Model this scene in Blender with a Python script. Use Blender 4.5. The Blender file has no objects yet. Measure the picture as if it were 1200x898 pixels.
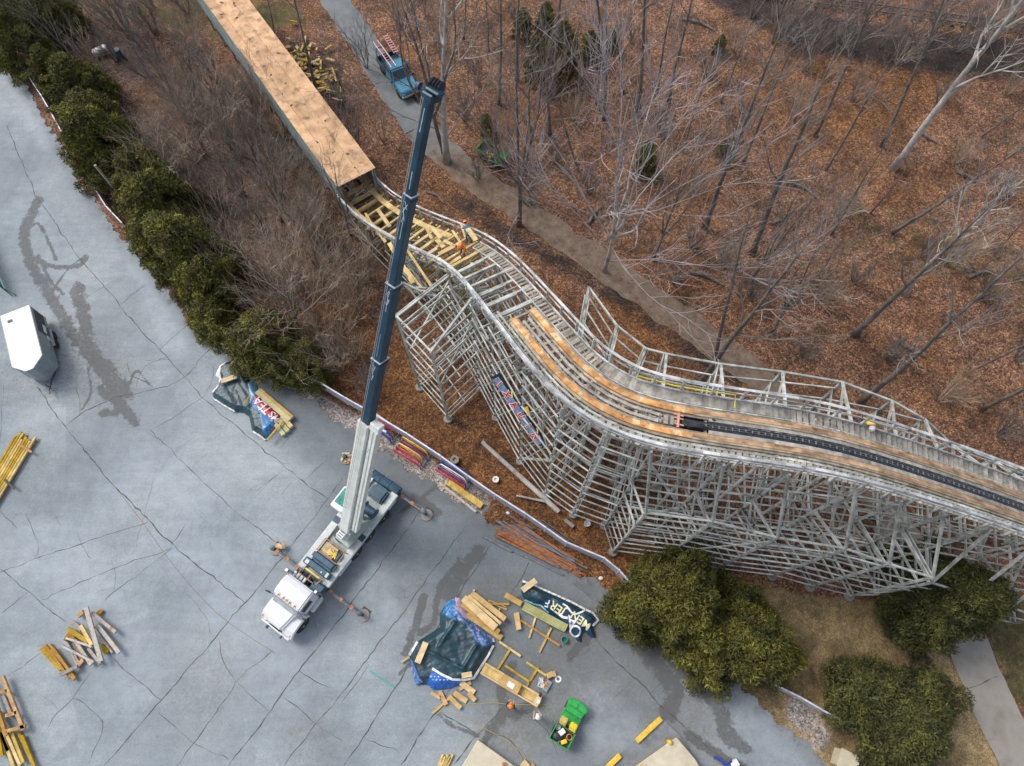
import bpy, bmesh, math, random
import numpy as np
from mathutils import Vector, Matrix, Euler, noise as mnoise
random.seed(7); RND = random.Random(11)
PI = math.pi
S = bpy.context.scene
COL = S.collection
# ------------------------------------------------------------------ camera model
CH = 45.0; TH = math.radians(23.0); F = 800.0
FW = Vector((0, math.sin(TH), -math.cos(TH))); UP = Vector((0, math.cos(TH), math.sin(TH)))
def at(u, v, h=0.0):
    d = FW*F + Vector((1,0,0))*(u-600.0) + UP*(449.0-v)
    t = (h-CH)/d.z
    return Vector((d.x*t, d.y*t, h))
def px(p):
    q = Vector(p)-Vector((0,0,CH)); z = q.dot(FW)
    return (600+F*q.x/z, 449-F*q.dot(UP)/z)
cam = bpy.data.cameras.new('camera'); cam.sensor_width = 36; cam.lens = 36*F/1200.0
cam.clip_end = 3000; cam.clip_start = 0.5
camo = bpy.data.objects.new('camera', cam); COL.objects.link(camo)
camo.location = (0,0,CH); camo.rotation_euler = (TH, 0, 0)
S.camera = camo
# ------------------------------------------------------------------ light
SUN_EL, SUN_AZ = math.radians(52), math.radians(300)   # azimuth clockwise from +Y
w = bpy.data.worlds.new('World'); S.world = w; w.use_nodes = True
nt = w.node_tree; bg = nt.nodes['Background']
sky = nt.nodes.new('ShaderNodeTexSky'); sky.sky_type = 'NISHITA'; sky.sun_disc = False
sky.sun_elevation = SUN_EL; sky.sun_rotation = SUN_AZ; sky.air_density = 1.0; sky.dust_density = 3.0; sky.ozone_density = 1.0
hsv = nt.nodes.new('ShaderNodeHueSaturation'); hsv.inputs['Saturation'].default_value = .55   # high thin cloud: a paler sky
nt.links.new(sky.outputs[0], hsv.inputs['Color']); nt.links.new(hsv.outputs[0], bg.inputs[0]); bg.inputs[1].default_value = 0.15
sl = bpy.data.lights.new('sun', 'SUN'); sl.energy = 1.2; sl.angle = math.radians(22); sl.color = (1.0, 0.95, 0.88)
so = bpy.data.objects.new('sun', sl); COL.objects.link(so)
dirv = Vector((math.sin(SUN_AZ)*math.cos(SUN_EL), math.cos(SUN_AZ)*math.cos(SUN_EL), math.sin(SUN_EL)))
so.rotation_euler = dirv.to_track_quat('Z', 'Y').to_euler(); so.location = (-30, 20, 60)
S.view_settings.view_transform = 'Standard'; S.view_settings.look = 'None'
S.view_settings.exposure = 0.45; S.view_settings.gamma = 1.0
S.view_settings.use_curve_mapping = False
# ------------------------------------------------------------------ materials
def M(name, col, col2=None, rough=0.75, var=0.18, scale=3.0, metal=0.0, bump=0.0, bscale=None, isl=0.0, stretch=None, detail=4, spots=None, spotscale=5, spotlim=0.6, orand=0.0, spotw=0.06):
    m = bpy.data.materials.new(name); m.use_nodes = True
    t = m.node_tree; n = t.nodes; L = t.links
    b = n['Principled BSDF']; b.inputs['Roughness'].default_value = rough; b.inputs['Metallic'].default_value = metal
    tc = n.new('ShaderNodeTexCoord'); src = tc.outputs['Object']
    if stretch:
        mp = n.new('ShaderNodeMapping'); mp.inputs['Scale'].default_value = stretch
        L.new(src, mp.inputs[0]); src = mp.outputs[0]
    nz = n.new('ShaderNodeTexNoise'); nz.inputs['Scale'].default_value = scale; nz.inputs['Detail'].default_value = detail
    nz.inputs['Roughness'].default_value = 0.65
    L.new(src, nz.inputs['Vector'])
    c1 = [max(0, c*(1-var)) for c in col]; c2 = [min(1, c*(1+var)) for c in (col2 or col)]
    cr = n.new('ShaderNodeValToRGB'); cr.color_ramp.elements[0].position = 0.3; cr.color_ramp.elements[1].position = 0.7
    cr.color_ramp.elements[0].color = (*c1, 1); cr.color_ramp.elements[1].color = (*c2, 1)
    L.new(nz.outputs['Fac'], cr.inputs[0]); out = cr.outputs[0]
    if spots:
        s = n.new('ShaderNodeTexNoise'); s.inputs['Scale'].default_value = spotscale; s.inputs['Detail'].default_value = 6; L.new(tc.outputs['Object'], s.inputs['Vector'])
        r2 = n.new('ShaderNodeMapRange'); r2.inputs['From Min'].default_value = spotlim; r2.inputs['From Max'].default_value = spotlim+spotw
        L.new(s.outputs['Fac'], r2.inputs['Value'])
        mx = n.new('ShaderNodeMix'); mx.data_type = 'RGBA'; L.new(r2.outputs[0], mx.inputs['Factor']); L.new(out, mx.inputs['A'])
        mx.inputs['B'].default_value = (*spots, 1); out = mx.outputs['Result']
    if isl > 0:
        g = n.new('ShaderNodeNewGeometry'); mr = n.new('ShaderNodeMapRange')
        mr.inputs['To Min'].default_value = 1-isl; mr.inputs['To Max'].default_value = 1+isl
        L.new(g.outputs['Random Per Island'], mr.inputs['Value'])
        hs = n.new('ShaderNodeHueSaturation'); L.new(mr.outputs[0], hs.inputs['Value']); L.new(out, hs.inputs['Color']); out = hs.outputs[0]
    if orand > 0:
        oi = n.new('ShaderNodeObjectInfo'); mr = n.new('ShaderNodeMapRange'); mr.inputs['To Min'].default_value = 1-orand; mr.inputs['To Max'].default_value = 1+orand
        L.new(oi.outputs['Random'], mr.inputs['Value']); hs = n.new('ShaderNodeHueSaturation'); L.new(mr.outputs[0], hs.inputs['Value']); L.new(out, hs.inputs['Color'])
        m2 = n.new('ShaderNodeMapRange'); m2.inputs['To Min'].default_value = 1+orand; m2.inputs['To Max'].default_value = 1-orand*.8; L.new(oi.outputs['Random'], m2.inputs['Value']); L.new(m2.outputs[0], hs.inputs['Saturation']); out = hs.outputs[0]
    L.new(out, b.inputs['Base Color'])
    if bump > 0:
        bn = n.new('ShaderNodeTexNoise'); bn.inputs['Scale'].default_value = bscale or scale*4; bn.inputs['Detail'].default_value = 4
        L.new(src, bn.inputs['Vector'])
        bp = n.new('ShaderNodeBump'); bp.inputs['Strength'].default_value = bump; bp.inputs['Distance'].default_value = 0.05
        L.new(bn.outputs['Fac'], bp.inputs['Height']); L.new(bp.outputs[0], b.inputs['Normal'])
    return m
# ------------------------------------------------------------------ objects
def tag(o, label=None, cat=None, group=None, kind=None):
    if label: o['label'] = label
    if cat: o['category'] = cat
    if group: o['group'] = group
    if kind: o['kind'] = kind
    return o
def thing(name, label, cat, loc=(0,0,0), rz=0.0, group=None):
    o = bpy.data.objects.new(name, None); COL.objects.link(o); o.empty_display_size = 0.3
    o.location = loc; o.rotation_euler = (0,0,rz)
    return tag(o, label, cat, group)
def root_matrix(o):
    while o.parent: o = o.parent
    return Matrix.Translation(o.location) @ o.rotation_euler.to_matrix().to_4x4()
class MB:
    def __init__(s): s.v = []; s.f = []; s.mi = []
    def add(s, vs, fs, mi=0):
        k = len(s.v); s.v.extend([tuple(p) for p in vs]); s.f.extend([tuple(i+k for i in f) for f in fs]); s.mi.extend([mi]*len(fs)); return s
    def box(s, c, size, rz=0.0, mi=0, rot=None):
        R = rot if rot is not None else Matrix.Rotation(rz, 3, 'Z')
        x,y,z = [q/2 for q in size]; c = Vector(c)
        vs = [c + R @ Vector(p) for p in [(-x,-y,-z),(x,-y,-z),(x,y,-z),(-x,y,-z),(-x,-y,z),(x,-y,z),(x,y,z),(-x,y,z)]]
        return s.add(vs, [(0,3,2,1),(4,5,6,7),(0,1,5,4),(1,2,6,5),(2,3,7,6),(3,0,4,7)], mi)
    def beam(s, a, b, w=0.15, h=None, up=(0,0,1), mi=0, w2=None, h2=None):
        a = Vector(a); b = Vector(b); d = b-a
        if d.length < 1e-6: return s
        d.normalize(); h = h or w; up = Vector(up)
        if abs(d.dot(up)) > 0.97: up = Vector((1,0,0)) if abs(d.x) < 0.9 else Vector((0,1,0))
        r = d.cross(up).normalized(); u = r.cross(d).normalized(); w2 = w2 or w; h2 = h2 or h
        vs = []
        for p, ww, hh in ((a,w,h),(b,w2,h2)):
            for sx, sy in ((-1,-1),(1,-1),(1,1),(-1,1)): vs.append(p + r*(sx*ww/2) + u*(sy*hh/2))
        return s.add(vs, [(0,1,2,3),(7,6,5,4),(0,4,5,1),(1,5,6,2),(2,6,7,3),(3,7,4,0)], mi)
    def tube(s, pts, rad, n=6, cap=True, mi=0):
        pts = [Vector(p) for p in pts]; m = len(pts)
        if not hasattr(rad, '__len__'): rad = [rad]*m
        vs = []; prev = None
        for i, p in enumerate(pts):
            d = (pts[min(i+1,m-1)]-pts[max(i-1,0)])
            if d.length < 1e-9: d = Vector((0,0,1))
            d.normalize()
            if prev is None:
                r = d.cross(Vector((0,0,1)) if abs(d.z) < 0.9 else Vector((1,0,0))).normalized()
            else:
                r = prev - d*prev.dot(d)
                if r.length < 1e-6: r = d.orthogonal()
                r.normalize()
            prev = r; u = d.cross(r)
            for k in range(n):
                a = 2*PI*k/n; vs.append(p + (r*math.cos(a)+u*math.sin(a))*rad[i])
        fs = []
        for i in range(m-1):
            for k in range(n):
                k2 = (k+1)%n; fs.append((i*n+k, i*n+k2, (i+1)*n+k2, (i+1)*n+k))
        if cap: fs.append(tuple(range(n-1,-1,-1))); fs.append(tuple((m-1)*n+k for k in range(n)))
        return s.add(vs, fs, mi)
    def lathe(s, c, prof, n=16, axis=(0,0,1), mi=0):
        c = Vector(c); q = Vector((0,0,1)).rotation_difference(Vector(axis).normalized()).to_matrix(); vs = []
        for r, z in prof:
            for k in range(n):
                a = 2*PI*k/n; vs.append(c + q @ Vector((r*math.cos(a), r*math.sin(a), z)))
        fs = [(i*n+k, i*n+(k+1)%n, (i+1)*n+(k+1)%n, (i+1)*n+k) for i in range(len(prof)-1) for k in range(n)]
        fs.append(tuple(range(n-1,-1,-1))); fs.append(tuple((len(prof)-1)*n+k for k in range(n)))
        return s.add(vs, fs, mi)
    def prism(s, poly, z0, z1, mi=0, inset=0.0):
        n = len(poly); c = Vector((sum(p[0] for p in poly)/n, sum(p[1] for p in poly)/n))
        area = sum(poly[i][0]*poly[(i+1)%n][1]-poly[(i+1)%n][0]*poly[i][1] for i in range(n))
        if area < 0: poly = poly[::-1]
        vs = [(p[0],p[1],z0) for p in poly] + [(c.x+(p[0]-c.x)*(1-inset), c.y+(p[1]-c.y)*(1-inset), z1) for p in poly]
        return s.add(vs, [tuple(range(n-1,-1,-1)), tuple(range(n,2*n))] + [(i,(i+1)%n,n+(i+1)%n,n+i) for i in range(n)], mi)
    def ell(s, c, r, n=12, m=8, mi=0, rot=None):
        c = Vector(c); vs = []; R = rot or Matrix.Identity(3)
        for i in range(1, m):
            t = PI*i/m
            for k in range(n):
                a = 2*PI*k/n; vs.append(c + R @ Vector((r[0]*math.sin(t)*math.cos(a), r[1]*math.sin(t)*math.sin(a), r[2]*math.cos(t))))
        vs.append(c + R @ Vector((0,0,r[2]))); vs.append(c - R @ Vector((0,0,r[2])))
        T = len(vs)-2; B = len(vs)-1
        fs = [(i*n+k, (i+1)*n+k, (i+1)*n+(k+1)%n, i*n+(k+1)%n) for i in range(m-2) for k in range(n)]
        fs += [(T,k,(k+1)%n) for k in range(n)] + [(B,(m-2)*n+(k+1)%n,(m-2)*n+k) for k in range(n)]
        return s.add(vs, fs, mi)
    def build(s, name, mat, parent=None, world=False, smooth=False, bevel=0.0, bseg=1):
        me = bpy.data.meshes.new(name); vs = s.v
        if parent is not None and world:
            inv = root_matrix(parent).inverted(); vs = [tuple(inv @ Vector(p)) for p in vs]
        me.from_pydata(vs, [], s.f)
        mats = mat if isinstance(mat, (list, tuple)) else [mat]
        for m_ in mats: me.materials.append(m_)
        if len(mats) > 1: me.polygons.foreach_set('material_index', s.mi)
        if bevel > 0:
            bm = bmesh.new(); bm.from_mesh(me)
            bmesh.ops.bevel(bm, geom=[e for e in bm.edges if e.calc_face_angle(0) > 0.5], offset=bevel, segments=bseg, affect='EDGES', clamp_overlap=True)
            bm.to_mesh(me); bm.free()
        if smooth: me.polygons.foreach_set('use_smooth', [True]*len(me.polygons))
        me.update()
        o = bpy.data.objects.new(name, me); COL.objects.link(o)
        if parent is not None: o.parent = parent
        return o
def single(name, mb, mat, label, cat, group=None, base=None, **k):
    """a thing that is one mesh; origin moved to the middle of its base"""
    if base is None:
        xs = [v[0] for v in mb.v]; ys = [v[1] for v in mb.v]; zs = [v[2] for v in mb.v]
        base = Vector(((min(xs)+max(xs))/2, (min(ys)+max(ys))/2, min(zs)))
    mb.v = [(v[0]-base[0], v[1]-base[1], v[2]-base[2]) for v in mb.v]
    o = mb.build(name, mat, **k); o.location = base
    return tag(o, label, cat, group)
def structure(name, mb, mat, **k):
    return tag(mb.build(name, mat, **k), kind='structure')
def copy_tree(o, parent=None):
    c = o.copy(); COL.objects.link(c); c.parent = parent
    for ch in list(o.children): copy_tree(ch, c)
    return c
def fbm(x, y, s=1.0, o=4, seed=0.0):
    return mnoise.fractal(Vector((x*s+seed, y*s-seed, seed*0.7)), 1.0, 2.0, o)
def inpoly(X, Y, poly):
    ins = np.zeros(X.shape, bool); n = len(poly)
    for i in range(n):
        x1,y1 = poly[i]; x2,y2 = poly[(i+1)%n]
        c = ((y1 > Y) != (y2 > Y)) & (X < (x2-x1)*(Y-y1)/((y2-y1) if y2 != y1 else 1e-9)+x1)
        ins ^= c
    return ins
def dpoly(X, Y, pts, closed=False):
    D = np.full(X.shape, 1e9); P = pts+[pts[0]] if closed else pts
    for (x1,y1),(x2,y2) in zip(P[:-1], P[1:]):
        dx,dy = x2-x1,y2-y1; L2 = dx*dx+dy*dy+1e-12
        t = np.clip(((X-x1)*dx+(Y-y1)*dy)/L2, 0, 1)
        D = np.minimum(D, np.hypot(X-x1-t*dx, Y-y1-t*dy))
    return D
def W(pts, h=0.0): return [tuple(at(u,v,h).xy) for u,v in pts]
def smooth(pts, k=4):
    """Catmull-Rom through points of any dimension"""
    P = [np.array(p, float) for p in pts]; P = [2*P[0]-P[1]] + P + [2*P[-1]-P[-2]]; out = []
    for i in range(1, len(P)-2):
        for j in range(k):
            t = j/k
            out.append(0.5*((2*P[i])+(-P[i-1]+P[i+1])*t+(2*P[i-1]-5*P[i]+4*P[i+1]-P[i+2])*t*t+(-P[i-1]+3*P[i]-3*P[i+1]+P[i+2])*t**3))
    out.append(P[-2]); return [tuple(p) for p in out]
# ------------------------------------------------------------------ ground
def grid_mesh(name, xs, ys, zf, mat, attrs, keep=None):
    X, Y = np.meshgrid(xs, ys); ny, nx = X.shape; Z = zf(X, Y)
    co = np.stack([X, Y, Z], -1).reshape(-1, 3)
    idx = np.arange(nx*ny).reshape(ny, nx)
    q = np.stack([idx[:-1,:-1], idx[:-1,1:], idx[1:,1:], idx[1:,:-1]], -1).reshape(-1, 4)
    if keep is not None:
        kc = keep((X[:-1,:-1]+X[1:,1:])/2, (Y[:-1,:-1]+Y[1:,1:])/2).reshape(-1); q = q[kc]
        used = np.unique(q); remap = np.full(nx*ny, -1); remap[used] = np.arange(len(used)); q = remap[q]; co = co[used]
    me = bpy.data.meshes.new(name); me.vertices.add(len(co)); me.vertices.foreach_set('co', co.astype(np.float32).ravel())
    me.loops.add(len(q)*4); me.loops.foreach_set('vertex_index', q.astype(np.int32).ravel())
    me.polygons.add(len(q)); me.polygons.foreach_set('loop_start', np.arange(0, len(q)*4, 4, dtype=np.int32))
    me.polygons.foreach_set('loop_total', np.full(len(q), 4, dtype=np.int32)); me.update(calc_edges=True)
    for an, fn in attrs.items():
        a = me.attributes.new(an, 'FLOAT', 'POINT'); a.data.foreach_set('value', fn(co[:,0], co[:,1]).astype(np.float32))
    me.materials.append(mat)
    o = bpy.data.objects.new(name, me); COL.objects.link(o); return o
class NT:
    """small node-tree writer"""
    def __init__(s, name):
        s.m = bpy.data.materials.new(name); s.m.use_nodes = True; s.t = s.m.node_tree; s.n = s.t.nodes; s.L = s.t.links
        s.b = s.n['Principled BSDF']; s.tc = s.n.new('ShaderNodeTexCoord').outputs['Object']
    def noise(s, sc, det=4, rough=0.6, vec=None, dist=0.0):
        n = s.n.new('ShaderNodeTexNoise'); n.inputs['Scale'].default_value = sc; n.inputs['Detail'].default_value = det
        n.inputs['Roughness'].default_value = rough; n.inputs['Distortion'].default_value = dist
        s.L.new(vec or s.tc, n.inputs['Vector']); return n.outputs['Fac']
    def attr(s, a):
        n = s.n.new('ShaderNodeAttribute'); n.attribute_name = a; return n.outputs['Fac']
    def math(s, op, a, b=0.0, clamp=False):
        n = s.n.new('ShaderNodeMath'); n.operation = op; n.use_clamp = clamp
        for i, v in enumerate((a, b)):
            if isinstance(v, (int, float)): n.inputs[i].default_value = v
            else: s.L.new(v, n.inputs[i])
        return n.outputs[0]
    def rng(s, v, a, b, c=0.0, d=1.0):
        n = s.n.new('ShaderNodeMapRange'); n.interpolation_type = 'SMOOTHSTEP'
        for k, x in zip(('From Min','From Max','To Min','To Max'), (a,b,c,d)): n.inputs[k].default_value = x
        s.L.new(v, n.inputs['Value']); return n.outputs[0]
    def mix(s, f, a, b, blend='MIX'):
        n = s.n.new('ShaderNodeMix'); n.data_type = 'RGBA'; n.blend_type = blend
        for k, v in (('Factor', f), ('A', a), ('B', b)):
            i = [x for x in n.inputs if x.name == k and (x.type == ('VALUE' if k == 'Factor' else 'RGBA'))][0]
            if isinstance(v, (int, float)): i.default_value = v
            elif isinstance(v, tuple): i.default_value = (*v, 1)
            else: s.L.new(v, i)
        return [x for x in n.outputs if x.type == 'RGBA'][0]
    def ramp(s, v, stops, const=False):
        n = s.n.new('ShaderNodeValToRGB'); e = n.color_ramp.elements
        if const: n.color_ramp.interpolation = 'CONSTANT'
        e[0].position = stops[0][0]; e[0].color = (*stops[0][1], 1); e[1].position = stops[-1][0]; e[1].color = (*stops[-1][1], 1)
        for p, c in stops[1:-1]:
            x = e.new(p); x.color = (*c, 1)
        s.L.new(v, n.inputs[0]); return n.outputs[0]
    def vor(s, sc, out='Color', feature='F1', rand=1.0, vec=None):
        n = s.n.new('ShaderNodeTexVoronoi'); n.inputs['Scale'].default_value = sc; n.feature = feature
        n.inputs['Randomness'].default_value = rand
        s.L.new(vec or s.tc, n.inputs['Vector']); return n.outputs[out]
    def sep(s, c):
        n = s.n.new('ShaderNodeSeparateColor'); s.L.new(c, n.inputs[0]); return n.outputs[0]
    def bump(s, h, st=0.5, dist=0.05):
        n = s.n.new('ShaderNodeBump'); n.inputs['Strength'].default_value = st; n.inputs['Distance'].default_value = dist
        s.L.new(h, n.inputs['Height']); s.L.new(n.outputs[0], s.b.inputs['Normal'])
    def done(s, col, rough=0.85):
        s.L.new(col, s.b.inputs['Base Color'])
        if isinstance(rough, (int, float)): s.b.inputs['Roughness'].default_value = rough
        else: s.L.new(rough, s.b.inputs['Roughness'])
        return s.m
# outlines traced on the ground
LOT = [(-600,-260),(-120,-30),(0,75),(22,90),(45,125),(70,170),(95,215),(130,262),(170,308),(205,355),(228,388),(262,402),(300,440),(328,448),(365,470),(400,497),(440,525),(475,548),(520,576),(560,603),(600,627),(650,655),(700,684),(735,710),(775,738),(820,772),(862,803),(905,838),(940,868),(968,898),(1010,960),(1060,1100),(900,1500),(-200,1500),(-900,900)]
ROAD = [(372,-40),(398,10),(425,48),(455,100),(490,150)]
PATH = [(490,150),(520,180),(560,212),(610,245),(660,278),(710,312),(760,348),(810,385),(850,412),(885,440),(930,485),(985,540),(1040,600),(1085,670)]
CPATH = [(1040,610),(1085,670),(1125,735),(1150,795),(1180,860),(1215,930),(1280,1060)]
lotW = W(LOT); roadW = smooth(W(ROAD)); pathW = smooth(W(PATH)); cpathW = smooth(W(CPATH))
TRACKC = smooth(W([(420,215),(490,270),(560,330),(620,400),(690,480),(800,560),(930,600),(1060,640),(1200,690)]))
def sm(x, a, b): t = np.clip((x-a)/(b-a), 0, 1); return t*t*(3-2*t)
def a_orange(x, y):
    d = dpoly(x, y, smooth(W([(330,400),(420,450),(500,500),(600,560),(700,620)]))); o = 1-sm(d, 2.5, 6.5)
    d2 = np.hypot(x-at(745,375).x, y-at(745,375).y); d3 = np.hypot(x-at(1000,100).x, (y-at(1000,100).y)*1.5)
    d4 = np.hypot(x-at(960,330).x, y-at(960,330).y)
    return np.clip(o + (1-sm(d2,1.5,5)) + 0.7*(1-sm(d3,4,14)) + 0.25*(1-sm(d4,5,14)), 0, 1)
def a_grass(x, y):
    p = W([(880,700),(960,715),(1040,720),(1090,760),(1130,830),(1160,900),(1000,960),(960,880),(900,820),(850,760)])
    i = inpoly(x, y, p); d = dpoly(x, y, p, True); return np.where(i, 1.0, 1-sm(d, 0, 1.6))
def a_green(x, y):
    d = dpoly(x, y, W([(1180,720),(1210,800)])); d2 = dpoly(x, y, W([(0,30),(100,-20),(260,10)])); d3 = dpoly(x, y, W([(1030,270),(1150,300),(1200,340)]))
    d4 = dpoly(x, y, W([(620,60),(700,90)]))
    d5 = dpoly(x, y, W([(290,25),(340,20)]))
    return np.clip((1-sm(d,0.5,3.5)) + 0.7*(1-sm(d2,2,8)) + 0.55*(1-sm(d3,1,6)) + .3*(1-sm(d4,1,6))+.7*(1-sm(d5,.5,3)), 0, 1)
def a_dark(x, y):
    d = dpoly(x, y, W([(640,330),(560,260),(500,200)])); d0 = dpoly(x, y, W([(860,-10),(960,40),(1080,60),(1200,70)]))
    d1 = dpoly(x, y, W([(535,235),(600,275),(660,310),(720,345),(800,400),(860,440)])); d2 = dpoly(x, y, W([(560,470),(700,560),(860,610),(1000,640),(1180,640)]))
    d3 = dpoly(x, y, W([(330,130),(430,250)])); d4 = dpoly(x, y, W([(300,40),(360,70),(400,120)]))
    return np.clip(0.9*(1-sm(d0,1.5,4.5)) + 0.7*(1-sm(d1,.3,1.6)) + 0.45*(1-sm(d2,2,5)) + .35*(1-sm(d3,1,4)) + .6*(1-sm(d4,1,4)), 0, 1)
def a_gravel(x, y):
    d = dpoly(x, y, W([(322,445),(380,480),(440,515),(500,552),(560,590)])); d2 = dpoly(x, y, W([(935,835),(958,862)])); d3 = dpoly(x, y, W([(30,75),(70,140),(130,230)]))
    return np.clip(1.1*(1-sm(d,0.3,1.5)) + .75*(1-sm(d2,.4,1.5)) + .25*(1-sm(d3,.4,1.4)), 0, 1)
def a_grey(x, y):
    d = dpoly(x, y, smooth(W([(60,60),(180,120),(300,250),(400,380)]))); d2 = dpoly(x, y, W([(740,250),(780,300)])); d3 = dpoly(x, y, W([(400,60),(520,150)]))
    return np.clip(.8*(1-sm(d,3,9)) + .5*(1-sm(d2,1,5)) + .3*(1-sm(d3,3,8)), 0, 1)
def zg(X, Y):
    far = sm(np.hypot(X, Y-20), 70, 300)
    b = 0.05*np.sin(X*0.9+Y*0.4)*np.sin(Y*0.7-X*0.3)+0.04*np.sin(X*2.1-Y*1.7)
    flat = np.clip(sm(dpoly(X, Y, pathW), 1.6, 4)*sm(dpoly(X, Y, roadW), 1.8, 4)*sm(dpoly(X, Y, cpathW), 1.6, 3), 0, 1)
    inl = inpoly(X, Y, lotW); dl = dpoly(X, Y, lotW, True)
    flat = flat*np.where(inl, 0, sm(dl, 0.2, 3))
    return (b-0.03)*flat + far*6*np.sin(X*0.013+1)*np.cos(Y*0.011) - 0.0
def axis(lo, hi, st, far):
    c = list(np.arange(lo, hi, st)); a = []; d = st
    x = hi
    while x < far: d *= 1.25; x += d; a.append(x)
    b = []; d = st; x = lo
    while x > -far: d *= 1.25; x -= d; b.append(x)
    return np.array(b[::-1]+c+a)
g = NT('leaf_litter')
big = g.noise(0.11, 3); med = g.noise(0.7, 5, 0.7); wv = g.noise(9, 2)
vec = g.n.new('ShaderNodeMix'); vec.data_type = 'RGBA'; vec.inputs[0].default_value = 0.06
g.L.new(g.tc, [x for x in vec.inputs if x.name == 'A' and x.type == 'RGBA'][0])
nc = g.n.new('ShaderNodeTexNoise'); nc.inputs['Scale'].default_value = 4.0; g.L.new(g.tc, nc.inputs['Vector'])
g.L.new(nc.outputs['Color'], [x for x in vec.inputs if x.name == 'B' and x.type == 'RGBA'][0])
vv = [x for x in vec.outputs if x.type == 'RGBA'][0]
leaf = g.sep(g.vor(9.5, vec=vv)); leaf2 = g.sep(g.vor(19, vec=vv)); fine = g.noise(26, 3, 0.7)
lf = g.math('ADD', g.math('MULTIPLY', leaf, 0.5), g.math('MULTIPLY', leaf2, 0.5))
red = g.ramp(lf, [(0.0,(0.02,0.012,0.010)),(0.25,(0.070,0.036,0.027)),(0.5,(0.175,0.080,0.042)),(0.72,(0.30,0.155,0.080)),(1.0,(0.54,0.35,0.20))])
org = g.ramp(lf, [(0.0,(0.025,0.013,0.007)),(0.3,(0.10,0.04,0.014)),(0.6,(0.21,0.088,0.024)),(0.85,(0.33,0.15,0.045)),(1.0,(0.47,0.26,0.10))])
gry = g.ramp(lf, [(0.0,(0.03,0.022,0.018)),(0.4,(0.085,0.055,0.042)),(0.8,(0.17,0.12,0.095)),(1.0,(0.30,0.24,0.20))])
gra = g.ramp(g.math('ADD', g.math('MULTIPLY', fine, 0.7), g.math('MULTIPLY', leaf2, 0.3)), [(0.2,(0.10,0.07,0.03)),(0.5,(0.27,0.19,0.09)),(0.8,(0.46,0.35,0.19))])
grn = g.ramp(fine, [(0.25,(0.025,0.03,0.008)),(0.6,(0.10,0.10,0.03)),(0.85,(0.20,0.16,0.07))])
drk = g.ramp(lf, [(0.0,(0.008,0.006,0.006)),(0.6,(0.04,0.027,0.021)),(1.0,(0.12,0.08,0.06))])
grv = g.ramp(g.sep(g.vor(13)), [(0.0,(0.12,0.10,0.085)),(0.5,(0.30,0.27,0.25)),(1.0,(0.55,0.52,0.50))])
def masked(a, lo=0.35, hi=0.65, amp=0.9):
    return g.rng(g.math('ADD', g.attr(a), g.math('MULTIPLY', g.math('SUBTRACT', med, 0.5), amp)), lo, hi)
col = g.mix(g.rng(g.math('ADD', g.attr('grey'), g.math('MULTIPLY', g.math('SUBTRACT', med, 0.5), 1.6)), 0.2, 0.9), red, gry)
col = g.mix(g.rng(big, 0.45, 0.62, 0, 0.55), col, org)
col = g.mix(g.math('MULTIPLY', masked('orange', .2, .8, 1.2), .85), col, org)
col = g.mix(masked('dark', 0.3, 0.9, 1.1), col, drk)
col = g.mix(g.math('MULTIPLY', masked('green', 0.4, 0.9, 1.6), 0.8), col, grn)
col = g.mix(masked('grass', 0.3, 0.75, 0.8), col, gra)
col = g.mix(g.math('MULTIPLY', masked('gravel', 0.35, 0.8, 1.3), 0.85), col, grv)
dmp = g.math('MULTIPLY', g.rng(g.noise(0.32, 6, 0.75), 0.3, 0.66, 0.5, 1.42), g.rng(g.noise(1.6, 5, .75, dist=1.0), .3, .7, .62, 1.22))
cm = g.n.new('ShaderNodeCombineColor'); [g.L.new(dmp, cm.inputs[i]) for i in range(3)]
col = g.mix(1.0, col, cm.outputs[0], 'MULTIPLY')
g.bump(g.math('ADD', lf, g.math('MULTIPLY', fine, .6)), 0.8, 0.06)
M_LEAF = g.done(col, 0.9)
gx = axis(-62, 62, 0.28, 900); gy = axis(-16, 78, 0.28, 900)
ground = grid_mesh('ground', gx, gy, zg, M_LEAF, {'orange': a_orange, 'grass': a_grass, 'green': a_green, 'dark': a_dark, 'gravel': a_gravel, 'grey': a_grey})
tag(ground, kind='structure')
# ------------------------------------------------------------------ the asphalt lot
STAINS = [([(45,235),(30,270),(33,300),(52,335),(75,375),(100,412)],.42),([(100,412),(125,445),(140,470),(158,495)],.36),([(90,338),(98,370),(105,410),(128,436),(150,462)],.5),
 ([(33,300),(60,312),(90,312),(102,303)],.22),([(60,345),(78,318),(100,300)],.10),([(26,280),(44,262),(60,290),(66,305)],.13),([(45,300),(60,330),(75,345)],.12),([(118,455),(140,480),(120,485)],.3),([(103,432),(107,460),(97,480)],.09),([(150,455),(160,435),(175,450)],.10),([(560,650),(540,668),(528,700)],.5),
 ([(497,700),(486,733),(476,765)],.25),([(535,665),(515,690),(508,730),(492,742)],.22),([(745,750),(775,785),(792,812),(782,835)],.55),([(760,745),(800,785),(840,825),(852,862),(872,876)],.45),([(745,748),(720,735)],.2),
 ([(600,780),(588,806),(592,832),(575,858)],.35),([(575,858),(562,880)],.2),([(440,592),(455,604)],.25),([(485,582),(500,592),(512,600)],.3),([(470,600),(520,570),(560,600)],.12),([(648,735),(690,740),(668,770)],.25),([(620,830),(600,838)],.3),([(808,862),(850,890),(880,905)],.3),([(515,838),(530,850),(560,862)],.12),([(640,700),(620,700),(600,705)],.2),([(238,255),(250,262),(248,272)],.12),([(468,790),(500,760)],.12)]
STW = [(smooth(W(p)), w_) for p, w_ in STAINS]
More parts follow.
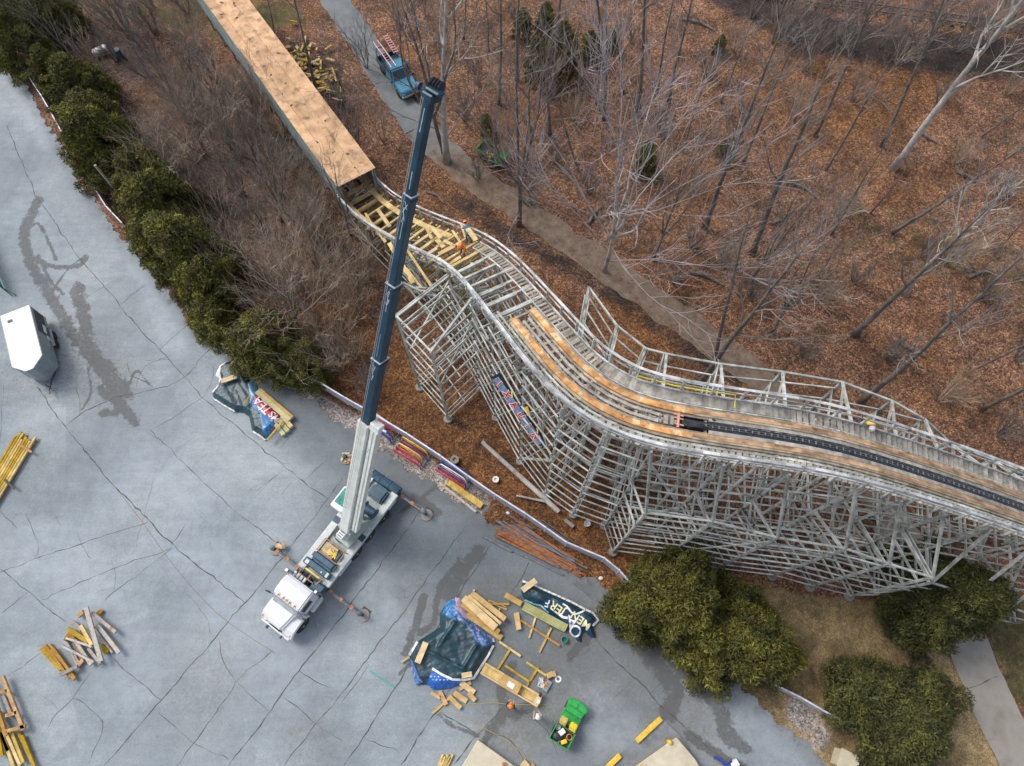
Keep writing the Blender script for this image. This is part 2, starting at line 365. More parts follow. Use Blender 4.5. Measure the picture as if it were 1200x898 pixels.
def a_stain(x, y):
    o = np.zeros_like(x)
    for p, w_ in STW: o = np.maximum(o, .92*(1-sm(dpoly(x, y, p), 0, w_*2.3)))
    return o
def a_edge(x, y): return 1-sm(dpoly(x, y, lotW, True), 0.0, 1.2)
def a_brown(x, y):
    o = np.zeros_like(x)
    for (u,v,r,k) in [(680,735,2.0,.9),(640,800,2.5,.6),(560,740,3,.45),(600,845,2.5,.6),(760,770,3,.5),(90,420,3.5,.5),(120,450,3,.5),(30,440,2.5,.4),(660,745,1.5,.9),(585,700,2,.6),(700,790,3,.4),(820,830,3,.4),(50,560,3,.2),(170,610,2.5,.25),(360,870,2,.35),(700,650,3,.6),(240,800,3,.3)]:
        p = at(u,v); o = np.maximum(o, k*(1-sm(np.hypot(x-p.x,y-p.y), r*0.3, r*1.4)))
    return o
def a_aged(x, y):
    o = 1-sm(dpoly(x, y, smooth(W([(470,600),(560,700),(640,770),(720,830)]))), 2, 9)
    return np.maximum(o, .9*(1-sm(dpoly(x, y, smooth(W([(340,480),(430,550)]))), .5, 4)))
def a_light(x, y):
    o = np.zeros_like(x)
    for p, w_, k in [([(60,110),(110,190),(180,330),(205,400)],1.6,.9),([(20,80),(60,160)],1.6,.8),([(170,560),(260,680),(330,780)],3.0,.45),([(420,620),(440,700),(470,730)],1.2,.5),([(860,820),(930,880)],1.6,.4),([(690,830),(740,880)],1.8,.5),([(60,640),(150,790)],2.5,.4),([(150,130),(300,500)],.4,.0)]:
        o = np.maximum(o, k*(1-sm(dpoly(x, y, smooth(W(p))), w_*0.2, w_*1.3)))
    return o
a = NT('asphalt')
n1 = a.noise(0.13, 5, 0.6); n2 = a.noise(1.1, 6, 0.7); n3 = a.noise(9, 6, 1.0); n4 = a.noise(5, 4, 0.7)
base = a.ramp(n1, [(0.3,(0.19,0.222,0.243)),(0.5,(0.28,0.32,0.345)),(0.72,(0.375,0.405,0.42))])
mps = a.n.new('ShaderNodeMapping'); mps.inputs['Rotation'].default_value = (0,0,math.radians(52)); mps.inputs['Scale'].default_value = (.25,2.2,1); a.L.new(a.tc, mps.inputs[0]); n5 = a.noise(.8, 5, .7, vec=mps.outputs[0])
mul = a.math('ADD', 0.06, a.math('ADD', a.math('ADD', a.math('MULTIPLY', n2, 0.55), a.math('MULTIPLY', n5, 0.40)), a.math('MULTIPLY', n3, 0.92)))
mul = a.math('ADD', mul, a.math('MULTIPLY', a.math('SUBTRACT', a.sep(a.vor(16)), .5), .16))
mul = a.math('MULTIPLY', mul, a.rng(a.math('ADD', a.attr('aged'), a.math('MULTIPLY', a.math('SUBTRACT', n1, .5), 1.2)), 0.1, 1.0, 1.0, 0.62))
cm = a.n.new('ShaderNodeCombineColor'); [a.L.new(mul, cm.inputs[i]) for i in range(3)]
c = a.mix(1.0, base, cm.outputs[0], 'MULTIPLY')
# slab to slab tone
mp = a.n.new('ShaderNodeMapping'); mp.inputs['Rotation'].default_value = (0,0,math.radians(38)); a.L.new(a.tc, mp.inputs[0])
sl_ = a.sep(a.vor(0.17, vec=mp.outputs[0], rand=0.75)); c = a.mix(a.rng(sl_, 0.3, 1.0, 0.0, 0.25), c, (0.15,0.175,0.20))
c = a.mix(a.math('MULTIPLY', a.attr('pale'), a.rng(n2, .2, .75, .2, .95)), c, (0.40,0.45,0.50))
c = a.mix(a.math('MULTIPLY', a.attr('brown'), a.rng(n4, .35, .7)), c, (0.165,0.13,0.085))
c = a.mix(a.math('MULTIPLY', a.attr('margin'), a.rng(n2, .4, .7, .2, .9)), c, (0.10,0.10,0.095))
st = a.rng(a.math('ADD', a.attr('stain'), a.math('MULTIPLY', a.math('SUBTRACT', a.noise(1.5, 6, .75), 0.5), 2.1)), 0.42, 0.72)
c = a.mix(a.math('MULTIPLY', st, a.rng(n4, .3, .7, .55, .92)), c, a.ramp(n4, [(0.35,(0.055,0.055,0.057)),(0.7,(0.12,0.118,0.112))]))
# fine alligator cracking
ed = a.vor(0.75, 'Distance', 'DISTANCE_TO_EDGE'); hl = a.rng(ed, 0.0, 0.012, 1, 0)
pt = a.rng(a.noise(0.16, 3, .5), 0.52, 0.62)
c = a.mix(a.math('MULTIPLY', a.math('MULTIPLY', hl, pt), 0.28), c, (0.05,0.052,0.055))
sp = a.rng(a.noise(3.1, 2, .5), .74, .77); c = a.mix(a.math('MULTIPLY', sp, .25), c, (0.09,0.09,0.09))
a.bump(n3, 0.25, 0.02)
M_ASPH = a.done(c, a.rng(st, 0, 1, 0.92, 0.82))
lx = np.arange(-62, 26, 0.13); ly = np.arange(-14, 62, 0.13)
def keep_lot(X, Y):
    jit = 0.10*np.sin(X*3.1+Y*1.3)+0.08*np.sin(Y*5.3-X*2.2)
    return inpoly(X+jit, Y+jit, lotW)
lot = grid_mesh('parking_lot', lx, ly, lambda X, Y: 0*X+0.03, M_ASPH, {'stain': a_stain, 'brown': a_brown, 'margin': a_edge, 'pale': a_light, 'aged': a_aged}, keep=keep_lot)
tag(lot, kind='structure')
# cracks and joints as thin sheets just above the asphalt
CR = [([(8,147),(25,188),(43,230),(67,265),(90,299),(140,358),(187,410),(217,444),(254,480),(301,520),(334,547),(384,587)],.05),
([(43,453),(77,500),(105,535),(133,567),(163,599),(200,637),(245,672),(287,707)],.06),([(177,504),(225,552),(277,600),(333,643)],.04),
([(78,500),(100,482),(127,470),(150,463),(187,455),(217,443),(240,415),(267,390)],.055),([(180,504),(210,484),(240,465)],.03),([(140,358),(173,333)],.03),([(187,410),(222,380),(258,360)],.03),
([(150,425),(153,437),(166,446),(180,453)],.05),([(300,577),(333,550)],.03),([(357,563),(383,540)],.03),([(327,527),(347,503)],.03),([(160,455),(170,430),(200,418)],.03),([(200,640),(218,615)],.03),
([(0,670),(60,650),(110,632),(173,613)],.04),([(2,720),(33,693)],.03),([(0,665),(30,690),(50,707),(77,730)],.04),([(50,703),(120,672),(203,643)],.03),([(123,703),(163,673),(203,643)],.04),([(10,793),(47,767)],.03),([(133,773),(160,797),(190,820)],.04),
([(123,897),(155,860),(190,820),(220,783),(253,747),(287,707),(330,655),(373,600),(402,560)],.05),([(185,835),(227,870),(267,890)],.03),([(50,863),(68,835),(87,817),(107,787)],.03),([(87,817),(120,847),(103,897)],.035),([(207,897),(243,850),(277,800),(320,763)],.04),([(257,747),(262,775),(277,800)],.03),([(277,800),(313,833)],.025),
([(267,897),(310,843),(350,787),(400,723),(440,670),(492,600)],.06),([(350,787),(387,807)],.03),([(333,897),(370,850),(400,813),(443,757),(467,725),(505,672),(547,617)],.05),([(333,817),(370,848),(400,867)],.03),([(403,897),(435,850),(467,800),(500,752),(535,700),(577,637)],.065),
([(470,897),(500,850),(523,817),(545,780)],.07),([(517,833),(540,850),(560,860)],.05),([(533,897),(560,860),(590,830)],.06),([(600,697),(610,680),(620,660)],.08),([(693,743),(730,782),(763,813),(790,842),(820,868),(850,893)],.07),([(676,744),(690,760),(663,775)],.04),([(400,823),(430,783)],.03),([(763,813),(785,790)],.03),
([(610,830),(640,858),(655,890)],.04),([(740,800),(715,822)],.025),([(30,600),(45,640),(42,655)],.025),([(0,600),(20,620)],.03),([(60,600),(72,617)],.02),([(90,620),(100,645),(107,655)],.025),([(350,700),(375,720)],.02),([(180,560),(160,640)],.015),([(5,450),(0,520)],.02),([(240,465),(250,440),(250,430)],.03),([(340,690),(365,715),(375,752)],.02),([(620,900),(598,868),(570,860)],.04),([(215,690),(240,720),(248,745)],.015)]
RC = random.Random(5); mb = MB()
def crack(pts, w_, wob=0.05, depth=0):
    P = smooth([tuple(at(u,v).xy) for u,v in pts], 3); Q = []
    for i in range(len(P)-1):
        (x0,y0),(x1,y1) = P[i],P[i+1]; n = max(1, int(math.hypot(x1-x0,y1-y0)/0.3))
        for k in range(n): Q.append((x0+(x1-x0)*k/n, y0+(y1-y0)*k/n))
    Q.append(P[-1]); Q = [(x+fbm(x,y,.9,3,1.7)*wob*2.2+RC.uniform(-wob,wob)*.7, y+fbm(x,y,.9,3,9.1)*wob*2.2+RC.uniform(-wob,wob)*.7) for x,y in Q]
    vs = []; n = len(Q)
    for i,(x,y) in enumerate(Q):
        x0,y0 = Q[max(0,i-1)]; x1,y1 = Q[min(n-1,i+1)]; dx,dy = x1-x0,y1-y0; l = math.hypot(dx,dy)+1e-9
        ww = w_*0.5*RC.uniform(0.35,1.5)*(0.5 if i in (0,n-1) else 1)
        vs += [(x-dy/l*ww, y+dx/l*ww, 0.034+0.0005*(RC.random())), (x+dy/l*ww, y-dx/l*ww, 0.034)]
    mb.add(vs, [(2*i,2*i+1,2*i+3,2*i+2) for i in range(n-1)])
    if depth < 2:
        for i in range(2, n-2):
            if RC.random() < 0.016:
                x,y = Q[i]; an = RC.uniform(0, 2*PI); L_ = RC.uniform(0.6,2.6); p0 = px((x,y,0)); p1 = px((x+L_*.5*math.cos(an)+RC.uniform(-.2,.2), y+L_*.5*math.sin(an),0)); p2 = px((x+L_*math.cos(an), y+L_*math.sin(an),0))
                crack([p0,p1,p2], w_*0.45, wob, depth+1)
for p, w_ in CR: crack(p, w_)
M_CRACK = M('crack_filler', (0.055,0.056,0.056), (0.12,0.12,0.11), rough=0.95, scale=2)
structure('pavement_cracks', mb, M_CRACK)
# ------------------------------------------------------------------ road and paths
def strip(name, pts, w0, w1, mat, z, jit=0.12):
    mb = MB(); n = len(pts); vs = []; K = 6; rr = random.Random(3)
    Q = []
    for i in range(n-1):
        (x0,y0),(x1,y1) = pts[i],pts[i+1]; m_ = max(1,int(math.hypot(x1-x0,y1-y0)/0.35))
        for k in range(m_): Q.append((x0+(x1-x0)*k/m_, y0+(y1-y0)*k/m_))
    Q.append(pts[-1]); n = len(Q)
    for i,(x,y) in enumerate(Q):
        x0,y0 = Q[max(0,i-2)]; x1,y1 = Q[min(n-1,i+2)]; dx,dy = x1-x0,y1-y0; l = math.hypot(dx,dy)+1e-9
        ww = (w0+(w1-w0)*i/n)/2
        a_ = ww + jit*fbm(x,y,.7,4,3.3)*2+rr.uniform(-jit,jit)*.4; b_ = ww + jit*fbm(x,y,.7,4,7.3)*2+rr.uniform(-jit,jit)*.4
        for k in range(K+1):
            t = -a_ + (a_+b_)*k/K; vs.append((x-dy/l*t, y+dx/l*t, z))
    mb.add(vs, [(i*(K+1)+k+1, i*(K+1)+k, (i+1)*(K+1)+k, (i+1)*(K+1)+k+1) for i in range(n-1) for k in range(K)])
    return structure(name, mb, mat)
r = NT('worn_road'); q1 = r.noise(.6, 5, .65); q2 = r.noise(14, 4, .8)
M_ROAD = r.done(r.mix(r.rng(q2, .5, .8, 0, .5), r.ramp(q1, [(0.3,(0.12,0.13,0.135)),(0.6,(0.20,0.215,0.22)),(0.8,(0.17,0.15,0.125))]), (0.14,0.095,0.065)), .9)
r = NT('dirt'); q1 = r.noise(1.3, 6, .75); q2 = r.noise(12, 4, .8)
dirt = r.mix(r.rng(q2, .5, .75, 0, .65), r.ramp(q1, [(0.3,(0.11,0.078,0.056)),(0.5,(0.20,0.145,0.105)),(0.75,(0.31,0.25,0.19))]), (0.10,0.055,0.035))
lf_ = r.sep(r.vor(7)); dirt = r.mix(r.math('MULTIPLY', r.rng(r.math('ADD', r.math('MULTIPLY',lf_,.5), r.math('MULTIPLY',r.noise(.9,4,.7),.8)), .80, .94), .7), dirt, (0.15,0.06,0.035))
sxy = r.n.new('ShaderNodeSeparateXYZ'); r.L.new(r.tc, sxy.inputs[0]); gr = r.rng(r.math('ADD', sxy.outputs[1], r.math('MULTIPLY', r.math('SUBTRACT', q1, .5), 14)), at(560,212).y, at(492,150).y)
dirt = r.mix(gr, dirt, r.ramp(q1, [(0.3,(0.13,0.13,0.125)),(0.7,(0.21,0.205,0.195))]))
r.bump(q2, .6, .05)
M_DIRT = r.done(dirt, .95)
r = NT('old_concrete'); q1 = r.noise(.5, 5, .6); q2 = r.noise(18, 3, .8)
M_CONC = r.done(r.mix(r.rng(q2,.3,.8,0,.35), r.ramp(q1, [(0.3,(0.22,0.195,0.165)),(0.5,(0.31,0.29,0.26)),(0.75,(0.25,0.215,0.175))]), (0.2,0.17,0.14)), .9)
strip('service_road', roadW, 2.5, 2.4, M_ROAD, 0.035)
strip('dirt_path', pathW, 2.5, 2.2, M_DIRT, 0.03, .16)
strip('concrete_path', cpathW, 2.6, 2.6, M_CONC, 0.04, 0.04)
mb = MB()
for (p,w_) in [([(1131,809),(1150,800),(1168,793)],.05),([(1150,870),(1165,865)],.02),([(1100,745),(1112,742)],.02)]:
    crack(p, w_)
for i in range(len(mb.v)): mb.v[i] = (mb.v[i][0], mb.v[i][1], 0.045)
structure('path_cracks', mb, M_CRACK)
# ------------------------------------------------------------------ roller coaster
PAIRS = [((374,196),(404,170),3.7),((412,243),(441,216),4.0),((450,270),(480,241),5.6),((494,291),(525,259),8.6),((527,309),(564,272),11.4),((556,337),(594,293),13.6),((582,370),(625,325),15.2),((620,420),(664,366),16.6),((660,467),(700,402),17.4),((720,503),(748,434),17.6),((797,523),(803,449),17.6),((870,534),(882,461),17.4),((943,545),(960,473),17.0),((1000,556),(1020,489),16.3),((1087,581),(1112,519),14.6),((1198,617),(1226,562),12.4),((1330,668),(1360,612),9.6)]
TC = []
for l, u_, h in PAIRS:
    c = (at(*l, h)+at(*u_, h))/2; TC.append((c.x, c.y, h-1.0))
TC = smooth(TC, 12)
ds = [0.0]
for p, q in zip(TC[:-1], TC[1:]): ds.append(ds[-1]+math.hypot(q[0]-p[0], q[1]-p[1]))
DS = np.array(ds); TA = np.array(TC); SL = DS[-1]
# smooth the traced centre line a little
for _ in range(3):
    k = np.ones(9)/9; ext = np.vstack([np.repeat(TA[:1], 4, 0), TA, np.repeat(TA[-1:], 4, 0)])
    TA2 = np.stack([np.convolve(ext[:,i], k, 'valid') for i in range(3)], 1); TA2[:3] = TA[:3]; TA2[-3:] = TA[-3:]; TA = TA2
def tp(s): return Vector([float(np.interp(s, DS, TA[:,i])) for i in range(3)])
def frame(s):
    a_, b_ = tp(max(0,s-.6)), tp(min(SL,s+.6)); d = b_-a_; t = d.normalized(); n = Vector((-t.y, t.x, 0)).normalized()
    return tp(s), t, n      # n points to the uphill / far side
def s_of(u, v, h, off=0.0):
    P = at(u, v, h); best = (1e9, 0)
    for i in range(400):
        s = SL*i/399; c, t, n = frame(s); q = c+n*off; d = math.hypot(q.x-P.x, q.y-P.y)
        if d < best[0]: best = (d, s)
    return best[1]
HW = 1.55
M_GRAY = M('weathered_timber', (0.22,0.225,0.20), (0.52,0.535,0.495), scale=1.3, isl=.28, rough=.85, var=.25, bump=.2)
M_GRAYD = M('weathered_timber_old', (0.16,0.175,0.155), (0.31,0.33,0.30), scale=1.3, isl=.28, rough=.9, var=.25, bump=.2)
M_PALE = M('bleached_handrail', (0.30,0.31,0.30), (0.56,0.58,0.58), scale=1.6, isl=.3, rough=.9, var=.2)
M_NEW = M('new_timber', (0.45,0.32,0.12), (0.66,0.50,0.24), scale=1.5, isl=.3, rough=.8, var=.2, bump=.15)
M_NEWD = M('new_timber_olive', (0.26,0.22,0.09), (0.42,0.35,0.16), scale=1.5, isl=.3, rough=.85, var=.2)
M_RUST = M('rusty_rail', (0.42,0.17,0.045), (0.66,0.34,0.12), scale=2.2, rough=.7, var=.3, bump=.2, isl=.22, spots=(0.62,0.46,0.27), spotscale=2.4, spotlim=.54)
M_RUSTD = M('brown_rail', (0.26,0.13,0.06), (0.52,0.34,0.19), scale=1.6, rough=.75, var=.25, isl=.3, bump=.2)
M_DECK = M('walkway_board', (0.23,0.215,0.18), (0.42,0.39,0.34), scale=2.5, isl=.25, rough=.9, var=.2, bump=.25, bscale=30)
M_TIE = M('track_tie', (0.24,0.20,0.145), (0.42,0.36,0.27), scale=2, isl=.3, rough=.9, var=.2)
M_BLACK = M('oily_steel', (0.012,0.014,0.018), (0.035,0.04,0.05), scale=6, rough=.5, var=.3)
M_STEEL = M('galvanised_steel', (0.35,0.37,0.38), (0.5,0.52,0.54), scale=8, rough=.45, metal=.6, var=.15)
coaster = thing('roller_coaster', 'wooden roller coaster with lattice of grey timber supports curving past the crane', 'roller coaster', tuple(tp(SL*.5).xy)+(0,))
# support bents: s from where each near post meets the deck edge
Lpx = [(523,322,10.7),(553,352,12.6),(582,375,14.2),(618,428,15.6),(660,474,16.4),(710,508,16.6),(766,528,16.6),(851,544,16.4),(929,555,16.1),(1007,568,15.2),(1060,583,14.2),(1110,602,13.1)]
Ss = [s_of(u,v,h,-HW) for u,v,h in Lpx]
print('SL', SL, 'Ss', [round(x,1) for x in Ss])
s_new0 = s_of(426,230,3.0); bents = []
s = s_new0+.5
while s < Ss[0]-1.2: bents.append(dict(s=s, k=len(bents))); s += (Ss[0]-s_new0)/6.0
LN = {0:(465,371,10.6),1:(505,412,11.0),6:(757,601,11.8),7:(835,611,11.8),8:(911,630,11.2),9:(991,643,10.6),10:(1042,661,10.0),11:(1093,677,9.4)}
UN = {3:(690,337,13.0),4:(723,382,13.4),5:(757,409,13.6),6:(781,415,13.6),7:(845,427,13.6),8:(917,436,13.4),9:(987,448,13.0),10:(1045,470,12),11:(1084,492,11)}
nb = len(bents)
for i, s in enumerate(Ss): bents.append(dict(s=s, L=LN.get(i), U=UN.get(i), main=i))
s = Ss[-1]+2.8
while s < SL-.5: bents.append(dict(s=s, tail=True)); s += 2.8
LV = 1.45
def colm(mb, p, z1, w_=.115):   # post from the ground
    mb.beam((p.x,p.y,-.1), (p.x,p.y,z1), w_, w_)
for b in bents:
    c, t, n = frame(b['s']); zt = c.z-0.22; b['c'], b['n'], b['t'] = c, n, t
    b['pl'] = c-n*HW; b['pu'] = c+n*HW; b['pm'] = c.copy()
    if b.get('L'): b['nl'] = at(*b['L'])
    elif b.get('tail'): b['nl'] = c-n*(HW+1.9); b['nl'].z = c.z-5.5
    if b.get('U'): b['nu'] = at(*b['U'])
    elif b.get('tail'): b['nu'] = c+n*(HW+2.2); b['nu'].z = c.z-3
    young = 'main' not in b and not b.get('tail')
    mb = MB(); mp_ = MB()
    pl, pu, pm = b['pl'], b['pu'], b['pm']
    colm(mb, pl, zt); colm(mb, pu, zt); colm(mb, pm, zt, .13)
    if not young:
        pass
    levels = [z for z in [0.5+LV*k for k in range(14)] if z < zt-.3]
    b['lv'] = levels; tt = Vector((t.x, t.y, 0)).normalized()*0.13
    b['posts'] = [(pl,zt),(pu,zt),(pm,zt)]
    for k, z in enumerate(levels):
        for sg in ((1,) if (k % 2 == 0 or young) else ()):
            o_ = tt*sg
            mb.beam((pl.x+o_.x,pl.y+o_.y,z), (pu.x+o_.x,pu.y+o_.y,z), .05, .2)
    for k in range(0, len(levels)-1, 4):
        z0, z1 = levels[k], levels[min(k+2, len(levels)-1)]
        mb.beam((pl.x-tt.x,pl.y-tt.y,z0), (pu.x-tt.x,pu.y-tt.y,z1), .05, .17); mb.beam((pu.x+tt.x,pu.y+tt.y,z0), (pl.x+tt.x,pl.y+tt.y,z1), .05, .17)
    for key, p0 in (('nl', pl), ('nu', pu)):
        if key not in b: continue
        q = b[key]; colm(mp_, q, q.z, .14); b['posts'].append((q, q.z))
        d = (Vector((q.x,q.y,0))-Vector((p0.x,p0.y,0))); perp = Vector((-d.y,d.x,0)).normalized()*.13
        # second leg halfway between the outer and the main post
        if d.length > 2.0:
            hm = Vector((p0.x,p0.y,0))+d*.5; b['posts'].append((hm, q.z-LV*2))
        mp_.beam((q.x,q.y,q.z), (p0.x,p0.y,zt-.1), .115, .13)
        for k, z in enumerate(levels):
            if z < q.z: 
                mp_.beam((q.x+perp.x,q.y+perp.y,z), (p0.x+perp.x,p0.y+perp.y,z), .05, .19)
                if k % 6 == 0: mp_.beam((q.x-perp.x,q.y-perp.y,z), (p0.x-perp.x,p0.y-perp.y,z), .05, .19)
        mp_.beam((q.x-perp.x,q.y-perp.y,q.z-.1), (p0.x-perp.x,p0.y-perp.y,q.z-.1), .06, .24)
        if q.z > 5:
            if b.get('main', 99) < 9: mp_.beam((q.x,q.y,q.z*.55), (p0.x,p0.y,min(zt,q.z*.95)), .06, .13)
    mb.v += [] ; k0 = len(mb.v)
    mb.add(mp_.v, mp_.f)
    mat = M_GRAY
    if young: mat = [M_NEWD, M_GRAYD, M_NEWD, M_NEW, M_GRAYD, M_NEWD][b['k'] % 6]
    o = mb.build('support_bent', mat, coaster, world=True)
    for (p, z) in b['posts'][:2]+[x for x in b['posts'][3:] if x[1] > 5][:1]:
        fm = MB().lathe((p.x,p.y,-.05), [(.32,0),(.32,.22),(.28,.26)], 12); fm.build('footing', M_CONC, coaster, world=True) if (b.get('L') or b.get('main') in (2,3,4,5)) else None
RUNS = {}; BRC = []
for bi, (b0, b1) in enumerate(zip(bents[:-1], bents[1:])):
    young = 'main' not in b1 and not b1.get('tail')
    def run(col_, k0, k1, zmax, every=1):
        for k in range(14):
            z = 0.5+LV*k
            if z > zmax or k % every: continue
            RUNS.setdefault((col_, k), []).append((bi, Vector((k0.x,k0.y,z+.1)), Vector((k1.x,k1.y,z+.1)), young))
    z0 = min(b0['c'].z, b1['c'].z)-.5
    n0, n1 = b0['n']*.13, b1['n']*.13
    run('near', b0['pl']-n0, b1['pl']-n1, z0); run('far', b0['pu']+n0, b1['pu']+n1, z0); run('mid', b0['pm'], b1['pm'], z0, 4)
    for key in ('nl', 'nu'):
        if key in b0 and key in b1:
            p, q = b0[key], b1[key]; zz = min(p.z, q.z); run(key, p, q, zz-.3)
            BRC.append((p, q, .1, .13, 'outer_rail'))
            if key == 'nl' and bi % 2 and bi < nb+9: BRC.append((Vector((p.x,p.y,zz*.25)), Vector((q.x,q.y,zz*.9)), .05, .12, 'brace'))
            pk_ = 'pl' if key == 'nl' else 'pu'; run(key+'h', (p+b0[pk_])/2, (q+b1[pk_])/2, zz-.2, 3)
    if bi % 3 == 0 and bi < nb+9:
        zt0, zt1 = b0['c'].z-.6, b1['c'].z-.6
        for f0, f1 in ((.05,.5),(.95,.5)):
            for kk in ('pl', 'pu'): BRC.append((Vector((b0[kk].x,b0[kk].y,zt0*f0)), Vector((b1[kk].x,b1[kk].y,zt1*f1)), .06, .16, 'brace'))
for key, segs in sorted(RUNS.items()):
    cur = []; groups_ = []
    for sg_ in segs:
        if cur and (sg_[0] != cur[-1][0]+1 or sg_[3] != cur[-1][3]): groups_.append(cur); cur = []
        cur.append(sg_)
    groups_.append(cur)
    for g2 in groups_:
        mb = MB()
        for _, p, q, y_ in g2:
            d = (q-p).normalized()*.06; mb.beam(p-d, q+d, .068, .085)
        mb.build('ledger', M_GRAYD if g2[0][3] else M_GRAY, coaster, world=True)
for p, q, w_, h_, nm in BRC: MB().beam(p, q, w_, h_).build(nm, M_GRAY, coaster, world=True)
def s_arr(s0, s1, st): return [s0+(s1-s0)*i/max(1,int((s1-s0)/st)) for i in range(int((s1-s0)/st)+1)]
def ribbon(mb, s0, s1, off, w_, h_, dz, st=.5, seg=None, jit=0):
    """a rectangular run along the track; seg: board length, so that it reads as separate boards"""
    ss = s_arr(s0, s1, st); cur = []
    for i in range(len(ss)-1):
        a_, ta, na = frame(ss[i]); b_, tb, nb_ = frame(ss[i+1])
        j = 0
        if seg and int(ss[i]/seg) != int((ss[i+1])/seg): j = .03
        p = a_+na*off+Vector((0,0,dz)); q = b_+nb_*off+Vector((0,0,dz))
        d = (q-p).normalized(); p = p-d*.01; q = q+d*.01-d*j
        mb.beam(p, q, w_*(1+jit*math.sin(i*1.7)), h_)
s_rail = s_of(612,361,15.5); s_chain = s_of(822,492,16.6); s_pit = s_of(772,485,16.6); s_walk = s_of(545,270,12.0); s_mouth = s_of(424,224,3.0)
s_plank = s_of(925,512,16.0)
# cross caps and ties
mb = MB()
for s in s_arr(s_rail-.1, SL, .62):
    if s_pit < s < s_chain and int(s*3) % 2: continue
    c, t, n = frame(s); MB().beam(c-n*1.5+Vector((0,0,-.14)), c+n*1.5+Vector((0,0,-.14)), .12, .16).build('track_tie', M_TIE, coaster, world=True)
for off in (-.56, .56):
    mb = MB(); ribbon(mb, s_rail, s_pit+1.5, off, .27, .17, .04, .42); mb.build('track_rail', M_RUST, coaster, world=True)
    mb = MB(); ribbon(mb, s_pit+1.5, SL, off, .12, .17, .04, 1.2, jit=.1); ribbon(mb, s_pit+1.5, SL, off+.105, .085, .15, .035, .9, jit=.1); mb.build('track_rail', M_RUSTD, coaster, world=True)
    mb = MB(); ribbon(mb, s_pit+1.5, SL, off-.11, .09, .15, .03, 1.1, jit=.1); mb.build('rail_edge_board', M_TIE, coaster, world=True)
    mb = MB(); ribbon(mb, s_rail+.1, SL, off+(.2 if off>0 else -.2), .13, .1, -.02, .8); ribbon(mb, s_rail+.1, SL, off-(.2 if off>0 else -.2), .10, .1, -.02, .8); mb.build('ledger_plank', M_TIE, coaster, world=True)
for off in (-.17, .14):
    mb = MB(); ribbon(mb, s_rail+.25+abs(off), s_pit, off, .13, .06, -.0, 1.2, ); mb.build('centre_plank', M_DECK, coaster, world=True)
mb = MB(); ribbon(mb, s_chain-.9, SL, .02, .34, .16, -.06, .5); mb.build('chain_trough', M_BLACK, coaster, world=True)
for off in (-.27, .33):
    mb = MB(); ribbon(mb, s_chain+.3, SL, off, .18, .1, 0.0, 1.5); mb.build('trough_board', M_DECK, coaster, world=True)
mb = MB()
i = 0
for s in s_arr(s_chain, SL, .15):
    c, t, n = frame(s); c = c+Vector((0,0,.05)); e = .075
    if i % 2 == 0:
        for sg in (-.05,.05): mb.beam(c+n*(.02+sg)-t*e, c+n*(.02+sg)+t*e, .018, .03)
    else: 
        mb.beam(c+n*(-.06)+t*0, c+n*(.10), .05, .04); [mb.beam(c+n*(.02+sg)-t*e, c+n*(.02+sg)+t*e, .018, .03) for sg in (-.035,.035)]
    i += 1
M_CHAIN = M('lift_chain', (0.10,0.105,0.11), (0.30,0.31,0.32), scale=9, rough=.45, metal=.6, var=.3)
mb.build('lift_chain', M_CHAIN, coaster, world=True)
# pit machinery where the lift chain turns over
mb = MB()
for k, (u,v0,v1,w_) in enumerate([(774,478,496,.12),(781,478,497,.2),(788,479,498,.14)]): mb.beam(at(u,v0,16.4), at(u-1,v1,16.4), w_, .1)
mb.build('cross_beam', M_DECK, coaster, world=True)
mb = MB().beam(at(796,479,16.6), at(794,501,16.6), .1, .1)
for v in (485,489,496): mb.beam(at(790,v,16.6), at(801,v+3,16.6), .06, .06)
mb.build('chain_tensioner', M('red_primer', (.55,.2,.12), (.7,.4,.3), scale=6), coaster, world=True)
mb = MB(); c, t, n = frame(s_chain-.25); mb.lathe(c+Vector((0,0,-.1))-n*.1, [(.0,-.1),(.4,-.1),(.45,0),(.4,.1),(0,.1)], 20, n); mb.box(c-Vector((0,0,.35)), (1.6,.9,.1), math.atan2(t.y,t.x)); mb.beam(at(822,484,16.5), at(838,494,16.5), .1, .1)
mb.build('chain_sprocket', M_BLACK, coaster, world=True)
# walkways
mb = MB(); i = 0
for s in s_arr(s_walk, SL, .30):
    c, t, n = frame(s); z = Vector((0,0,-.02))
    if s < s_of(700,440,16.5): wd, a0, a1 = .12, .92, 1.42
    elif s < s_plank: wd, a0, a1 = .296, .95, 1.5
    else: wd, a0, a1 = .225, .80, 1.5
    mb.beam(c+n*a0+z, c+n*a1+z, wd, .04)
mb.build('walkway', M_DECK, coaster, world=True)
mb = MB(); ribbon(mb, s_walk, SL, .9, .06, .06, -.03, .8); ribbon(mb, s_walk, SL, 1.48, .07, .14, 0.02, .8); mb.build('walkway_stringer', M_PALE, coaster, world=True)
mb = MB()
for s in s_arr(s_of(700,487,16.5), SL, .30):
    c, t, n = frame(s); mb.beam(c-n*.98+Vector((0,0,-.02)), c-n*1.5+Vector((0,0,-.02)), .22, .04)
mb.build('walkway', M_DECK, coaster, world=True)
mb = MB()
ribbon(mb, s_rail-1, SL, -.95, .09, .12, -.04, .8); ribbon(mb, s_rail-1, SL, -1.15, .07, .12, -.04, .8); ribbon(mb, s_rail-2, SL, -1.33, .09, .12, .0, .8)
mb.build('walkway_stringer', M_GRAY, coaster, world=True)
